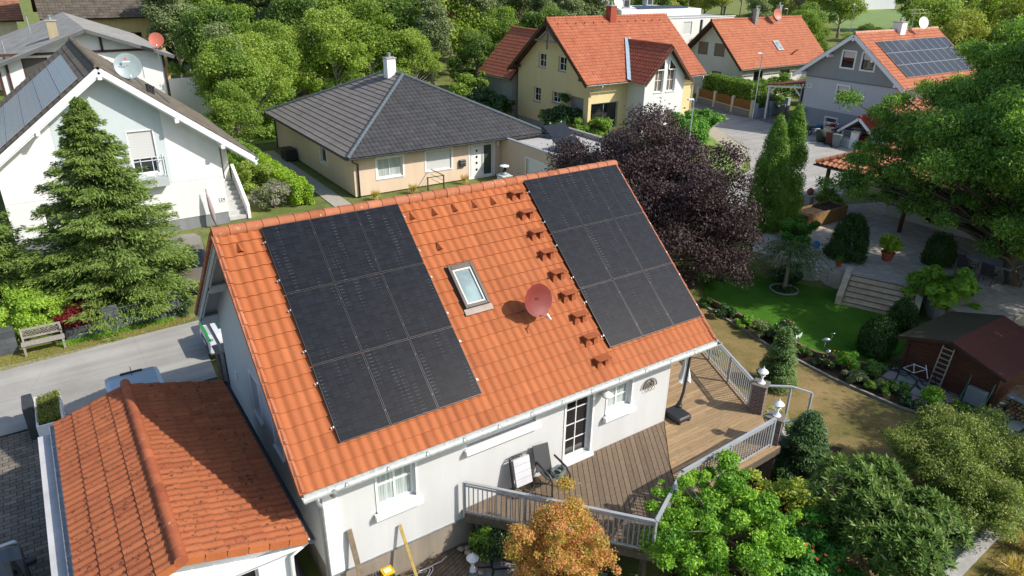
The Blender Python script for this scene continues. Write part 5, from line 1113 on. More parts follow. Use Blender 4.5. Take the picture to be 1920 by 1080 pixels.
# cross gable
CX, CZ = 43.5, 7.32; t2 = 1.04
mb = MB(); ct_ = 1/math.hypot(1, t2); st_ = t2*ct_; hwc = 2.68; V = hwc/ct_
for sg in (1, -1):   # 1: plane facing -x
    ybk = lambda v: 43.85+max(0., (CZ-(V-v)*st_-4.55))/T+.15
    tiles(mb, (CX-sg*hwc, 42.0, CZ-hwc*t2), (0, 1, 0), (sg*ct_, 0, st_), lambda v: (0, ybk(v)-42.0), V, .3, V/11, .035, .03, 6, rng=random.Random(33+sg), under=1, tk=.1)
mb.build('cross_gable_roof', [clay('cross_red_tile', '#98503a', '#a25c44', .3, 0, .7), M_brownwood], yh, smooth=True, auto=35)
mb = MB(); caps(mb, (CX, 42, CZ), (CX, 47.3, CZ), .12, .38); mb.build('ridge_cap', M_red1, yh, smooth=True)
mb = MB(); 
for sg in (-1, 1):
    a = Vector((CX+sg*hwc, 43.75, 4.58)); b = Vector((CX, 47.35, CZ+.06)); n_ = Vector((0, -T, 1)).normalized(); d_ = (b-a).normalized(); s_ = d_.cross(n_)
    mb.obox((a+b)/2+n_*.07+s_*sg*.13, d_*(b-a).length/2, s_*.17, n_*.012)
mb.build('valley_flashing', plain('blue_grey_zinc', '#9fb0be', .4, .3), yh)
rect2 = (41.3, 45.7, 42.5, 44.6); CH = [(42.4, 43.35, 3.95, 0), (43.65, 44.6, 3.95, 0)]
mb = MB(); tl = lambda: [(0, CZ-.2-t2*2.2), (2.2, CZ-.2), (4.4, CZ-.2-t2*2.2)]
hS = [(42.35, 43.3, 3.7, 5.5), (43.7, 44.65, 3.7, 5.5), (42.35, 43.3, .95, 2.2), (43.7, 44.65, .95, 2.2)]
wall(mb, (41.3, 42.5), (1, 0), 4.4, tl(), [(a-41.3, b-41.3, c, d) for a, b, c, d in hS], (0, -1), .2, z0=0)
wall(mb, (41.3, 42.5), (0, 1), 2.05, [(0, CZ-.2-t2*2.2), (2.05, CZ-.2-t2*2.2)], [], (-1, 0)); wall(mb, (45.7, 42.5), (0, 1), 2.05, [(0, CZ-.2-t2*2.2), (2.05, CZ-.2-t2*2.2)], [], (1, 0)); mb.build('cross_gable_wall', plaster('white_grey_render', '#d8dad8', .05), yh)
interior(yh, 41.3, 45.7, 42.5, 45.5, 5.2)
for h in hS: win(yh, rect2, 'S', h, depth=.2, mx=2, mz=1, pane=plain('warm_curtain_pane', '#6e6459', .15), fmat=M_white, sill=M_white)
for i, sg in enumerate((-1, 1)):   # raked triangular top lights
    x0 = CX+sg*.25; x1 = CX+sg*1.15; mb = MB(); fr = [(x0, 42.47, 5.45), (x1, 42.47, 5.45), (x1, 42.47, 5.5), (x0, 42.47, 6.3)]
    mb.slab(fr if sg < 0 else fr[::-1], (0, -1, 0), .03); mb.build('raked_toplight', M_glassdark, yh)
    mb = MB(); mb.bar((x0, 42.45, 6.34), (x1, 42.45, 5.5), .07); mb.bar((x0, 42.45, 5.45), (x0, 42.45, 6.3), .07); mb.bar((x1, 42.45, 5.45), (x0, 42.45, 5.45), .07); mb.build('toplight_frame', M_white, yh)
rakes(yh, 'y', 42.0, 44.0, CX, CZ, hwc, t2, M_brownwood, .2, .16, ends=(0,))
gutter(yh, (CX-hwc-.06, 42, 4.5), (CX-hwc-.06, 43.8, 4.5), .07)
mb = MB(); mb.box(41.28, 41.3, 43.0, 43.35, 2.1, 2.5); mb.build('wall_plate', M_white, yh)
mb = MB()
for k, (x, v) in enumerate([(37.2+.95*k, .8) for k in range(13)]): 
    if 42.6 < x < 43.6: continue
    c = Vector((x, YR-v*.78, YZ-v*.625+.05)); mb.add([c+Vector((-.1, 0, 0)), c+Vector((.1, 0, 0)), c+Vector((0, -.02, .14)), c+Vector((0, .2, .12))], [(0, 1, 2), (1, 3, 2), (3, 0, 2)])
o = mb.build('snow_guard_tiles', M_red1, yh); o['kind'] = 'stuff'
chimney(yh, 43.1, 49.2, 8.0, 9.9, .33, plaster('red_chimney_render', '#a55544', .15))
dish('round white satellite dish above the red chimney of the yellow house', (43.95, 49.4, 10.15), (.1, -.9, .35), .52, M_white, (43.95, 49.55, 8.9))
wg = thing('tiled_annex', 'low annex with orange tiled roof attached behind the left side of the yellow house', 'annex', (39, 57, 0))
gable_roof(wg, 'y', 54.8, 60.4, 40.4, 7.5, 3.9, 3.9, 1.0, [M_red1, M_brownwood], .3, .36, .035, .03, 4, seed=35)
mb = MB(); walls(mb, 37.0, 43.8, 55.2, 60, 0, lambda s: [(0, 3.9), (3.4, 7.2), (6.8, 3.9)] if s in 'SN' else [(0, 3.9), (4.8, 3.9)], {}); mb.build('wall', plaster('annex_grey', '#a9a699', .1), wg); gutter(wg, (36.42, 54.8, 3.55), (36.42, 60.4, 3.55), .08)

# ---- orange roofed house 2
o2 = thing('cream_gable_house', 'cream house with smooth orange roof, brown shuttered windows and a roof window', 'house', (70, 55, 0))
rect = (63, 76.2, 50.6, 59.0); OR, OZ, T = 54.8, 7.95, .93
M_cream = plaster('cream_grey_render', '#dcdacf', .08); OH = {'W': [(55.65, 57.05, 4.3, 5.6), (53.3, 54.75, 4.3, 5.6), (53.4, 54.7, 1.6, 2.75)], 'S': [(64.9, 66.4, 1.5, 3.0), (69.3, 71.0, 1.5, 2.9)]}
tf = lambda s: [(0, OZ-.2-T*4.2), (4.2, OZ-.2), (8.4, OZ-.2-T*4.2)] if s in 'WE' else [(0, OZ-.2-T*4.2), (13.2, OZ-.2-T*4.2)]
mb = MB(); walls(mb, *rect, 0, tf, OH); mb.build('wall', M_cream, o2); interior(o2, *rect, 4.3)
for h in OH['W']: win(o2, rect, 'W', h, blind=.95, bmat=M_blindbrown, fmat=M_brownwood, fw=.09)
for h in OH['S']: win(o2, rect, 'S', h, fmat=M_brownwood, pane=M_glassdark)
gable_roof(o2, 'x', 62, 77.2, OR, OZ, 4.85, 4.85, T, [M_red2, M_brownwood], .3, .33, .012, .03, 3, seed=41); rakes(o2, 'x', 62, 77.2, OR, OZ, 4.8, T, M_brownwood, .22, .18)
gutter(o2, (62, 49.87, 3.4), (77.2, 49.87, 3.4), .08)
chimney(o2, 68.5, 54.3, 7.3, 8.9, .22, M_zinc); chimney(o2, 72.6, 54.5, 7.3, 9.2, .22, M_zinc)
dish('round red satellite dish between the two metal chimneys of the cream house', (71.6, 53.9, 8.35), (-.1, -.9, .3), .6, plain('faded_red_dish', '#b5604f', .5), (71.6, 54.1, 7.2))
n_ = Vector((0, -T, 1)).normalized(); v_ = Vector((0, 1, T)).normalized(); c_ = Vector((69.9, 51.9, OZ-T*2.9)); mb = MB(); mb.obox(c_+n_*.05, Vector((.45, 0, 0)), v_*.65, n_*.08); s_ = mb.build('skylight', M_zinc, o2); mb = MB(); mb.obox(c_+n_*.135, Vector((.33, 0, 0)), v_*.5, n_*.006); mb.build('pane', glassy('skylight_glass', '#7d9092'), s_)
c_ = Vector((71.4, 51.0, OZ-T*3.8)); mb = MB(); mb.tube([c_, c_+n_*.5, c_+n_*.6+Vector((.25, -.1, .05))], .09, 8); mb.build('vent_pipe', M_red2, o2)
# ---- grey house with solar roof
gh_ = thing('grey_gable_house', 'light grey gable house with white framed windows and a solar covered roof', 'house', (64, 35.4, 0))
rect = (58, 69.4, 31.2, 39.6); GR_, GZ, T = 35.4, 8.3, .735; zt = GZ-.2-T*4.2
GH = [(35.35, 36.45, 5.5, 6.75), (33.55, 34.65, 5.5, 6.75), (35.3, 36.35, 2.8, 3.95), (35.85, 36.95, .75, 1.2)]
tg = lambda base: (lambda s: [(0, base), (8.4 if s in 'WE' else 11.4, base)])
inr = lambda a, b: {'W': [h for h in GH if a <= h[2] < b]}
mb = MB(); walls(mb, *rect, 4.4, lambda s: [(0, zt), (4.2, GZ-.2), (8.4, zt)] if s in 'WE' else [(0, zt), (11.4, zt)], inr(4.4, 9)); mb.build('upper_wall', plaster('mid_grey_render', '#92989b', .05), gh_)
mb = MB(); walls(mb, 58.04, 69.36, 31.24, 39.56, 1.75, lambda s: [(0, 4.4), (8.32 if s in 'WE' else 11.32, 4.4)], {'W': [GH[2]]}); mb.build('middle_wall', plaster('light_grey_render', '#bcc2c9', .05), gh_)
mb = MB(); walls(mb, 58.0, 69.4, 31.2, 39.6, 0, tg(1.75), {'W': [GH[3]]}); mb.build('base_wall', plaster('base_grey_render', '#8d949d', .06), gh_)
mb = MB(); mb.box(57.97, 58.0, 31.2, 39.6, 4.36, 4.44); mb.build('string_course', plain('belt_grey', '#70767a', .7), gh_); interior(gh_, *rect, 5)
for h in GH[:3]: win(gh_, rect, 'W', h, blind=.35, pane=M_glassdark, surround=M_white, sw=.13, fmat=M_dark, fw=.06, sill=M_white)
win(gh_, rect, 'W', GH[3], surround=M_white, sw=.08)
gable_roof(gh_, 'x', 57.3, 70.1, GR_, GZ, 5.15, 5.15, T, [M_red2, M_whitewood], .3, .34, .02, .03, 4, seed=43, capmat=plain('pale_ridge', '#c09078', .85, var=.3, nscale=4))
rakes(gh_, 'x', 57.3, 70.1, GR_, GZ, 5.1, T, M_whitewood, .26, .24); 
for dy in (-4.3, -2, 0, 2, 4.3): mb = MB(); zz_ = GZ-.5-T*abs(dy); mb.box(57.25, 58, GR_+dy-.1, GR_+dy+.1, zz_-.12, zz_+.1); mb.build('purlin', M_whitewood, gh_)
chimney(gh_, 63.7, 35.3, 7.6, 8.95, .4, M_white); ct_ = 1/math.hypot(1, T)
dish('white oval satellite dish on the ridge of the grey house', (66.0, 34.6, 8.9), (-.3, -.85, .3), .5, M_white, (66.0, 34.8, 7.85))
t = thing('tv_antenna', 'thin rake-like television antenna on the ridge of the grey house', 'antenna', (66.1, 35.6, 8.2)); mb = MB(); mb.tube([(66.1, 35.6, 8.2), (66.1, 35.6, 10)], .025, 6); mb.build('mast', M_steel, t)
for z, dx in ((9.9, 0), (9.6, .2)):
    mb = MB(); mb.bar((65.4+dx, 35.6, z), (67.4+dx, 35.2, z), .03)
    for k in range(7): x = 65.5+dx+k*.28; mb.bar((x, 35.3, z), (x, 35.9-.0, z), .015)
    mb.build('boom', M_steel, t)
vv = Vector((0, 1, T)).normalized(); nn_ = Vector((0, -T, 1)).normalized()
arr('', Vector((58.9, 31.1, GZ-T*4.3)), (1, 0, 0), vv, nn_, 10, 3, 1.06, 1.35, M_bsol, 'blue-grey solar panels on the grey house', labf=lambda i, j: 'blue-grey solar panel on grey house, %s from gable, %s row above eave' % (ORD[i], ORD[j]))
# carport with dark red roof left of the grey house
cp = thing('carport', 'open white timber carport with dark red roof leaning against the grey house', 'carport', (56.5, 41, 0))
mb = MB(); mb.slab([(57.6, 39.7, 3.75), (57.6, 43.4, 3.2), (63, 43.4, 3.2), (63, 39.7, 3.75)][::-1], (0, .147, .989), .1); mb.build('roof', clay('dark_red_tile', '#6e2f2c', '#7c3833', 0, 0, .7), cp)
for x in (57.8, 62.8):
    mb = MB(); mb.box(x-.07, x+.07, 43.0, 43.14, 0, 3.1); mb.build('post', M_whitewood, cp)
    mb = MB(); mb.bar((x, 39.7, 3.35), (x, 43.3, 3.0), .12, .16); mb.bar((x, 43.05, 2.4), (x, 42.4, 3.0), .09); mb.bar((x, 39.7, 2.6), (x, 40.4, 3.2), .09); mb.build('beam', M_whitewood, cp)
mb = MB(); mb.box(62.9, 63, 39.7, 43.3, 0, 2.9); mb.build('back_wall', plain('carport_back', '#4b5054', .8), cp)
# white flat-roofed building
wf = thing('white_flat_building', 'long white flat-roofed building with rooftop units behind the orange roofs', 'building', (80, 77, 0)); rect = (66.5, 89.8, 75, 92)
mb = MB(); walls(mb, 66.5, 89.8, 75, 92, 0, lambda s: [(0, 6.5), (23.3 if s in 'SN' else 17, 6.5)], {'S': [(79.2, 81.0, 4.3, 6.0), (82.6, 83.2, 4.3, 6.2)]}); mb.build('wall', plaster('bright_white_render', (.74, .72, .68), .04), wf)
win(wf, rect, 'S', (79.2, 81.0, 4.3, 6.0), blind=.95, surround=M_white, sw=.15); win(wf, rect, 'S', (82.6, 83.2, 4.3, 6.2), pane=M_glassdark)
mb = MB(); mb.box(66.7, 89.6, 75.2, 91.8, 6.3, 6.45); mb.build('flat_roof', plain('roof_membrane', (.33, .33, .34), .9, var=.2), wf); mb = MB(); mb.box(66.4, 89.9, 74.9, 75.2, 6.5, 6.6); mb.build('parapet_cap', M_whitemetal, wf)
mb = MB(); walls(mb, 72, 88, 80, 90, 6.45, lambda s: [(0, 7.3), (16 if s in 'SN' else 10, 7.3)], {}); mb.box(72, 88, 80, 90, 7.3, 7.36, 0); mb.build('penthouse', M_wallW, wf)
for i in range(8): mb = MB(); mb.obox((77+i*1.25, 82, 7.55), (.58, 0, 0), (0, .9, .15), (0, -.01, .03)); mb.build('roof_solar_panel', M_bsol, wf)
for k, (x, y) in enumerate(((70.2, 82), (76.0, 84), (84.5, 88))):
    t = thing('rooftop_unit', ['grey rooftop air unit nearest the white dish, on the flat white building', 'grey rooftop air unit in the middle of the flat white building', 'grey rooftop air unit at the right end of the flat white building'][k], 'air unit', (x, y, 7.36), 'rooftop air units'); mb = MB(); mb.cbox(x-.7, x+.7, y-.5, y+.5, (6.45 if k == 0 else 7.36), 8.7, .03); mb.build('casing', M_zinc, t); mb = MB(); mb.box(x-.45, x+.45, y-.52, y-.5, 7.6, 8.5); mb.build('grille', M_dark, t)
# far pieces seen through the trees
t = thing('orange_white_building', 'orange and white building glimpsed through the trees above the bungalow', 'building', (60, 120, 0)); rect = (62, 80, 122, 134)
fh = {'S': [(64, 66, 4, 6), (70, 72.5, 4, 6), (75.5, 78, 4, 6), (64, 66, 8, 10), (70, 72.5, 8, 10), (75.5, 78, 8, 10)]}
mb = MB(); walls(mb, *rect, 0, lambda s: [(0, 12), (18 if s in 'SN' else 12, 12)], fh); mb.build('wall', plaster('apricot_render', '#c98a5e', .1), t)
for h in fh['S']: win(t, rect, 'S', h, surround=M_white, sw=.6)
mb = MB(); mb.box(61.5, 80.5, 121.5, 134.5, 12, 12.4); mb.build('roof', M_dark, t)
t = thing('pale_shed', 'pale metal barn far away at the top right beyond the park', 'barn', (260, 160, 0))
rect = (247, 275, 156, 168)
mb = MB(); walls(mb, *rect, 0, lambda s: [(0, 4.6), (28 if s in 'SN' else 12, 4.6)], {}); mb.build('wall', plain('pale_metal_cladding', (.5, .52, .54), .6, var=.15), t); mb = MB(); mb.slab([(246.5, 155.5, 4.7), (275.5, 155.5, 4.7), (275.5, 168.5, 6), (246.5, 168.5, 6)], (0, -.1, .995), .15); mb.build('roof', M_zinc, t)

# ================================================================ RIGHT-HAND BUNGALOW AND ITS GARDEN
M_pan = clay('bright_pantile', '#a86848', '#c08460', .5, .25, .75)
rb = thing('pantile_bungalow', 'low bungalow with bulky orange pantiles hidden behind the big tree', 'bungalow', (43, 15, 0))
ex, ey, ez = 36.5, 23.3, 2.95; hw = 6.2; t_ = .46; ct_ = 1/math.hypot(1, t_); V = hw/ct_; L = 19.5
rf = MB(); kw = dict(tile=.3, course=V/16, amp=.06, step=.04, smp=7, under=1, tk=.1, power=.9)
tiles(rf, (ex, ey-L, ez), (0, 1, 0), (ct_, 0, t_*ct_), lambda v: (0, L-v*ct_), V, rng=random.Random(51), **kw)
tiles(rf, (ex, ey, ez), (1, 0, 0), (0, -ct_, t_*ct_), lambda v: (v*ct_, 2*hw-v*ct_), V, rng=random.Random(52), **kw)
tiles(rf, (ex+2*hw, ey-L, ez), (0, 1, 0), (-ct_, 0, t_*ct_), lambda v: (0, L-v*ct_), V, rng=random.Random(53), **kw)
rf.build('roof', [M_pan, M_brownwood], rb, smooth=True, auto=50)
zp = ez+hw*t_
for a, b in (((ex, ey, ez), (ex+hw, ey-hw, zp)), ((ex+2*hw, ey, ez), (ex+hw, ey-hw, zp)), ((ex+hw, ey-hw, zp), (ex+hw, ey-L, zp))): mb = MB(); caps(mb, Vector(a)+Vector((0, 0, .07)), Vector(b)+Vector((0, 0, .07)), .14, .38); mb.build('ridge_cap', M_pan, rb, smooth=True, auto=40)
gutter(rb, (ex-.06, ey-L, ez-.05), (ex-.06, ey+.06, ez-.05), .07, M_darkgutter); gutter(rb, (ex-.06, ey+.06, ez-.05), (ex+2*hw, ey+.06, ez-.05), .07, M_darkgutter)
mb = MB(); rect = (39.3, 48.2, 4.2, 20.2); hh = {'W': [(6, 7.6, .5, 2.4), (10.5, 11.8, 1.2, 2.4), (14, 15.4, 1.2, 2.4), (17, 18, .5, 2.4)]}; walls(mb, *rect, .1, lambda s: [(0, 2.9), (8.9 if s in 'SN' else 16, 2.9)], hh); mb.build('wall', plaster('warm_white_wall', '#c9c2b2', .1), rb); interior(rb, *rect, 2.6)
for h in hh['W']: win(rb, rect, 'W', h, fmat=M_brownwood, pane=M_glassdark)
for y in (22.7, 18, 13, 8.5): mb = MB(); mb.box(37.0, 37.16, y, y+.16, 0.3, 2.85); mb.build('veranda_post', M_brownwood, rb)
ob = thing('pantile_outbuilding', 'small outbuilding whose orange pantile hip shows between the grey house and the big tree', 'outbuilding', (58, 28, 0))
rf = MB(); V = 4.5/ct_
tiles(rf, (54.9, 22.4, 2.9), (0, 1, 0), (ct_, 0, t_*ct_), lambda v: (v*ct_, 9-v*ct_), V, .34, V/11, .06, .04, 5, rng=random.Random(54), under=1); tiles(rf, (54.9, 31.4, 2.9), (1, 0, 0), (0, -ct_, t_*ct_), lambda v: (v*ct_, 9-v*ct_), V, .34, V/11, .06, .04, 5, rng=random.Random(55), under=1)
rf.build('roof', [M_pan, M_brownwood], ob, smooth=True, auto=50); mb = MB(); mb.box(58.4, 63, 23, 30.2, 0, 2.85); mb.build('wall', M_cream, ob)
for y in (23.2, 30.2): mb = MB(); mb.box(55.5, 55.65, y, y+.15, 0, 2.85); mb.build('post', M_whitewood, ob)
# small open garage with red roof + cars
og = thing('open_garage', 'small open garage with red tiled gable roof between the bins and the white car', 'garage', (51.5, 29.8, 0))
gable_roof(og, 'x', 54.4, 57.8, 31.75, 2.4, 1.6, 1.6, .78, [clay('dull_red_tile', '#97402e', '#a54c36', .2, .1, .7), M_whitewood], .3, .34, .03, .03, 4, seed=56); rakes(og, 'x', 54.4, 57.8, 31.75, 2.4, 1.6, .78, M_whitewood, .18, .16, ends=(0,))
for y in (30.4, 33.1): mb = MB(); mb.box(54.7, 54.82, y-.07, y+.07, 0, 1.25); mb.build('post', M_whitewood, og)
mb = MB(); mb.box(57.6, 57.7, 30.4, 33.1, 0, 1.35); mb.build('back_wall', plain('dark_boards', '#3a322b', .9), og)
mb = MB(); mb.bar((54.7, 30.4, 1.27), (54.7, 33.1, 1.27), .12); mb.build('tie_beam', M_brownwood, og)
rs_ = random.Random(9)
for k in range(7): mb = MB(); mb.bar((54.75, 30.8+k*.3, 1.4+.05*(k % 3)), (57.5, 30.85+k*.3, 1.42+.04*(k % 3)), .18, .05); tag(mb.build('stored_plank', plain('stored_timber', '#7d6a55', .85, var=.3), None), 'plank stored on the tie beam of the small open garage', 'plank', 'planks stored in the open garage')
gw = thing('low_white_wall', 'low white wall with stone-capped posts beside the wheelie bins', 'wall', (54.5, 32, 0))
for (x, y, h) in ((54.9, 34.6, 1.0), (53.9, 31.5, 1.3)): mb = MB(); mb.box(x-.22, x+.22, y-.22, y+.22, 0, h); mb.build('post', M_wallW, gw); mb = MB(); mb.cbox(x-.27, x+.27, y-.27, y+.27, h, h+.07, .015); mb.build('cap', plain('tan_cap', '#b09a78', .8), gw)
mb = MB(); mb.bar((54.9, 34.4, .35), (53.95, 31.7, .35), .16, .7); mb.build('panel', M_wallW, gw); mb = MB(); mb.bar((54.9, 34.4, .73), (53.95, 31.7, .73), .24, .05); mb.build('coping', plain('tan_cap', '#b09a78', .8), gw)
def bin_(label, x, y, mat, rz=.3):
    t = thing('wheelie_bin', label, 'bin', (x, y, 0), 'wheelie bins', rz)
    mb = MB(); vs = [(-.22, -.25, .06), (.22, -.25, .06), (.22, .25, .06), (-.22, .25, .06), (-.28, -.33, .95), (.28, -.33, .95), (.28, .33, .95), (-.28, .33, .95)]; mb.add(vs, [(0, 3, 2, 1), (4, 5, 6, 7), (0, 1, 5, 4), (1, 2, 6, 5), (2, 3, 7, 6), (3, 0, 4, 7)]); mb.build('body', mat, t, local=True, bevel=.02)
    mb = MB(); mb.cbox(-.3, .3, -.36, .36, .95, 1.04, .03); mb.build('lid', mat, t, local=True)
    for s in (-.22, .22): mb = MB(); mb.lathe([(.1, -.03), (.1, .03)], (s, .3, .1), 12, ax=(1, 0, 0)); mb.build('wheel', M_black, t, local=True)
bin_('brown wheelie bin beside the grey one', 53.5, 33.3, plain('brown_plastic', '#5d2f22', .6)); bin_('light grey wheelie bin beside the brown one', 53.2, 32.5, plain('grey_plastic', '#6f7675', .5))
t = thing('covered_barrel', 'bulging dark green covered bundle beside the brown bin', 'bundle', (53.9, 34.3, 0)); mb = MB()
n=16; prof = [(.25, 0), (.42, .15), (.5, .5), (.45, .8), (.25, .98), (.02, 1.02)]; mb.lathe(prof, (53.9, 34.3, 0), n); o = mb.build('cover', plain('dark_green_cover', '#34402e', .8, var=.3, nscale=9), t, smooth=True)
# planter fence at bungalow street side
pf = thing('board_fence', 'dark brown two-board fence along the street beside the planter', 'fence', (36, 23.2, 0))
for x, y in ((31.8, 23.6), (34.0, 23.5), (36.2, 23.4)): mb = MB(); mb.box(x-.05, x+.05, y-.05, y+.05, 0, 1.0); mb.build('post', M_brownwood, pf)
for z in (.55, .85): mb = MB(); mb.bar((31.6, 23.63, z), (36.9, 23.4, z), .03, .16); mb.build('board', plain('dark_fence_board', '#33241b', .7, var=.2), pf)
t = thing('raised_planter', 'long raised wooden planter with soil in front of the street fence', 'planter', (34.6, 22.2, .3)); mb = MB()
for bx in ((33.0, 36.6, 20.9, 20.96), (33.0, 36.6, 22.0, 22.06), (33.0, 33.06, 20.96, 22.0), (36.54, 36.6, 20.96, 22.0)): mb = MB(); mb.box(*bx, .3, 1.1); mb.build('side_board', plain('planter_board', '#8a6a40', .75, var=.25, nscale=6), t)
mb = MB(); mb.box(33.06, 36.54, 20.96, 22.0, .3, 1.0); mb.build('soil', M_soil, t)
t = thing('round_finial_post', 'stone post with reddish round finial by the street fence', 'post', (35.9, 22.9, 0)); mb = MB(); mb.box(35.7, 36.1, 22.7, 23.1, 0, 1.2); mb.build('shaft', M_concrete, t); mb = MB(); mb.cbox(35.62, 36.18, 22.62, 23.18, 1.2, 1.3, .02); mb.build('cap', M_concrete, t); mb = MB(); mb.lathe([(.1, 0), (.2, .12), (.18, .28), (.05, .4)], (35.9, 22.9, 1.3), 12); mb.build('finial', plain('red_clay_ball', '#8f5040', .8), t, smooth=True)
# steps to the patio
st = thing('stone_steps', 'broad pale stone steps from the green lawn up to the patio', 'steps', (30.4, 15, -.6))
dn = Vector((30.9-29.55, 13.4-16.5, 0)).normalized(); nu_ = Vector((dn.y, -dn.x, 0)); nu_ = nu_ if nu_.x < 0 else -nu_
a0 = Vector((29.75, 16.1, 0)); L = 2.7
for i in range(6):
    z = .3-.15*i; c = a0+dn*L/2+nu_*(.0+.28*i+.14) if i else a0+dn*L/2+nu_*.12
    mb = MB(); mb.obox((c.x, c.y, (z-.85)/2), dn*L/2, nu_*.15, Vector((0, 0, (z+.85)/2))); mb.build('step', plain('sandstone_step', '#cbb99c', .9, var=.25, nscale=3, bump=.3), st)
    mb = MB(); c2 = c+nu_*.13; mb.obox((c2.x, c2.y, z+.005), dn*L/2, nu_*.035, Vector((0, 0, .012))); mb.build('nosing', plain('dark_nosing', '#6b5b4a', .85, var=.2), st)
for s, nm in ((-.15, 'a'), (L+.15, 'b')):
    c = a0+dn*s; mb = MB(); p0 = c-nu_*.1; p1 = c+nu_*1.75
    vs = []
    for off in (-.13, .13):
        for p, z in ((p0, -.85), (p1, -.85), (p1, -.2), (p0, .55)): q_ = p+dn*off; vs.append((q_.x, q_.y, z))
    mb.add(vs, [(0, 1, 2, 3), (7, 6, 5, 4), (0, 4, 5, 1), (1, 5, 6, 2), (2, 6, 7, 3), (3, 7, 4, 0)]); mb.build('cheek_wall', plain('sandstone_step', '#cbb99c', .9), st)
def potted(label, x, y, z, r, h, potmat, leafmat, plant_r, plant_h, seed, nl=260, leaf=.22, asp=.35, name='potted_plant', group=None):
    t = thing(name, label, 'potted plant', (x, y, z), group)
    mb = MB(); mb.lathe([(r*.7, 0), (r*.95, h*.85), (r*1.08, h*.86), (r*1.08, h), (r*.9, h), (r*.85, h*.9)], (0, 0, 0), 16); mb.build('pot', potmat, t, local=True, smooth=True, auto=40)
    rs = np.random.RandomState(seed); P_, N_, rn = blobleaves([(np.array([0, 0, h+plant_h*.5]), np.array([plant_r, plant_r, plant_h*.55]))], nl, rs, .2, .4, .8)
    tip = P_-np.array([0, 0, h]); fobj('foliage', leafmesh('foliage', P_, N_, leaf, leaf*asp, leafmat, seed, tip=tip/np.maximum(np.linalg.norm(tip, axis=1, keepdims=True), .01)*1.2, rnd=rn), t); return t
L_bright = foliage('bright_yellow_green', ['#7f9a2e', '#93ad3a', '#6f8f2a'], .3); L_mid = foliage('mid_green_leaf', ['#3f5f24', '#52752c', '#648636'], .3)
potted('lush yellow-green plant in a round terracotta pot on the patio', 32.7, 16.2, .3, .3, .42, M_terracotta, L_bright, .5, .75, 3, 300, .4, .28)
for i, (x, y, z, lb) in enumerate(((29.9, 19.3, .3, 'leftmost terracotta pot on the patio edge behind the weeping tree'), (30.3, 18.9, .3, 'second terracotta pot on the patio edge behind the weeping tree'), (30.9, 18.3, .3, 'dark pot nearest the clipped dome on the patio edge'), (29.6, 16.75, .45, 'small terracotta pot on the left cheek wall of the stone steps'), (33.6, 22.5, 1.0, 'pot with a pink flowering plant at the end of the raised planter'))):
    potted(lb, x, y, z, .16, .24, M_terracotta if i != 2 else M_dark, L_mid, .2, .28, 10+i, 90, .14, .4, group='small pots round the patio')
t = thing('blue_disc', 'blue round garden plate standing between the patio pots', 'garden ornament', (30.6, 18.7, .5)); mb = MB(); mb.lathe([(.04, 0), (.18, .02), (.2, .045)], (30.55, 18.65, .72), 18, ax=(-.5, -.75, .3)); mb.build('plate', plain('blue_glaze', '#2c6f96', .25), t); mb = MB(); mb.tube([(30.57, 18.7, .3), (30.57, 18.7, .7)], .015, 6); mb.build('stake', M_dark, t)
# patio table and chairs under the tree
t = thing('patio_table', 'grey slab-topped patio table under the big tree on the right', 'table', (34.9, 12.4, .3)); mb = MB(); mb.cbox(34.3, 35.5, 11.6, 13.4, 1.0, 1.05, .015); mb.build('tabletop', plain('grey_table', (.3, .3, .31), .5), t)
for x, y in ((34.4, 11.7), (35.4, 11.7), (34.4, 13.3), (35.4, 13.3)): mb = MB(); mb.tube([(x, y, .3), (x, y, 1.0)], .025, 8); mb.build('leg', M_dark, t)
for i, (x, y, rz, lb) in enumerate(((33.9, 13.2, R(80), 'patio chair at the near left side of the grey table under the tree'), (33.9, 12.2, R(90), 'patio chair at the near right side of the grey table under the tree'), (34.9, 10.9, R(180), 'patio chair at the right end of the grey table under the tree'), (35.0, 14.1, R(5), 'patio chair at the far left end of the grey table under the tree'))): sling_chair(lb, x, y, .3, rz)['group'] = 'chairs round the patio table'
# garden shed
sh = thing('garden_shed', 'reddish brown wooden garden shed with mossy and dark red roof halves', 'shed', (26.5, 9.3, -.6))
q = NT('shed_boards'); _w = q.n('ShaderNodeTexWave', i_Vector=q.map((0, 0, 1)), i_Scale=3.4, bands_direction='Z').outputs[1]; q.bump(_w, .5, .02)
M_shed = q.done(q.mix(q.ramp(q.noise(3, 5, .7, q.map((1, 1, 8))), [(.3, srgb('#4d3024')), (.7, srgb('#6a4634'))]), q.ramp(_w, [(.0, .65), (.25, 1.)]), 1, 'MULTIPLY'), .75, .2)
sx0, sx1, sy0, sy1, sr, sz = 25, 28.2, 7.75, 10.85, 9.35, 1.3; zt = .82
mb = MB(); walls(mb, sx0, sx1, sy0, sy1, -.6, lambda s: [(0, zt), (1.6, sz), (3.1, zt)] if s in 'WE' else [(0, zt), (3.2, zt)], {}); mb.build('wall', M_shed, sh)
for (y_, d) in ((sy0, 1), (sy1, -1)):
    for x_ in (sx0, sx1): mb = MB(); mb.box(x_-.05, x_+.05, y_-.05, y_+.05, -.6, zt); mb.build('corner_post', M_shed, sh)
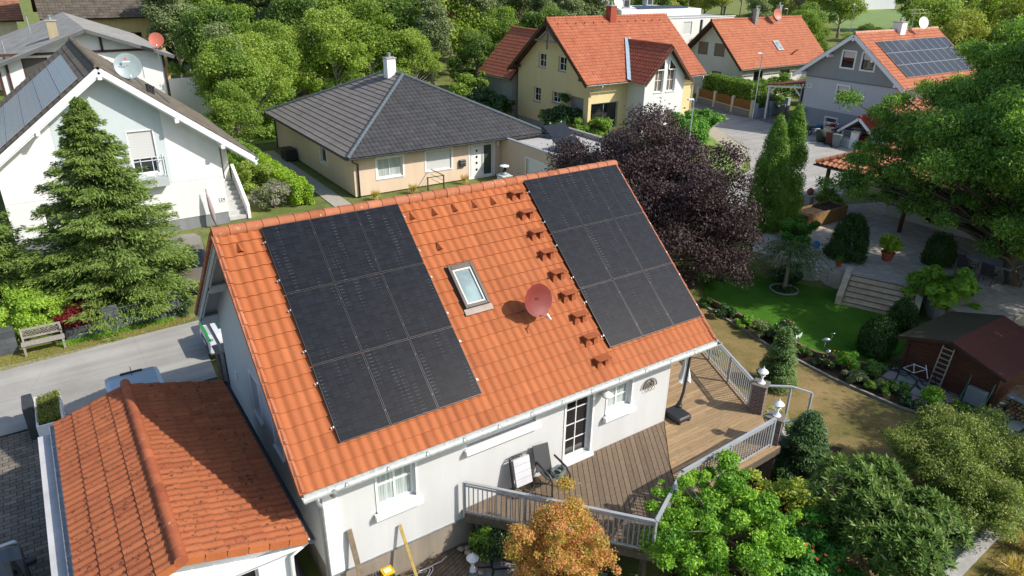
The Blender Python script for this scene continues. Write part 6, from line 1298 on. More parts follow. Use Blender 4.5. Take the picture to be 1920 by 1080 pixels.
for key, e, mt in (('l', sy1+.3, clay('mossy_felt', '#3f3a2a', '#4b4630', 1.2, .3, .95, lcol='#6b6a3a')), ('r', sy0-.3, clay('dark_red_felt', '#56302b', '#62372f', .8, .2, .9, lcol='#9a7a74'))):
    t_s = (sz-zt)/(sr-sy0) if e < sr else (sz-zt)/(sy1-sr); ze = sz+.07-abs(e-sr)*t_s; nn2 = Vector((0, (-1 if e < sr else 1)*t_s, 1)).normalized(); pts = [(sx0-.3, e, ze), (sx1+.25, e, ze), (sx1+.25, sr, sz+.07), (sx0-.3, sr, sz+.07)]
    mb = MB(); mb.slab(pts if e < sr else pts[::-1], nn2, .04); mb.build('roof', mt, sh, label='mossy roof half' if key == 'l' else 'dark red felt roof half')
    mb = MB(); mb.bar((sx0-.31, e, ze-.06), (sx0-.31, sr, sz+.01), .03, .1); mb.build('bargeboard', plain('shed_trim', '#3e2a20', .8), sh)
def ladder(label, y0_, y1_, xb, xt, zb, zt_, n_=9):
    t = thing('aluminium_ladder', label, 'ladder', (xb, y0_, zb))
    for y in (y0_, y1_): mb = MB(); mb.bar((xb, y, zb), (xt, y, zt_), .03, .06); mb.build('rail', M_alu, t)
    for i in range(n_): f = (i+.5)/n_; mb = MB(); mb.bar((xb+(xt-xb)*f, y0_, zb+(zt_-zb)*f), (xb+(xt-xb)*f, y1_, zb+(zt_-zb)*f), .03, .05); mb.build('rung', M_alu, t)
ladder('aluminium ladder leaning on the front of the brown shed', 9.28, 9.66, 24.6, 24.93, -.6, 1.02)
t = thing('bicycle', 'white framed bicycle leaning on the left of the brown shed', 'bicycle', (24.6, 10.2, -.6)); Z0 = -.6
for y in (10.62, 9.72):
    c = (24.6, y, Z0+.31); mb = MB(); pts = [(24.6+.02*math.cos(a), y+.3*math.cos(a), Z0+.31+.3*math.sin(a)) for a in np.linspace(0, 2*math.pi, 25)]; mb.tube(pts, .018, 6)
    for k in range(8): a = k*math.pi/4; mb.tube([c, (24.6, y+.3*math.cos(a), Z0+.31+.3*math.sin(a))], .004, 4)
    mb.build('wheel', M_black, t)
mb = MB()
for a, b in (((10.62, .31), (10.3, .62)), ((10.62, .31), (10.22, .3)), ((10.22, .3), (10.3, .68)), ((10.22, .3), (9.86, .62)), ((10.3, .62), (9.86, .66)), ((9.72, .31), (9.9, .8))): mb.tube([(24.6, a[0], Z0+a[1]), (24.58, b[0], Z0+b[1])], .016, 6)
mb.build('frame', M_white, t); mb = MB(); mb.tube([(24.4, 9.92, Z0+.82), (24.78, 9.92, Z0+.82)], .014, 6); mb.build('handlebar', M_dark, t); mb = MB(); mb.cbox(24.53, 24.65, 10.2, 10.42, Z0+.72, Z0+.77, .02); mb.build('saddle', M_black, t)
t = thing('wheelbarrow', 'upturned grey wheelbarrow with green handles leaning on the shed', 'wheelbarrow', (24.5, 8.1, -.6)); mb = MB(); vs = [(24.35, 7.95, -.5), (24.35, 8.35, -.5), (24.85, 8.42, .1), (24.85, 7.88, .1), (24.55, 8.0, -.55), (24.55, 8.3, -.55), (24.98, 8.35, .0), (24.98, 7.95, .0)]
mb = MB(); mb.obox((24.68, 8.15, -.2), (.05, 0, .3), (0, .3, 0), (-.13, 0, .03)); mb.build('tray', plain('grey_tray', '#7a8082', .5), t, bevel=.03)
for y in (7.75, 8.5): mb = MB(); mb.tube([(24.3, y*.9+.82, -.6), (24.45, y, -.3), (24.7, y, .1), (24.8, y+.0, .45)], .018, 7); mb.build('handle', plain('green_tube', '#1e6a50', .4), t, smooth=True)
t = thing('wood_store', 'low firewood stack under grey sheets beside the shed', 'wood stack', (25.6, 7.0, -.6))
mb = MB(); rs_ = random.Random(3)
for i in range(9):
    for j in range(5): mb.lathe([(.06, 0), (.06, .9)], (25.1+rs_.uniform(-.02, .02), 6.1+i*.135+.06*(j % 2), -.53+j*.12), 7, ax=(1, 0, 0), r=rs_.random())
o = mb.build('logs', clay('split_log', '#7d6043', '#a98a62', 0, .2, .9), t); mb = MB(); mb.obox((25.55, 6.7, .08), (.6, 0, -.02), (0, .7, .05), (0, 0, .02)); mb.build('cover_sheet', plain('grey_cover_sheet', '#777b7c', .6), t); mb = MB()
for i in range(8): mb.tube([(25.2+i*.08, 6.6, .14+.01*i), (25.4+i*.1, 7.5, .16)], .025, 6)
mb.build('branch_bundle', plain('dry_branches', '#9c8262', .9, var=.3), t)

# ================================================================ STREET SIDE OBJECTS
bn = thing('garden_bench', 'weathered wooden bench with lattice back standing on the verge by the dark wall', 'bench', (-1.45, 28.1, 0)); Mw = plain('weathered_bench_wood', '#9a948a', .85, var=.25, nscale=9)
for x in (-2.05, -.85): mb = MB(); mb.box(x-.035, x+.035, 27.85, 27.92, 0, .42); mb.build('leg', Mw, bn); mb = MB(); mb.bar((x, 28.25, 0), (x, 28.35, .85), .06); mb.build('leg', Mw, bn)
for i in range(3): mb = MB(); mb.box(-2.12, -.78, 27.82+i*.13, 27.93+i*.13, .42, .45); mb.build('seat_slat', Mw, bn)
mb = MB()
for z in (.55, .85): mb.bar((-2.08, 28.3+.12*(z-.5), z), (-.82, 28.3+.12*(z-.5), z), .05, .06)
for s in (-1, 1):
    for i in range(14): x = -2.05+i*.095; mb.bar((x, 28.31+.01*s, .56), (min(max(x+s*.28, -2.06), -.84), 28.34+.01*s, .84), .015, .012)
mb.build('lattice_back', Mw, bn)
gwl = thing('slate_garden_wall', 'low dark slate wall along the verge below the spruce', 'wall', (.6, 28.5, 0)); M_slate = paver('slate_blocks', '#5e6165', '#4d5053', '#383a3c', .6, .22, 0, .006, .7, True)
mb = MB()
for a, b, h in (((-.75, 28.45), (.55, 28.5), .42), ((1.05, 28.5), (2.85, 28.55), .42)): mb.bar((*a, h/2), (*b, h/2), .22, h)
mb.build('low_section', M_slate, gwl)
for x, h, w in ((.8, .95, .28), (3.0, .9, .24), (-2.6, .95, .35)): mb = MB(); mb.cbox(x-w, x+w, 28.35, 28.72, 0, h, .015); mb.build('pier', M_slate, gwl)
mb = MB(); mb.bar((-7, 28.45, .45), (-2.9, 28.5, .45), .22, .9); mb.build('high_section', M_slate, gwl)
mb = MB(); mb.bar((1.1, 28.52, .85), (2.8, 28.55, .85), .015); 
for i in range(18): mb.bar((1.1+i*.1, 28.52, .42), (1.1+i*.1, 28.52, .85), .008)
mb.build('wire_panel', M_steel, gwl)

def car(name, label, loc, rz, L, W, H, paint, kind='hatch', group=None, cat='car'):
    t = thing(name, label, cat, loc, group, rz); hw = W/2
    if kind == 'hatch': S = [(-.5, .3, .55, .0, 0), (-.485, .22, .85, .0, .3), (-.40, .2, .93, .97, .62), (-.30, .2, .93, .99, .78), (.0, .2, .90, 1., .8), (.12, .2, .88, .97, .77), (.27, .2, .86, 0, .0), (.42, .22, .76, 0, 0), (.485, .25, .66, 0, 0), (.5, .3, .5, 0, 0)]
    elif kind == 'saloon': S = [(-.5, .3, .6, 0, 0), (-.48, .22, .86, 0, 0), (-.36, .2, .92, 0, 0), (-.22, .2, .92, .98, .72), (.0, .2, .90, 1., .78), (.1, .2, .88, .97, .75), (.26, .2, .86, 0, 0), (.42, .22, .76, 0, 0), (.485, .25, .66, 0, 0), (.5, .3, .5, 0, 0)]
    else: S = [(-.5, .3, .95, .0, 0), (-.49, .22, 1.0, .97, .86), (-.40, .2, 1.02, 1., .88), (.0, .2, 1.0, 1., .88), (.2, .2, 1.0, .97, .84), (.33, .2, .98, 0, 0), (.44, .22, .9, 0, 0), (.49, .25, .78, 0, 0), (.5, .3, .55, 0, 0)]
    body = MB(); gl = MB(); rings = []
    for x, zb, zs, top, tw in S:
        e = 1-.10*max(0, abs(x)-.38)/.12; w = hw*e; zt = H*top if top else zs+.05; ww = hw*tw if top else w*.82
        rings.append([(x*L, 0, zb), (x*L, w*.88, zb), (x*L, w, zb+.12), (x*L, w, zs-.14), (x*L, w*.96, zs), (x*L, ww, zt-.05 if top else zt-.02), (x*L, ww*.85, zt), (x*L, 0, zt+.015)])
    for sgn in (1, -1):
        for (a, sa), (b, sb) in zip(list(zip(rings, S))[:-1], list(zip(rings, S))[1:]):
            for i in range(7):
                q_ = [a[i], a[i+1], b[i+1], b[i]]; q_ = [(p[0], p[1]*sgn, p[2]) for p in q_]; q_ = q_ if sgn < 0 else q_[::-1]
                cab = (sa[3] > 0 or sb[3] > 0); scr = (sa[3] > 0) != (sb[3] > 0)
                isg = (i == 4 and cab and not scr) or (scr and i >= 4)
                (gl if isg else body).add(q_, [(0, 1, 2, 3)])
    for rg, fl in ((rings[0], 0), (rings[-1], 1)):
        pts = rg+[(p[0], -p[1], p[2]) for p in rg[1:-1][::-1]]; body.add(pts, [tuple(range(len(pts))) if fl == 0 else tuple(range(len(pts)))[::-1]])
    import_ = body.build('body', paint, t, smooth=True, auto=28, local=True)
    gl.build('window', M_glassdark, t, smooth=True, auto=40, local=True)
    for sx in (-.31, .31):
        for sy in (-1, 1):
            mb = MB(); mb.lathe([(.18, -.11), (.31, -.11), (.33, -.07), (.33, .07), (.31, .11), (.2, .115)], (sx*L, sy*(hw-.1), .33), 20, ax=(0, 1, 0)); wh = mb.build('wheel', M_black, t, smooth=True, auto=30, local=True)
            mb = MB(); mb.lathe([(.2, -.02), (.205, .0), (.05, .02)], (sx*L, sy*(hw+.005), .33), 12, ax=(0, sy, 0)); mb.build('rim', M_steel, wh, local=True)
    for sy in (-1, 1):
        mb = MB(); mb.obox((.475*L, sy*hw*.68, .68 if kind != 'van' else .85), (.05, -.03*sy, 0), (0, .17, 0), (0, 0, .07)); mb.build('headlight', plain('lamp_lens', (.6, .62, .64), .1), t, local=True)
        mb = MB(); mb.obox((-.488*L, sy*hw*.78, .78), (.03, 0, 0), (0, .1, 0), (0, 0, .12)); mb.build('tail_light', plain('tail_lens', '#8c1a18', .2), t, local=True)
        mb = MB(); mb.cbox(.17*L, .17*L+.12, sy*(hw+.02), sy*(hw+.22), .92, 1.06, .02) if sy > 0 else mb.cbox(.17*L, .17*L+.12, -(hw+.22), -(hw+.02), .92, 1.06, .02); mb.build('mirror', M_dark, t, local=True)
    for x, s in ((.503, 1), (-.503, -1)):
        mb = MB(); mb.box(x*L-.01, x*L+.01, -.26, .26, .42, .53); mb.build('number_plate', M_white, t, local=True)
    mb = MB(); mb.box(.485*L, .502*L, -hw*.55, hw*.55, .3, .62); mb.build('grille', M_dark, t, local=True)
    return t
P_skywhite = plain('sky_tinted_white_paint', '#a9b9c4', .18, .1, var=.03); P_white = plain('white_car_paint', (.72, .73, .74), .2, var=.03); P_bei = plain('bronze_grey_paint', '#7b7468', .25, .3, var=.04); P_dark = plain('anthracite_paint', '#2a2e33', .18, .3, var=.05); P_red = plain('red_car_paint', '#8e1418', .2)  # the van's white paint is tinted blue in place of reflected sky
v1 = car('compact_van', 'white compact van with reflected sky blue put into its paint, parked right behind the front garage', (.78, 20.0, 0), R(-90), 3.5, 1.66, 1.66, P_skywhite, 'van', cat='van')
mb = MB(); mb.box(-1.62, -1.54, -.3, .3, 1.655, 1.69); mb.build('brake_light_bar', M_dark, v1, local=True); mb = MB(); mb.tube([(-1.35, 0, 1.66), (-1.5, 0, 1.9)], .01, 6); mb.build('antenna', M_dark, v1, local=True)
v2 = car('delivery_van', 'white van with green stripe nosing out behind the left gable of the main house', (5.75, 24.75, 0), R(180), 4.7, 1.85, 1.95, P_white, 'van', cat='van')
mb = MB(); mb.obox((2.3, 0, .87), (.05, 0, 0), (0, .8, 0), (0, 0, .03)); mb.build('green_stripe', plain('green_paint', '#1f8a3c', .3), v2, local=True); mb = MB(); mb.obox((1.75, .0, 1.02), (.12, 0, -.012), (0, .32, 0), (0, 0, .006)); mb.build('bonnet_badge', plain('dark_green_badge', '#1d4a3a', .3), v2, local=True)
car('estate_car', 'bronze grey car parked in the drive between the spruce and the main house gable', (4.35, 32.1, 0), R(-97), 4.3, 1.8, 1.55, P_bei, 'hatch')
car('dark_estate_car', 'dark anthracite car cut off by the lower left edge on the paved drive', (-3.12, 14.55, 0), R(94), 4.3, 1.8, 1.5, P_dark, 'hatch')
car('white_saloon', 'white saloon car with its boot towards the street at the small garage', (55.3, 29.6, 0), R(12), 4.2, 1.75, 1.42, P_white, 'saloon')
car('red_hatchback', 'red car half hidden inside the small open garage', (56.6, 31.2, 0), R(8), 3.2, 1.6, 1.15, P_red, 'hatch')
def motorcycle(label, x, y, rz, tank):
    t = thing('motorcycle', label, 'motorcycle', (x, y, 0), rz=rz)
    for sx in (-.72, .72): mb = MB(); mb.tube([(sx+.27*math.cos(a), 0, .31+.27*math.sin(a)) for a in np.linspace(0, 2*math.pi, 21)], .055, 7); mb.lathe([(.06, -.06), (.06, .06)], (sx, 0, .31), 10, ax=(0, 1, 0)); mb.build('wheel', M_black, t, local=True, smooth=True)
    mb = MB(); mb.lathe([(.02, -.32), (.13, -.2), (.17, .05), (.12, .25), (.02, .32)], (.12, 0, .82), 12, ax=(1, 0, .1)); mb.build('fuel_tank', tank, t, local=True, smooth=True)
    mb = MB(); mb.cbox(-.65, -.15, -.13, .13, .68, .78, .04); mb.build('saddle', M_black, t, local=True)
    mb = MB(); mb.cbox(-.2, .3, -.16, .16, .25, .65, .06); mb.lathe([(.12, 0), (.12, .35)], (.0, -.18, .45), 10, ax=(0, 1, 0)); mb.build('engine', M_chrome, t, local=True)
    mb = MB(); mb.tube([(.72, 0, .31), (.42, 0, 1.0)], .03, 8); mb.tube([(.38, -.38, 1.08), (.42, -.2, 1.02), (.42, .2, 1.02), (.38, .38, 1.08)], .018, 7); mb.build('fork', M_chrome, t, local=True)
    mb = MB(); mb.lathe([(.04, 0), (.1, .12), (.1, .14)], (.48, 0, .9), 12, ax=(1, 0, 0)); mb.build('headlamp', M_chrome, t, local=True)
    mb = MB(); mb.cbox(-.95, -.6, -.24, .24, .5, .82, .05); mb.build('pannier', M_dark, t, local=True); mb = MB(); mb.tube([(.1, .2, .3), (-.9, .22, .28)], .045, 8); mb.build('exhaust', M_chrome, t, local=True)
motorcycle('blue motorcycle nearer the bins, in front of the grey house', 55.6, 36.0, R(-28), plain('blue_tank', '#2a5a86', .15)); motorcycle('red motorcycle nearer the basement window of the grey house', 56.9, 35.6, R(-35), P_red)
# fence with hedge by cream house
fn = thing('picket_fence', 'cream posted fence with brown picket panels on a grey base below the long hedge', 'fence', (57.5, 48, 0)); A3 = Vector((58.9, 52.6, 0)); B3 = Vector((57.2, 44.2, 0)); d3 = (B3-A3)
mb = MB(); mb.bar(A3+Vector((0, 0, .3)), B3+Vector((0, 0, .3)), .25, .6); mb.build('base_wall', plaster('fence_base', '#86878a', .12), fn)
for i in range(4): p = A3+d3*i/3; mb = MB(); mb.box(p.x-.14, p.x+.14, p.y-.14, p.y+.14, 0, 1.6); mb.build('post', plain('cream_post', '#c8c0a4', .8), fn)
for i in range(3):
    mb = MB(); a = A3+d3*(i+.06)/3; b = A3+d3*(i+.94)/3
    for k in range(26): p = a+(b-a)*k/25; h = 1.42-.18*(1-abs(k-12.5)/12.5)*-1*.6; mb.box(p.x-.02, p.x+.02, p.y-.04, p.y+.04, .65, h)
    for z in (.8, 1.25): mb.bar(a+Vector((.03, 0, z)), b+Vector((.03, 0, z)), .03, .06)
    mb.build('picket_panel', plain('honey_picket', '#7d5528', .7, var=.2), fn)
    mb = MB(); mb.bar(a+Vector((0, 0, .62)), b+Vector((0, 0, .62)), .3, .05); mb.build('coping', plain('cream_post', '#c8c0a4', .8), fn)
f2 = thing('rendered_garden_wall', 'grey-blue rendered wall with posts joining the picket fence to the carport', 'wall', (58, 43.9, 0))
for (x, y, h) in ((57.2, 43.85, 1.35), (59.8, 44.0, 1.3), (62.6, 44.3, 1.4)): mb = MB(); mb.box(x-.2, x+.2, y-.2, y+.2, 0, h); mb.build('post', plaster('blue_grey_wall', '#a3acb4', .08), f2)
mb = MB(); mb.bar((57.3, 43.86, .4), (62.5, 44.3, .4), .18, .8); mb.build('panel', plaster('blue_grey_wall', '#a3acb4', .08), f2)
def lamp_post(label, x, y, h, head=(.5, 0)):
    t = thing('street_lamp', label, 'street lamp', (x, y, 0), 'street lamps'); mb = MB(); mb.lathe([(.09, 0), (.09, .9), (.055, .95), (.045, h)], (x, y, 0), 10); mb.build('pole', M_steel, t, smooth=True, auto=40)
    mb = MB(); mb.bar((x, y, h), (x-head[0], y-head[1], h+.05), .05); mb.cbox(min(x-head[0], x)-.25, min(x-head[0], x)+.25, y-.12, y+.12, h+.02, h+.1, .02); mb.build('lamp_head', M_whitemetal, t)
lamp_post('tall thin street lamp at the corner of the picket fence', 56.9, 43.75, 5.9); lamp_post('grey street lamp rising out of the green shrubs in front of the yellow house', 38.6, 34.8, 4.6, (.35, .1)); lamp_post('far street lamp beside the pale yellow bush at the top right', 98, 72, 7.5)
lamp_post('farthest street lamp in the park at the top right', 112, 70, 8)
# lattice letter box on grey house
t = thing('letter_box', 'beige letter box on the grey base wall of the grey gable house', 'letter box', (57.9, 39.2, 1.4)); mb = MB(); mb.cbox(57.8, 57.99, 38.95, 39.4, 1.2, 1.6, .02); mb.build('box', plain('beige_metal', '#9a9488', .5), t); mb = MB(); mb.box(57.79, 57.8, 39.0, 39.35, 1.48, 1.52); mb.build('slot', M_dark, t)
mb = MB(); mb.box(58.0, 58.035, 38.9, 39.35, 3.4, 3.75); pl = mb.build('house_number', plain('number_plate', (.75, .75, .74), .4), gh_); tx = text('23', (57.995, 39.13, 3.58), .3, M_dark, (R(90), 0, R(-90)), 'digits'); tx.parent = pl; tx.location = Vector((57.99, 39.13, 3.58))-wloc(gh_)
# chain-link fence and concrete kerb, lower right
cf = thing('mesh_fence', 'green wire mesh fence with thin posts on the concrete kerb at the lower right', 'fence', (18, 4.5, -.6)); pts = [(13.2, 4.15), (15.7, 4.75), (18.2, 4.9), (20.6, 5.0), (23.5, 5.2)]
for i, p in enumerate(pts): mb = MB(); mb.tube([(p[0], p[1], -.6), (p[0], p[1], .35)], .022, 8); mb.build('post', plain('dark_green_post', '#1d4a3c', .5), cf)
q = NT('wire_mesh'); _v = q.n('ShaderNodeTexBrick', i_Vector=q.n('ShaderNodeCombineXYZ', i_X=q.n('ShaderNodeSeparateXYZ', i_Vector=q.co()).outputs[0], i_Y=q.n('ShaderNodeSeparateXYZ', i_Vector=q.co()).outputs[2]).outputs[0], offset=0., i_Scale=1., i_Mortar_Size=.004, i_Brick_Width=.05, i_Row_Height=.05, i_Color1=(0, 0, 0), i_Color2=(0, 0, 0), i_Mortar=(1, 1, 1)).outputs[0]
q.done(srgb('#24483b'), .6); q.t.links.new(q.math('MULTIPLY', _v, 1.0), q.b.inputs['Alpha']); M_mesh = q.mat
for a, b in zip(pts[:-1], pts[1:]): mb = MB(); mb.bar((*a, -.12), (*b, -.12), .004, .9); mb.build('mesh_panel', M_mesh, cf)
kb = thing('concrete_kerb_wall', 'pale low concrete retaining wall carrying the green mesh fence', 'wall', (17, 4.6, -.6)); mb = MB()
for a, b in zip(pts[:-1], pts[1:]): mb.bar((a[0], a[1]-.12, -.6), (b[0], b[1]-.12, -.6), .32, .22)
mb.build('wall_section', M_concrete, kb)
t = thing('lawn_edging', 'thin stone edging along the flower bed beside the dry lawn', 'edging'); pts = [(22.9, 19.2), (22.5, 16.1), (22.25, 14.7), (22.25, 13.2), (22.2, 11.8), (22.35, 10.6), (22.45, 9.5), (22.85, 8.6)]; mb = MB()
for a, b in zip(pts[:-1], pts[1:]): mb.bar((a[0], a[1], hgt(*a)+.02), (b[0], b[1], hgt(*b)+.02), .09, .12)
mb.build('kerb', plain('edging_stone', '#8f8a80', .9, var=.25), t)
mb = MB(); pts = [(23.3, 18.9), (23.15, 16.5), (23.1, 13.2), (23.95, 11.6)]
for a, b in zip(pts[:-1], pts[1:]): mb.bar((a[0], a[1], hgt(*a)+.08), (b[0], b[1], hgt(*b)+.08), .1, .32)
mb.build('sandstone_edge', plain('sandstone_edge', '#7d6850', .9, var=.25), t)
sheet('bed_soil', [(22.85, 19.2), (22.45, 16.0), (22.2, 13.2), (22.2, 11.6), (22.4, 9.5), (22.9, 8.0), (25.0, 7.7), (25, 11.2), (24.0, 11.6), (23.05, 13), (23.25, 19.1)], M_soil, .012, .5)
sheet('shed_yard', [(23.2, 10.9), (23.4, 7.2), (25.9, 5.2), (29, 5.2), (28.6, 7.7), (25, 7.8), (25.0, 11.1)], M_flag, .02, .6)
sheet('front_bed', [(9.9, 7.9), (12, 4.6), (13.0, 4.8), (12.6, 8), (15.5, 8.4), (18.8, 9.2), (17.0, 11.2), (16.2, 10.4), (15.3, 9.1), (11.3, 9.0)], M_soil, .018, .5)
t = thing('flamingo_figure', 'thin metal garden bird standing at the edge of the green lawn', 'garden ornament', (23.6, 13.2, -.6)); mb = MB(); mb.tube([(23.6, 13.2, -.6), (23.6, 13.2, -.1)], .012, 6); mb.lathe([(.01, -.16), (.08, -.05), (.09, .05), (.02, .18)], (23.6, 13.2, -.02), 10, ax=(.6, -.6, .15)); mb.tube([(23.68, 13.1, 0), (23.75, 13.05, .16), (23.7, 13.1, .26), (23.78, 13.0, .3)], .018, 6); mb.build('body', M_steel, t, smooth=True)
t = thing('butterfly_ornament', 'pale metal butterfly on a stake in the flower bed', 'garden ornament', (22.8, 13.9, -.6)); mb = MB(); mb.tube([(22.8, 13.9, -.6), (22.8, 13.9, .1)], .008, 5)
for s in (-1, 1): mb.slab([(22.8, 13.9, .05), (22.8+s*.2, 13.85, .2), (22.8+s*.18, 13.85, .05), (22.8+s*.12, 13.87, -.06)][::s], (0, -1, 0), .008)
mb.build('body', M_whitemetal, t)
t = thing('silver_globe', 'small silver glass ball in the flower bed below the clipped domes', 'garden ornament', (22.9, 12.6, -.6)); mb = MB(); mb.lathe([(.01, -.1), (.07, -.07), (.1, 0), (.07, .07), (.01, .1)], (22.9, 12.6, -.05), 14); mb.tube([(22.9, 12.6, -.6), (22.9, 12.6, -.1)], .01, 5); mb.build('ball', M_chrome, t, smooth=True)

# ================================================================ VEGETATION
L_wood = [foliage('wood_leaf_dark', ['#34501f', '#4f6a2c', '#687f38', '#7e8f44'], .35, gain=(1.12, 1.16, 1.2)), foliage('wood_leaf_mid', ['#4a6623', '#688232', '#87993f', '#98a64a'], .4, gain=(1.12, 1.16, 1.2)), foliage('wood_leaf_light', ['#627a2c', '#83963c', '#a3ae54', '#6f8a34'], .4, gain=(1.12, 1.16, 1.2)), foliage('wood_leaf_grey', ['#55633c', '#717d4e', '#929a72', '#5f7040'], .35, gain=(1.12, 1.16, 1.2)), foliage('wood_leaf_yellow', ['#76862e', '#9a9e44', '#b0a860'], .35, gain=(1.12, 1.16, 1.2))]
L_spruce = foliage('spruce_needles', ['#34491f', '#4e672c', '#6c823a'], .15, .65); L_plum = foliage('plum_leaf', ['#231c1c', '#332828', '#443737', '#5c5052'], .1, .6, .25)
L_thuja = foliage('thuja_scale', ['#3f6220', '#587e28', '#769636'], .25); L_hedge = foliage('hedge_leaf', ['#42601e', '#5a7c28', '#7b9a38'], .3)
L_lime = foliage('lime_leaf', ['#35641f', '#5c8a2c', '#82aa3e', '#a4c450'], .4, gain=(1.3, 1.25, 1.2)); L_dark = foliage('dark_leaf', ['#203a18', '#2e5020', '#44682c'], .25, .35, .6)
L_big = foliage('big_tree_leaf', ['#2c4820', '#40602c', '#587a38', '#7c9848'], .4, .45, gain=(2.1, 1.85, 1.6)); L_maple = foliage('maple_leaf', ['#74873a', '#939444', '#a8924c', '#b0825a', '#ac7060', '#86904a'], .4, gain=(1.55, 1.4, 1.3))
L_rhodo = foliage('rhodo_leaf', ['#2a4519', '#405e26', '#5f7d38', '#8e9a68'], .2, .5, .2, gain=(1.25, 1.15, 1.0)); L_twig = foliage('twig_leaf', ['#4c6028', '#6c7e38', '#8e9a50', '#858448'], .3, gain=(1.15, 1.15, 1.2))
L_ivy = foliage('ivy_leaf', ['#1c3016', '#2a4420', '#3c5a2a'], .2, .4, .5); L_redacer = foliage('red_acer_leaf', ['#5a1c22', '#7a2a2e', '#8c3c3c'], .35); L_bud = foliage('buddleia', ['#5d7040', '#7a8858', '#8d7a98'], .3)
L_fern = foliage('fern', ['#4f7a22', '#6c9a30', '#8ab84a'], .35); L_tuft = foliage('grass_tuft', ['#6a7a34', '#8a8a48', '#a89c62'], .3); L_gold = foliage('gold_grass', ['#8a8a3c', '#b0a060', '#c4b078'], .3)
L_flr = plain('red_petal', '#c01818', .5); L_fly = plain('yellow_petal', '#e0a800', .5); L_flp = plain('pink_petal', '#c83a6a', .5); L_flw = plain('white_petal', (.8, .8, .78), .5)
# --- spruces
def spruce(label, x, y, h, r, seed, n=42000, mat=None, name='spruce_tree', leaf=.2, z=0, group=None, cat='tree', aspect=.3, droop=.28, pw=.85):
    rs = np.random.RandomState(seed); t = thing(name, label, cat, (x, y, z), group); nb = int(h*48); Ps = []; Ns = []; Rn = []; T_ = []; mb = MB(); per = max(20, n//nb)
    for i in range(nb):
        f = (i+rs.random_sample())/nb; zz = .25+h*.97*f; L = (r*(1-f)**pw*rs.uniform(.6, 1.14)+.08); a = rs.uniform(0, 2*math.pi); d = np.array([math.cos(a), math.sin(a), 0]); k = max(8, int(per*(.35+1.3*(1-f))))
        s = rs.random_sample(k)**.6; side = np.array([-d[1], d[0], 0]); wv = rs.normal(size=(k, 1))*(.10+.22*L*.5*(1-s[:, None]*.6)); dz = -droop*rs.uniform(.5, 1.6)*L*s+.12*L*s**3+rs.normal(size=k)*.05
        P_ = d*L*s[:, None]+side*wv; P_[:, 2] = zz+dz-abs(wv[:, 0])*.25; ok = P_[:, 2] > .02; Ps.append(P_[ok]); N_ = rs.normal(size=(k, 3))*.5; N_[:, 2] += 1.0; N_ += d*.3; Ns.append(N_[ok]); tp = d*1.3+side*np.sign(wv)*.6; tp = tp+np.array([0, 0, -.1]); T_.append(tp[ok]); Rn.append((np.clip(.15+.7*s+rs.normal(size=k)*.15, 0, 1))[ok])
        if i % 3 == 0: mb.tube([(0, 0, zz), (d[0]*L*.6, d[1]*L*.6, max(.05, zz-droop*L*.6))], [.025, .012], 4, cap=False)
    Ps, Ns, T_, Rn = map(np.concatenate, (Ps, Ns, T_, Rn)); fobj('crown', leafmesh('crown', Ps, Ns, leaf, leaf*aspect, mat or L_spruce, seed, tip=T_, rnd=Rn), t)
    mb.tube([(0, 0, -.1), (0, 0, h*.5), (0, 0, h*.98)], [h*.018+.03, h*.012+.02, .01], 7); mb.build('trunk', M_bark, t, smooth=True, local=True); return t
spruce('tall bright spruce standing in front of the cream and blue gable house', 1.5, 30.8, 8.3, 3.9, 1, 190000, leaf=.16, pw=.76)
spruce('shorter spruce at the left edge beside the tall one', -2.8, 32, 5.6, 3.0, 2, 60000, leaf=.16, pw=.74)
# --- background wood: variants and copies
def variant(i, h, r, mat, nl, leaf, name='broadleaf_tree', tall=False):
    env = [((0, 0, h*.74), (r*.72, r*.72, h*.36)), ((r*.45, -r*.25, h*.42), (r*.62, r*.6, h*.34)), ((-r*.5, r*.3, h*.5), (r*.5, r*.55, h*.3))] if not tall else [((0, 0, h*.62), (r*.6, r*.6, h*.46))]
    return mktree(name, 'x', 'tree', (0, 0, 0), env, 58, nl*2, leaf*.68, mat, 100+i, .16, group='trees of the wood behind the bungalow', bark=M_barkpale, every=2, rel=(.14, .5), noise=.9, shell=.3, inner=.5)
VAR = [variant(0, 9, 3.6, L_wood[0], 15000, .34), variant(1, 9, 3.8, L_wood[1], 15000, .34), variant(2, 9, 3.6, L_wood[2], 14000, .34), variant(3, 11, 3.4, L_wood[3], 14000, .32, tall=True), variant(4, 9, 3.8, L_wood[4], 15000, .34)]
used = [False]*5
def place(k, x, y, s, rz, label, group='trees of the wood behind the bungalow', sz=None):
    v = VAR[k]
    if used[k]: o = copy_tree(v)
    else: o = v; used[k] = True
    o.location = (x, y, -.05); o.rotation_euler = (0, 0, rz); o.scale = (s, s, sz or s); o['label'] = label; o['group'] = group
    if label.endswith('row of the wood') or True: pass
    return o
rw = random.Random(77)
front = [(43, 62, 1, .6), (48.5, 61.5, 2, .55), (13.4, 60.5, 3, .8), (17.5, 71, 1, .95), (21.0, 68.5, 2, .8), (24.5, 66.5, 2, .95), (28.5, 67.5, 1, 1.0), (32.5, 66.0, 2, .75), (36, 68.5, 3, .95), (33, 72, 0, 1.15), (40.0, 66.5, 0, .75), (44.5, 68, 1, .9), (48, 66, 0, 1.0), (24, 74, 0, 1.15), (53, 68, 3, 1.0), (58, 69, 3, 1.1), (29, 74, 1, 1.2)]
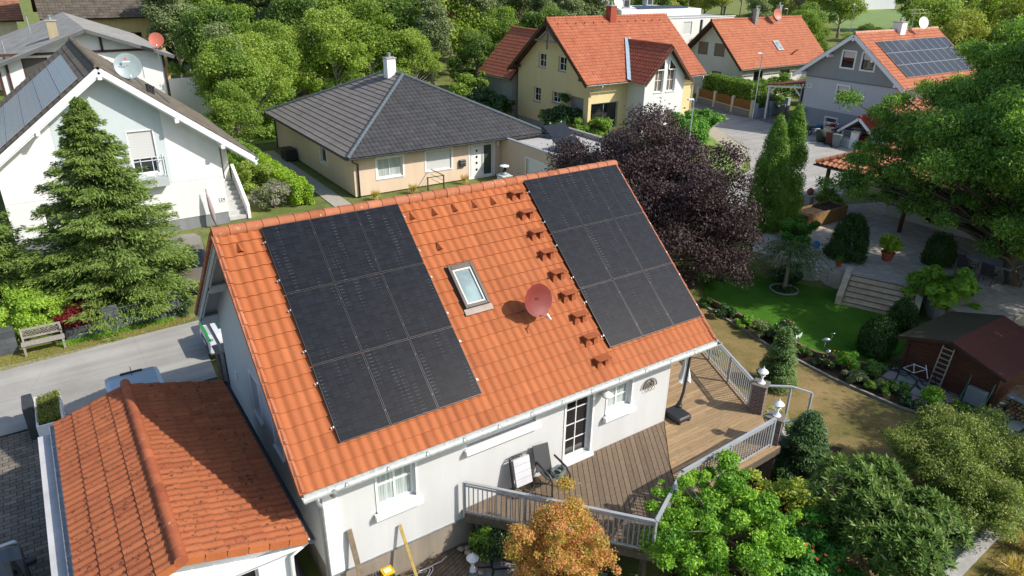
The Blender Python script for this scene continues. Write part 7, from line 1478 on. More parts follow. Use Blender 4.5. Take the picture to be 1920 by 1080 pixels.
for i, (x, y, k, s) in enumerate(front):
    place(k, x, y, s, rw.uniform(0, 6.3), '%s leafy tree along the near edge of the wood, %s from the left' % (['dark', 'mid green', 'pale green', 'slender greyish', 'yellowish'][k], (ORD+['thirteenth', 'fourteenth', 'fifteenth', 'sixteenth', 'seventeenth'])[i]))
k_ = 0
for row, (y0_, x0_, x1_, st_) in enumerate(((79, 14, 74, 5.2), (88, 17, 84, 6.0), (99, 18, 100, 7.0), (112, 22, 120, 9), (128, 40, 150, 11), (146, 60, 190, 13))):
    x = x0_
    while x < x1_:
        if not (row < 1 and x > 62) and not (64 < x < 92 and 73 < y0_ < 94) and not (row > 2 and 118 < x < 134):
            k = rw.choice([0, 1, 2, 3, 3, 1]) if x < 75 else rw.choice([1, 2, 4, 0]); s = rw.uniform(1.0, 1.7)*(1+.1*row*.5)
            place(k, x+rw.uniform(-1.2, 1.2), y0_+rw.uniform(-2.5, 2.5)+(4 if x < 22 else 0), s, rw.uniform(0, 6.3), 'tree in the deep crowded back of the green wood behind the houses', 'back trees of the wood')
        x += st_*rw.uniform(.85, 1.2)
# left background: dark tree over the half-timbered house, bushes between the houses
sp = [(15.0, 72, 0, 1.05, 'dark leafy tree overhanging the right end of the half-timbered house'), (12.9, 57.5, 1, .8, 'rounded mid green bush tree just right of the cream house'), (15.8, 62, 2, .8, 'pale green bush tree in front of the white block wall'), (18.5, 65.5, 1, .85, 'broad green bush tree left of the bungalow chimney line'), (11.5, 52.4, 1, .55, 'low leafy bush behind the stair of the cream house'), (-5.0, 44, 1, .6, 'green tree at the left picture edge beside the cream house'), (-2.6, 56, 1, .55, 'green bush at the left edge below the half-timbered house')]
for x, y, k, s, lb in sp: place(k, x, y, s, rw.uniform(0, 6), lb, 'bushes and trees between the left-hand houses')
# right background
sp = [(62, 66, 1, .7, 'green tree behind the gap between the yellow and cream houses'), (82, 58, 1, .85, 'bushy green tree behind the right end of the cream house'), (86, 53, 2, .62, 'pale green shrub tree between the cream and grey houses'), (92, 64, 1, .9, 'loose green tree left of the park lawn'), (86, 68, 3, .9, 'slender grey-green tree behind the cream house ridge'), (98, 58, 0, .7, 'dark tree at the park edge behind the grey house')]
for x, y, k, s, lb in sp: place(k, x, y, s, rw.uniform(0, 6), lb, 'trees behind the right-hand houses')
for i, (x, y, s, k) in enumerate(((76, 36, .95, 4), (80, 41, 1.1, 2), (84, 34, 1.1, 4), (88, 44, 1.3, 2), (94, 38, 1.2, 4), (78, 29, 1.0, 2), (88, 28, 1.2, 2), (100, 46, 1.4, 2), (110, 52, 1.5, 1), (102, 32, 1.4, 1), (116, 40, 1.6, 2), (74, 24, .9, 2), (120, 60, 1.5, 0), (135, 60, 1.6, 1), (150, 75, 1.7, 2), (128, 48, 1.6, 4), (112, 26, 1.5, 2), (96, 20, 1.4, 1))):
    place(k, x, y, s, rw.uniform(0, 6), ('nearest yellowing tree right behind the grey house roof' if i == 0 else 'yellow-green tree in the leafy mass at the top right corner'), 'yellow-green trees at the top right')
for i, (x, y) in enumerate(((104, 133), (113, 138), (122, 134), (131, 139), (141, 136), (150, 141), (160, 137), (171, 141), (181, 136), (188, 128), (96, 128), (137, 148), (158, 150), (176, 152), (118, 150), (182, 76), (200, 84), (228, 100), (255, 118), (168, 62), (195, 66), (280, 138), (160, 52), (150, 62), (172, 94), (179, 91), (165, 80), (150, 108), (158, 113), (140, 100), (143, 92))):
    place(rw.choice([0, 1, 3, 3]) if i < 15 else rw.choice([1, 2, 4]), x, y, rw.uniform(1.5, 1.9) if i < 15 else 1.7, rw.uniform(0, 6), 'tree in the deep crowded back of the green wood behind the houses' if i < 15 else 'distant tree beyond the park lawn at the top right', 'back trees of the wood' if i < 15 else 'distant park trees')
for i in range(5):
    if not used[i]: place(i, 30+i*8, 160, 1.4, 0, 'tree in the deep crowded back of the green wood behind the houses', 'back trees of the wood')
def shrub(name, label, x, y, r, h, mat, n, leaf, seed, cat='shrub', aspect=.55, nblob=22, group=None, shell=.4, hang=0, noise=.7, up=.5, z=None, rel=(.3, .5), inner=.45, rx=None, bark=None, trunks=3, every=2):
    z = hgt(x, y)-.02 if z is None else z
    rv = np.random.RandomState(seed+5); R0 = rx or r; env = [((0, 0, h*.5), (R0, r, h*.5))]
    if r > .9:
        env = [((0, 0, h*.45), (R0*.72, r*.72, h*.44))]
        for k in range(6): a = k*1.05+rv.uniform(-.4, .4); q_ = rv.uniform(.42, .62); s_ = rv.uniform(.34, .52); zc = h*rv.uniform(.3, .72); env.append(((math.cos(a)*R0*q_, math.sin(a)*r*q_, zc), (R0*s_, r*s_, min(zc-.02, h*s_*.75))))
    return mktree(name, label, cat, (x, y, z), env, nblob, n, leaf, mat, seed, .035+.02*r, h*.6, group, rel, shell, inner, bark=bark, every=every, trunks=trunks, hang=hang, noise=noise, up=up, aspect=aspect, part='foliage')
# --- thuja columns
def column(name, label, x, y, z, r, h, mat, seed, n=26000, leaf=.11, lobes=34, group=None, cat='tree', top=.75):
    rs = np.random.RandomState(seed); t = thing(name, label, cat, (x, y, z), group); bl = []
    for i in range(lobes*3):
        f = rs.random_sample(); prof = r*min(1, (f*4+.6))*(1-(max(0, f-.3)/.7)**2.3)**top; a = rs.uniform(0, 2*math.pi); q_ = prof*.62
        bl.append((np.array([math.cos(a)*q_, math.sin(a)*q_, .12+h*.94*f]), np.array([1, 1, 1.7])*max(.1, r*.34)*(1.05-.5*f)))
    P_, N_, rn = blobleaves(bl, n, rs, .6, .0, .5); rr_ = P_.copy(); rr_[:, 2] = 0; N_ += rr_*.6; ok = P_[:, 2] > .0; tip = np.zeros_like(P_); tip[:, 2] = 1; tip += rr_*.5
    fobj('foliage', leafmesh('foliage', P_[ok], N_[ok], leaf, leaf*.5, mat, seed, tip=tip[ok], rnd=rn[ok]), t); mb = MB(); mb.tube([(0, 0, -.1), (0, 0, h*.9)], [.08*r+.03, .02], 7); 
    for i in range(30): a = rs.uniform(0, 6.28); f = rs.uniform(.1, .8); mb.tube([(0, 0, h*f), (math.cos(a)*r*.6, math.sin(a)*r*.6, h*f+.3)], [.015, .005], 4, cap=False)
    mb.build('stem', M_bark, t, local=True); return t
column('thuja_column', 'left and slightly shorter of the two tall columnar thujas by the street', 31.2, 22.3, -.2, 1.12, 6.5, L_thuja, 5, 70000, .09, 60, top=.9)
column('thuja_column', 'right and taller of the two tall columnar thujas by the street', 32.75, 22.4, -.2, 1.1, 6.9, L_thuja, 6, 70000, .09, 60, top=.9)
column('clipped_conifer', 'dark clipped dome conifer beside the stone steps', 31.25, 17.4, .1, 1.0, 2.2, foliage('dark_thuja', ['#1f3614', '#2c4a1a', '#45661f'], .2), 7, 22000, .1, top=.45, cat='conifer')
column('round_conifer', 'clipped round bush between the green lawn and the shed', 25.3, 12.1, -.62, .8, 1.35, foliage('dark_thuja', ['#1f3614'], .2), 8, 16000, .09, 26, top=.45, cat='bush'); column('round_conifer', 'smaller clipped round bush right behind the shed corner', 27.9, 12.6, -.62, .68, 1.25, foliage('dark_thuja', ['#1f3614'], .2), 9, 13000, .09, 24, top=.45, cat='bush')
column('round_conifer', 'dark ball bush on the patio beneath the big tree', 34.2, 14.6, .3, .8, 1.4, foliage('dark_thuja', ['#1f3614'], .2), 10, 12000, .1, 24, top=.45, cat='bush')
for i, (x, y, h, lb) in enumerate(((93.5, 55.5, 4.4, 'dark cone thuja behind the grey house chimney'), (97, 54.5, 4.8, 'second dark cone thuja right of the first behind the chimney'))): column('cone_thuja', lb, x, y, 0, 1.7, h+1.2, foliage('dark_thuja', ['#1f3614'], .2), 20+i, 9000, .3)
for i, (x, y, h, r, lb) in enumerate(((84.5, 50.3, 5.0, 2.1, 'yellow-green conifer left of the grey house gable'), (86.5, 49.0, 6.4, 2.2, 'taller yellow-green conifer just behind the grey house gable'))): column('golden_conifer', lb, x, y, 0, r, h, foliage('gold_conifer', ['#5c7420', '#87982c', '#a6ae3c'], .25), 24+i, 9000, .3)
spruce('broad dark conifer right of the front railing below the lower lantern', 16.15, 8.95, 2.3, 1.05, 31, 30000, foliage('yew_needles', ['#22381c', '#33502a', '#4a6a34'], .15, .6), 'small_conifer', .09, -.62, aspect=.35, cat='conifer', pw=.6)
spruce('slimmer conifer behind the taller brick pillar', 20.1, 12.7, 2.15, .72, 32, 18000, foliage('green_conifer', ['#35502a', '#4c6c38', '#6a8448'], .15, .6), 'small_conifer', .09, -.62, aspect=.35, cat='conifer', pw=.7)
# --- purple plum
mktree('purple_plum_tree', 'large dark purple-leaved plum tree behind the right end of the orange roof', 'tree', (22.1, 21.9, -.3), [((0, 0, 3.9), (4.7, 4.7, 3.3)), ((1.0, -2.6, 2.0), (3.0, 3.0, 2.0)), ((-2.0, 1.8, 3.9), (3.2, 3.0, 2.3))], 150, 190000, .12, L_plum, 40, .17, 5, rel=(.17, .32), shell=.35, inner=.4, noise=1.0, up=.3, aspect=.5, every=1)
# --- big tree right
mktree('big_garden_tree', 'big dark green feathery tree filling the right edge in front of the pantile roof', 'tree', (35.0, 11.3, -.2), [((-1.0, 1.8, 6.6), (4.8, 4.8, 2.8)), ((1.6, 3.6, 8.2), (3.6, 3.6, 2.4)), ((-2.3, 5.2, 5.0), (2.6, 2.6, 1.7)), ((-2.5, -.8, 5.4), (4.2, 4.2, 2.3)), ((-3.0, 1.4, 3.6), (2.3, 2.3, 1.3)), ((2, 0, 9), (5, 5, 3)), ((2.0, -5, 6), (5, 5, 3)), ((-1.4, 4.6, 6.4), (3.0, 3.0, 2.0)), ((-1.9, 3.4, 4.0), (2.4, 2.4, 1.3)), ((-1.2, 6.2, 5.6), (2.4, 2.4, 1.4)), ((-2.4, -.2, 2.7), (2.0, 2.0, 1.1)), ((-3.4, -1.5, 4.0), (2.4, 2.4, 1.5)), ((-2.5, 5.9, 5.2), (2.3, 2.3, 1.5)), ((-1.6, 7.0, 7.0), (2.4, 2.4, 1.6)), ((-1.0, -1.8, 3.0), (2.4, 2.4, 1.4)), ((-3.4, 3.9, 3.9), (1.6, 1.6, 1.0)), ((-2.6, 6.3, 3.6), (2.1, 2.0, 1.2)), ((-1.2, 4.6, 3.4), (2.2, 2.2, 1.2))]+[((-2.6, 6.1, 4.2), (2.4, 2.2, 1.6)), ((-1.6, 4.4, 4.0), (2.4, 2.2, 1.5)), ((-2.4, 1.0, 3.4), (2.4, 2.2, 1.4))]*2, 400, 420000, .17, L_big, 41, .28, 7, rel=(.2, .36), shell=.25, inner=.35, noise=1.2, hang=.9, aspect=.34, every=2, up=.3)
# trees just outside the right edge, whose shade falls on the lawn
VB = mktree('garden_tree', 'leafy green tree just beyond the right picture edge beside the shed', 'tree', (33.0, 3.2, -.5), [((0, 0, 7.4), (3.8, 3.8, 3.8))], 40, 30000, .22, L_big, 42, .2, 7, rel=(.2, .36), every=2)
copy_tree(VB, loc=(28.5, .2, -.6), rz=2.0, scale=.85, label='leafy green tree beyond the lower right picture edge')
# --- hedges
def hedge(label, a, b, w, h, mat, n, leaf, seed, z=0, name='clipped_hedge', group=None, bulge=.05):
    a = np.array(a, float); b = np.array(b, float); L = np.linalg.norm(b-a); d = (b-a)/L; s = np.array([-d[1], d[0]]); rs = np.random.RandomState(seed); t = thing(name, label, 'hedge', ((a[0]+b[0])/2, (a[1]+b[1])/2, z), group)
    A = np.array([L*w, L*h, L*h, w*h, w*h]); k = rs.choice(5, n, p=A/A.sum()); u = rs.random_sample(n); v = rs.random_sample(n); P_ = np.zeros((n, 3)); N_ = np.zeros((n, 3))
    dep = rs.random_sample(n)**2*.12; cu = d[0], d[1]; dd = np.array([d[0], d[1], 0]); ss = np.array([s[0], s[1], 0]); zz = np.array([0, 0, 1.])
    for f in range(5):
        m = k == f; U = u[m][:, None]; Vv = v[m][:, None]; D = dep[m][:, None]
        if f == 0: P_[m] = dd*(U-.5)*L+ss*(Vv-.5)*w+zz*(h-D); N_[m] = zz
        elif f < 3: sg = 1 if f == 1 else -1; P_[m] = dd*(U-.5)*L+ss*sg*(w/2-D)+zz*Vv*h; N_[m] = ss*sg+zz*.3
        else: sg = 1 if f == 3 else -1; P_[m] = dd*sg*(L/2-D)+ss*(U-.5)*w+zz*Vv*h; N_[m] = dd*sg+zz*.3
    P_ += (np.sin(P_[:, [1, 2, 0]]*3.1+seed)+np.sin(P_[:, [2, 0, 1]]*7.3))*bulge*.5+rs.normal(size=(n, 3))*.02; N_ += rs.normal(size=(n, 3))*.6; P_[:, 2] = np.maximum(P_[:, 2], .01)
    fobj('foliage', leafmesh('foliage', P_, N_, leaf, leaf*.6, mat, seed), t); mb = MB(); q_ = .1+bulge; mb.obox((0, 0, h/2-q_/2), dd*(L/2-q_), ss*(w/2-q_), zz*(h/2-q_/2)); mb.build('twig_core', plain('hedge_twigs', '#2c3218', .95, var=.4, nscale=8), t, local=True); return t
hedge('small clipped box hedge in the white frame behind the garage', (-1.5, 21.35), (-1.5, 22.88), .54, 1.05, foliage('box_hedge', ['#4c5420', '#667028', '#7f8634'], .2), 9000, .05, 50, name='box_hedge')
hedge('long thick clipped hedge above the picket fence', (60.3, 52.6), (58.3, 44.6), 1.6, 2.9, L_hedge, 15000, .16, 51, bulge=.12)
hedge('bright lower hedge running towards the camera between the cream house and the bungalow', (11.6, 51), (12.1, 39.6), 1.1, 1.3, foliage('bright_hedge', ['#5c8020', '#7fa02c', '#9cba40'], .35), 22000, .11, 52, bulge=.2)
hedge('low hedge strip on the patio edge beside the plum tree', (27.4, 20.3), (25.9, 21.0), .5, .5, L_hedge, 3000, .08, 53, z=-.4)
hedge('far dark hedge in front of the white block wall', (14.5, 58.5), (20, 59.2), 1.4, 1.6, L_hedge, 6000, .2, 54, bulge=.3)
t = thing('block_wall', 'white concrete block garden wall seen left of the bungalow roof', 'wall', (15, 63, 0)); mb = MB(); mb.box(13.6, 19.6, 62.6, 62.9, 0, 1.5); mb.build('blocks', paver('white_blocks', '#c9c8c2', '#b4b3ad', '#8e8d88', .4, .2, 0, .01, .9, True), t)
# --- shrubs round the neighbours
SH = [('leafy_shrub', 'dark round laurel at the yellow house corner, left of the pale shrub', 35.9, 46.6, 1.9, 3.2, L_dark, 9000, .2), ('leafy_shrub', 'lighter green shrub in front of the yellow house loggia', 37.2, 43.6, 2.0, 2.5, L_hedge, 9000, .2),
      ('leafy_shrub', 'dark shrub against the shaded foot of the yellow house, left of the laurel', 34.6, 55.2, 2.6, 3.3, L_dark, 9000, .26), ('leafy_shrub', 'tall loose green shrub under the annex eave behind the bungalow', 34.8, 59.2, 2.3, 4.2, L_wood[1], 9000, .26),
      ('leafy_shrub', 'bright green shrub right of the street lamp before the cross gable', 42.6, 38.6, 2.5, 2.8, foliage('laurel_bright', ['#35601e', '#4c7e28', '#6c9a38'], .3), 12000, .2), ('leafy_shrub', 'bright green shrub at the right corner of the yellow house, by the road', 46.2, 40.4, 2.0, 2.4, foliage('laurel_bright', ['#35601e'], .3), 9000, .2), ('leafy_shrub', 'green shrub left of the street lamp before the cross gable', 39.4, 38.4, 2.0, 2.4, foliage('laurel_bright', ['#35601e'], .3), 8000, .2),
      ('leafy_shrub', 'mixed green shrub at the end of the long hedge beside the street lamp', 60.3, 45.0, 1.5, 2.4, L_wood[3], 6000, .16), ('leafy_shrub', 'tall green shrub between the cream house and the carport', 64.5, 47.2, 2.5, 3.6, L_hedge, 9000, .22), ('leafy_shrub', 'pale mottled shrub behind the carport roof', 68.5, 45.6, 2.4, 3.8, L_wood[2], 8000, .22),
      ('buddleia_shrub', 'greyish shrub with pale purple flower heads at the left house stairs', 10.5, 40.3, 1.5, 1.9, L_bud, 14000, .13), ('leafy_shrub', 'green shrub against the bungalow hedge near the cream house stairs', 10.6, 44.2, 1.5, 2.3, L_wood[2], 10000, .15), ('leafy_shrub', 'round green shrub above the buddleia beside the cream house', 10.6, 48.2, 1.6, 2.6, L_hedge, 10000, .15),
      ('leafy_shrub', 'bright leafy shrub left of the patio pots in front of the thujas', 31.2, 20.3, 1.15, 1.7, foliage('laurel_bright', ['#35601e'], .3), 14000, .13), ('leafy_shrub', 'dark shrub under the right flank of the plum tree', 24.8, 20.2, 1.2, 1.3, L_dark, 7000, .12), ('leafy_shrub', 'low dark shrub on the bank left of the stone steps', 28.3, 18.3, .9, .9, L_ivy, 6000, .1),
      ('leafy_shrub', 'grey-leaved shrub behind the shed under the big tree', 29.6, 10.6, 1.1, .9, L_wood[3], 5000, .12), ('leafy_shrub', 'pale shrub on the right edge of the patio above the shed', 31.0, 9.2, 1.1, 1.0, L_wood[2], 5000, .12), ('leafy_shrub', 'small shrub on the patio edge behind the shed roof', 28.6, 9.6, .8, .8, L_wood[1], 3500, .11), ('leafy_shrub', 'spiky shrub beside the veranda post of the pantile bungalow', 37.4, 22.6, .9, 1.5, L_wood[1], 4000, .14),
      ('leafy_shrub', 'light green bush behind the bench at the left picture edge', -2.0, 29.5, 1.5, 2.3, foliage('light_bush', ['#5f8026', '#7fa034', '#9cba4c'], .35), 24000, .09), ('leafy_shrub', 'second light green bush left of the red acer', -.9, 29.8, 1.1, 1.7, foliage('light_bush', ['#5f8026'], .35), 14000, .09), ('red_acer', 'small dark red acer between the light bush and the spruce', -.1, 29.15, .75, 1.15, L_redacer, 9000, .07),
      ('leafy_shrub', 'green shrub in front of the right stone edge below the spruce', 2.4, 29.2, .9, 1.0, L_fern, 7000, .12), ('leafy_shrub', 'ferny plants behind the slate wall below the spruce', 1.3, 28.95, .6, .7, L_fern, 4000, .12), ('leafy_shrub', 'dark green shrub filling the gap between the two spruces', -.6, 31.0, 1.5, 2.6, L_dark, 16000, .1), ('leafy_shrub', 'yellow-green shrub at the right foot of the tall spruce near the parked car', 2.9, 30.2, 1.0, 1.6, L_hedge, 9000, .09), ('ivy_mound', 'trailing ivy over the right end of the slate wall', 3.2, 28.6, .55, .7, L_ivy, 5000, .07),
      ('ivy_mound', 'dark ivy mound under the left end of the deck', 7.2, 11.2, .62, 1.0, L_ivy, 13000, .07), ('leafy_shrub', 'small bright shrub growing through the left end of the deck railing', 6.85, 11.2, .34, 1.15, L_hedge, 1500, .09),
      ('leafy_shrub', 'yellow-green shrub behind the long right railing', 18.8, 15.0, 1.0, 1.2, foliage('olive_shrub', ['#6a7a30', '#84923e'], .3), 8000, .09), ('leafy_shrub', 'low green shrub outside the far right railing', 18.6, 17.2, .8, 1.0, L_hedge, 5000, .09)]
for i, (nm, lb, x, y, r, h, mt, n, lf) in enumerate(SH): shrub(nm, lb, x, y, r, h, mt, n, lf, 200+i)
# yellow-green hedge base plants etc. in front
shrub('orange_maple', 'small maple with orange, pink and yellow-green leaves in front of the deck railing', 7.6, 9.1, 1.55, 3.0, L_maple, 64000, .055, 60, 'tree', aspect=.6, nblob=110, rel=(.08, .28), shell=.15, noise=1.0, z=-.35)
shrub('bright_climber', 'big lime green leafy shrub covering the right front of the deck', 11.1, 7.6, 2.15, 3.0, L_lime, 80000, .085, 61, 'shrub', aspect=.5, nblob=150, rel=(.07, .24), inner=.45, shell=.15, noise=1.1, hang=.3, rx=2.5)
shrub('leafy_shrub', 'darker leafy shrub with red flowers at the right foot of the lime green shrub', 12.9, 6.5, 1.5, 1.9, foliage('deep_leaf', ['#2c5a1c', '#3f7426', '#5a9030'], .3), 16000, .1, 62, nblob=50, rel=(.2, .34), shell=.35)
shrub('leafy_shrub', 'yellow-green variegated shrub between the railing and the dark conifer', 14.1, 8.0, 1.15, 1.7, foliage('variegated', ['#6a8428', '#93a63c', '#b4b860'], .3), 15000, .08, 63, nblob=40, rel=(.2, .34))
shrub('leafy_shrub', 'green shrub hugging the front railing above the yellow flowers', 12.9, 8.5, .75, 1.5, L_mid, 10000, .08, 64, nblob=30)
shrub('leafy_shrub', 'small green plants at the foot of the dark conifer', 15.8, 7.4, .6, .5, L_mid, 5000, .07, 65); shrub('leafy_shrub', 'low creeping plants in the stony bed', 14.0, 6.9, .7, .35, L_mid, 4500, .07, 66)
shrub('leafy_shrub', 'pale plants beside the garden steps', 17.9, 11.0, .7, .7, foliage('pale_plants', ['#7a9048', '#a4b46a', '#b8a8b8'], .3), 7000, .07, 67)
shrub('twiggy_shrub', 'large loose yellow-green shrub with bare pale twigs at the lower right', 19.6, 6.2, 2.5, 2.6, L_twig, 130000, .066, 68, nblob=230, rel=(.2, .42), shell=.15, noise=1.1, inner=.25, bark=M_barkpale, trunks=5, every=1)
# rosette-leaved rhododendron
def rhodo(label, x, y, r, h, seed, ros, z=-.62):
    rs = np.random.RandomState(seed); t = thing('rhododendron', label, 'shrub', (x, y, z)); Ps = []; Ns = []; T_ = []; Rn = []; mb = MB()
    lob = [(np.array([rs.uniform(-.55, .55)*r, rs.uniform(-.55, .55)*r, h*rs.uniform(.35, .72)]), np.array([1, 1, 1])*rs.uniform(.28, .5)*r) for _ in range(16)]
    for i in range(ros):
        c0, rr = lob[rs.randint(len(lob))]; d = rs.normal(size=3); d[2] = abs(d[2])*1.1-.25; d /= np.linalg.norm(d); p = c0+d*rr*rs.uniform(.75, 1.05)
        if p[2] < .1: continue
        ax_ = d*.6+np.array([0, 0, .8]); ax_ /= np.linalg.norm(ax_); e1 = np.cross(ax_, [1, .1, .2]); e1 /= np.linalg.norm(e1); e2 = np.cross(ax_, e1); k = 13
        a = np.arange(k)*2.4+rs.uniform(0, 6); el = np.linspace(-.5, .9, k); o = (e1*np.cos(a)[:, None]+e2*np.sin(a)[:, None]); tp = o*np.cos(el)[:, None]+ax_*np.sin(el)[:, None]; L = .16
        Ps.append(p+tp*L*.55); T_.append(tp*6); nn = ax_*np.cos(el)[:, None]-o*np.sin(el)[:, None]; Ns.append(nn+rs.normal(size=(k, 3))*.15); Rn.append(np.clip(.1+.55*(el+.5)/1.4+rs.normal(size=k)*.18, 0, 1))
        if i % 6 == 0: mb.tube([(c0[0]*.2, c0[1]*.2, .1), tuple(c0*.7), tuple(p)], [.03, .02, .008], 5, cap=False)
    Ps, Ns, T_, Rn = map(np.concatenate, (Ps, Ns, T_, Rn)); fobj('foliage', leafmesh('foliage', Ps, Ns, .2, .048, L_rhodo, seed, tip=T_, rnd=Rn, fold=.15), t); mb.build('stems', M_bark, t, local=True); return t
rhodo('big rhododendron with long dark leaf rosettes at the bottom right', 14.9, 5.9, 1.8, 2.75, 70, 2300); rhodo('small pointed rhododendron behind the big one', 17.0, 7.2, .42, 1.5, 71, 170); rhodo('low rhododendron shoot at the lawn side of the big one', 16.9, 5.4, .8, 1.5, 72, 300)
# big leaved plant by patio edge
shrub('big_leaved_plant', 'large-leaved yellow-green plant at the patio edge right of the stone steps', 30.6, 12.4, 1.6, 2.5, foliage('big_leaf', ['#4a7020', '#6c9430', '#8cae40'], .4), 1500, .38, 73, aspect=.8, nblob=16, noise=.5, up=1.0, shell=.5)
# weeping tree on the lawn
t = thing('weeping_tree', 'umbrella-shaped weeping tree with pale trunk on the green lawn', 'tree', (27.3, 17.8, -.6)); rs = np.random.RandomState(80); Ps = []; Ns = []; T_ = []; mb = MB()
mb.tube([(0, 0, -.05), (.03, 0, .8), (0, .05, 1.5), (.05, 0, 2.0)], [.11, .085, .08, .05], 9)
for i in range(130):
    a = rs.uniform(0, 2*math.pi); R_ = rs.uniform(.7, 2.05); d = np.array([math.cos(a), math.sin(a), 0]); s = np.linspace(0, 1, 60); zz = 1.9+.4*np.sin(s*2.2)-.95*s**2*rs.uniform(.7, 1.15)
    P_ = d*R_*s[:, None]; P_[:, 2] = zz; P_ += rs.normal(size=P_.shape)*np.array([.09, .09, .05]); Ps.append(P_); n_ = rs.normal(size=P_.shape)*.6; n_[:, 2] += 1; Ns.append(n_+d*.4); T_.append(np.tile(d*1.2+np.array([0, 0, -.8]), (60, 1)))
    if i % 5 == 0: mb.tube([(0, 0, 1.85), tuple(d*R_*.5+np.array([0, 0, 2.15])), tuple(d*R_*.9+np.array([0, 0, 1.6]))], [.025, .015, .006], 4, cap=False)
fobj('crown', leafmesh('crown', np.concatenate(Ps), np.concatenate(Ns), .15, .035, foliage('weeping_leaf', ['#2c4422', '#42602f', '#5c7640'], .3), 80, tip=np.concatenate(T_)), t); mb.build('trunk', M_barkpale, t, local=True, smooth=True)
mb = MB(); mb.tube([(27.3+.62*math.cos(a), 17.8+.62*math.sin(a), -.56) for a in np.linspace(0, 2*math.pi, 25)], .05, 6); tag(mb.build('stone_ring', plain('edging_stone', '#8f8a80', .9), None, smooth=True), 'round stone edging ring at the foot of the weeping tree', 'edging')
shrub('ground_plants', 'low plants inside the stone ring under the weeping tree', 27.3, 17.8, .5, .25, L_dark, 2500, .1, 81, cat='plants')
# flower bed plants along the lawn edging
rb_ = random.Random(90); bedpts = [(22.9, 18.6), (22.75, 17.4), (22.8, 16.4), (22.75, 15.4), (22.6, 14.4), (22.75, 13.5), (22.7, 12.6), (23.2, 11.9), (22.7, 11.3), (22.8, 10.5), (23.3, 10.0), (22.9, 9.4), (23.5, 9.0), (23.2, 8.3), (24.0, 8.2), (23.7, 11.2)]
BM = [L_mid, L_dark, L_fern, L_wood[3], L_hedge]; wh = ['at the plum tree end', 'second from the plum tree end', 'third from the plum tree end', 'beside the rose bush', 'before the metal butterfly', 'behind the slim conifer', 'below the metal bird', 'beside the round clipped bush', 'in the middle of the bed', 'before the bicycle', 'nearest the bicycle wheel', 'below the ladder', 'at the foot of the ladder', 'at the shed end of the bed', 'before the wheelbarrow', 'left of the bicycle']
for i, (x, y) in enumerate(bedpts): shrub('bed_plant', 'leafy flower bed plant along the lawn edging, '+wh[i], x, y, rb_.uniform(.34, .55), rb_.uniform(.4, .8), BM[i % 5], 2600, .09, 300+i, 'plant', group='plants in the lawn-edge flower bed', nblob=12)
shrub('rose_bush', 'rose bush with pink flowers at the edge of the green lawn', 23.1, 14.7, .55, .95, L_dark, 5000, .09, 330, 'rose', nblob=18)
def flowers(label, x, y, z, r, h, n, mat, s, seed, name='flowers', zc=.2):
    rs = np.random.RandomState(seed); mb = MB(); 
    for i in range(n):
        a = rs.uniform(0, 6.28); q_ = r*math.sqrt(rs.random_sample()); c = Vector((x+q_*math.cos(a), y+q_*math.sin(a), z+h*(1-.35*(q_/r)**2)+rs.uniform(-zc, .05))); k = 5
        nx_ = Vector((rs.uniform(-.5, .5), rs.uniform(-.9, .1), 1)).normalized(); e1 = nx_.orthogonal().normalized(); e2 = nx_.cross(e1)
        for j in range(k): b = 6.283*j/k; d = e1*math.cos(b)+e2*math.sin(b); p_ = e1*math.cos(b+1.57)+e2*math.sin(b+1.57); mb.add([c, c+d*s*.6+p_*s*.35, c+d*s+nx_*s*.15, c+d*s*.6-p_*s*.35], [(0, 1, 2, 3)], r=rs.random_sample())
    o = mb.build(name, mat, None); o['kind'] = 'stuff'; return tag(o, label, 'flowers')
flowers('scattered yellow flowers above the front railing shrub', 13.3, 8.1, -.5, .62, 1.55, 42, L_fly, .035, 1); flowers('scattered red flowers at the foot of the lime green shrub', 12.7, 6.3, -.5, .8, 1.5, 18, L_flr, .04, 2); flowers('pink roses on the bush at the lawn edge', 23.05, 14.6, -.6, .42, 1.0, 12, L_flp, .05, 3)
flowers('small yellow flowers in the bed below the silver globe', 22.8, 12.2, -.6, .6, .75, 24, L_fly, .025, 4); flowers('small yellow flowers in the bed in front of the ladder', 23.2, 8.7, -.6, .6, .8, 22, L_fly, .025, 5); flowers('white flowers on the bank beside the stone steps', 28.8, 17.6, -.4, .5, .9, 12, L_flw, .07, 6)
# grass tufts
def tufts(name, label, pts_fn, n, L, mat, seed, lean=.5):
    rs = np.random.RandomState(seed); P_ = pts_fn(rs, n); z = gh(P_[:, 0], P_[:, 1])-.02; P3 = np.column_stack([P_, z+L*.38]); N_ = rs.normal(size=(len(P3), 3)); N_[:, 2] *= .3; tip = rs.normal(size=(len(P3), 3))*lean; tip[:, 2] = 2.4
    o = fobj(name, leafmesh(name, P3, N_, L, L*.12, mat, seed, tip=tip)); return tag(o, label, 'grass', kind='stuff')
def inpoly(P_, poly):
    c = np.zeros(len(P_), bool)
    for (x0, y0), (x1, y1) in zip(poly, poly[1:]+poly[:1]):
        m = ((y0 > P_[:, 1]) != (y1 > P_[:, 1])) & (P_[:, 0] < (x1-x0)*(P_[:, 1]-y0)/((y1-y0) or 1e-9)+x0); c ^= m
    return c
def region(poly, dens=None):
    xs_ = [p[0] for p in poly]; ys_ = [p[1] for p in poly]
    def f(rs, n):
        P_ = np.column_stack([rs.uniform(min(xs_), max(xs_), n), rs.uniform(min(ys_), max(ys_), n)]); return P_[inpoly(P_, poly)]
    return f
tufts('verge_grass', 'scrubby grass on the street verge', region([(-5, 27.0), (3.2, 27.6), (3.6, 28.1), (2.9, 28.4), (-5, 28.4)]), 26000, .09, L_tuft, 400)
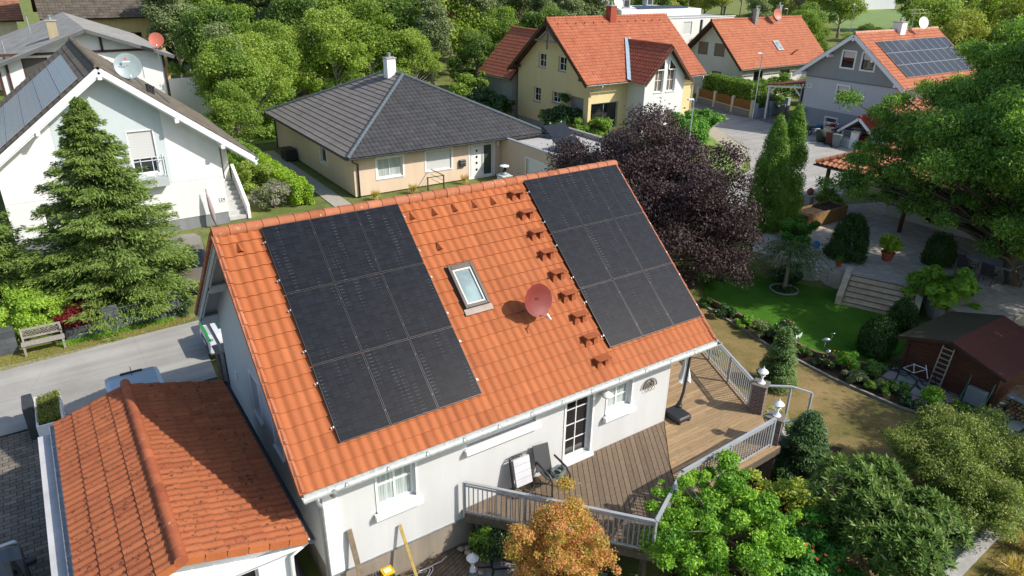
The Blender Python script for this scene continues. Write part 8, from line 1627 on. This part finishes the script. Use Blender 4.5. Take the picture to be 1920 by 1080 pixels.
tufts('verge_weeds', 'greener weeds along the foot of the slate wall', region([(-1, 28.0), (2.9, 28.1), (2.9, 28.4), (-1, 28.4)]), 3500, .16, L_fern, 401, 1.0)
tufts('dry_lawn_grass', 'short dry grass of the brown lawn', region([(12.8, 5), (19.0, 4.6), (22.2, 7), (22.1, 13.2), (22.4, 16), (22.5, 19), (14, 19), (14, 9)]), 90000, .05, foliage('dry_blades', ['#6a6c38', '#8f8450', '#a8946a', '#5c6a2c'], .25), 402)
tufts('green_lawn_grass', 'short dense grass of the green lawn', region([(23.2, 19), (23.2, 13), (24, 11.7), (30.2, 13.0), (29.5, 16.2), (27.4, 19.4), (25, 20.4)]), 60000, .05, foliage('lawn_blades', ['#2f641a', '#437c22', '#5a9030'], .3), 403)
tufts('front_weeds', 'weeds and ground plants in the bed in front of the deck', region([(9.9, 8.0), (11.6, 5), (13.5, 5.5), (15.6, 8), (18, 9.5), (16.6, 10.4), (15.3, 9.2), (11.3, 8.9)]), 5000, .1, L_mid, 404, 1.0)
tufts('rough_border', 'dry rough growth beyond the concrete kerb at the lower right', region([(15, 3.2), (16, 4.3), (21, 4.6), (26, 4.8), (26, 1.5), (16, 2)]), 9000, .2, foliage('dry_border', ['#5c5a34', '#7d7048', '#6d7838', '#93845c'], .25), 405, 1.2)
for i, (x, y) in enumerate(((18.9, 4.0), (20.1, 4.1), (17.6, 3.8), (16.1, 38.6), (18.6, 38.6), (22.4, 38.8))):
    rs = np.random.RandomState(420+i); n = 260; a = rs.uniform(0, 6.28, n); tip = np.column_stack([np.cos(a), np.sin(a), rs.uniform(1.2, 3, n)]); P_ = np.column_stack([np.cos(a)*.12, np.sin(a)*.12, np.full(n, .3)])+tip*.06*rs.random_sample((n, 1))
    t = thing('ornamental_grass', ['golden grass clump in the bottom right corner, the middle one', 'golden grass clump in the bottom right corner, the farthest one', 'golden grass clump in the bottom right corner, nearest the mesh fence', 'grass clump at the front corner of the peach bungalow', 'grass clump between the two front windows of the peach bungalow', 'grass clump beside the entrance door of the peach bungalow'][i], 'grass clump', (x, y, hgt(x, y)-.03)); fobj('blades', leafmesh('blades', P_, rs.normal(size=(n, 3)), .6, .02, L_gold, 430+i, tip=tip*2), t)
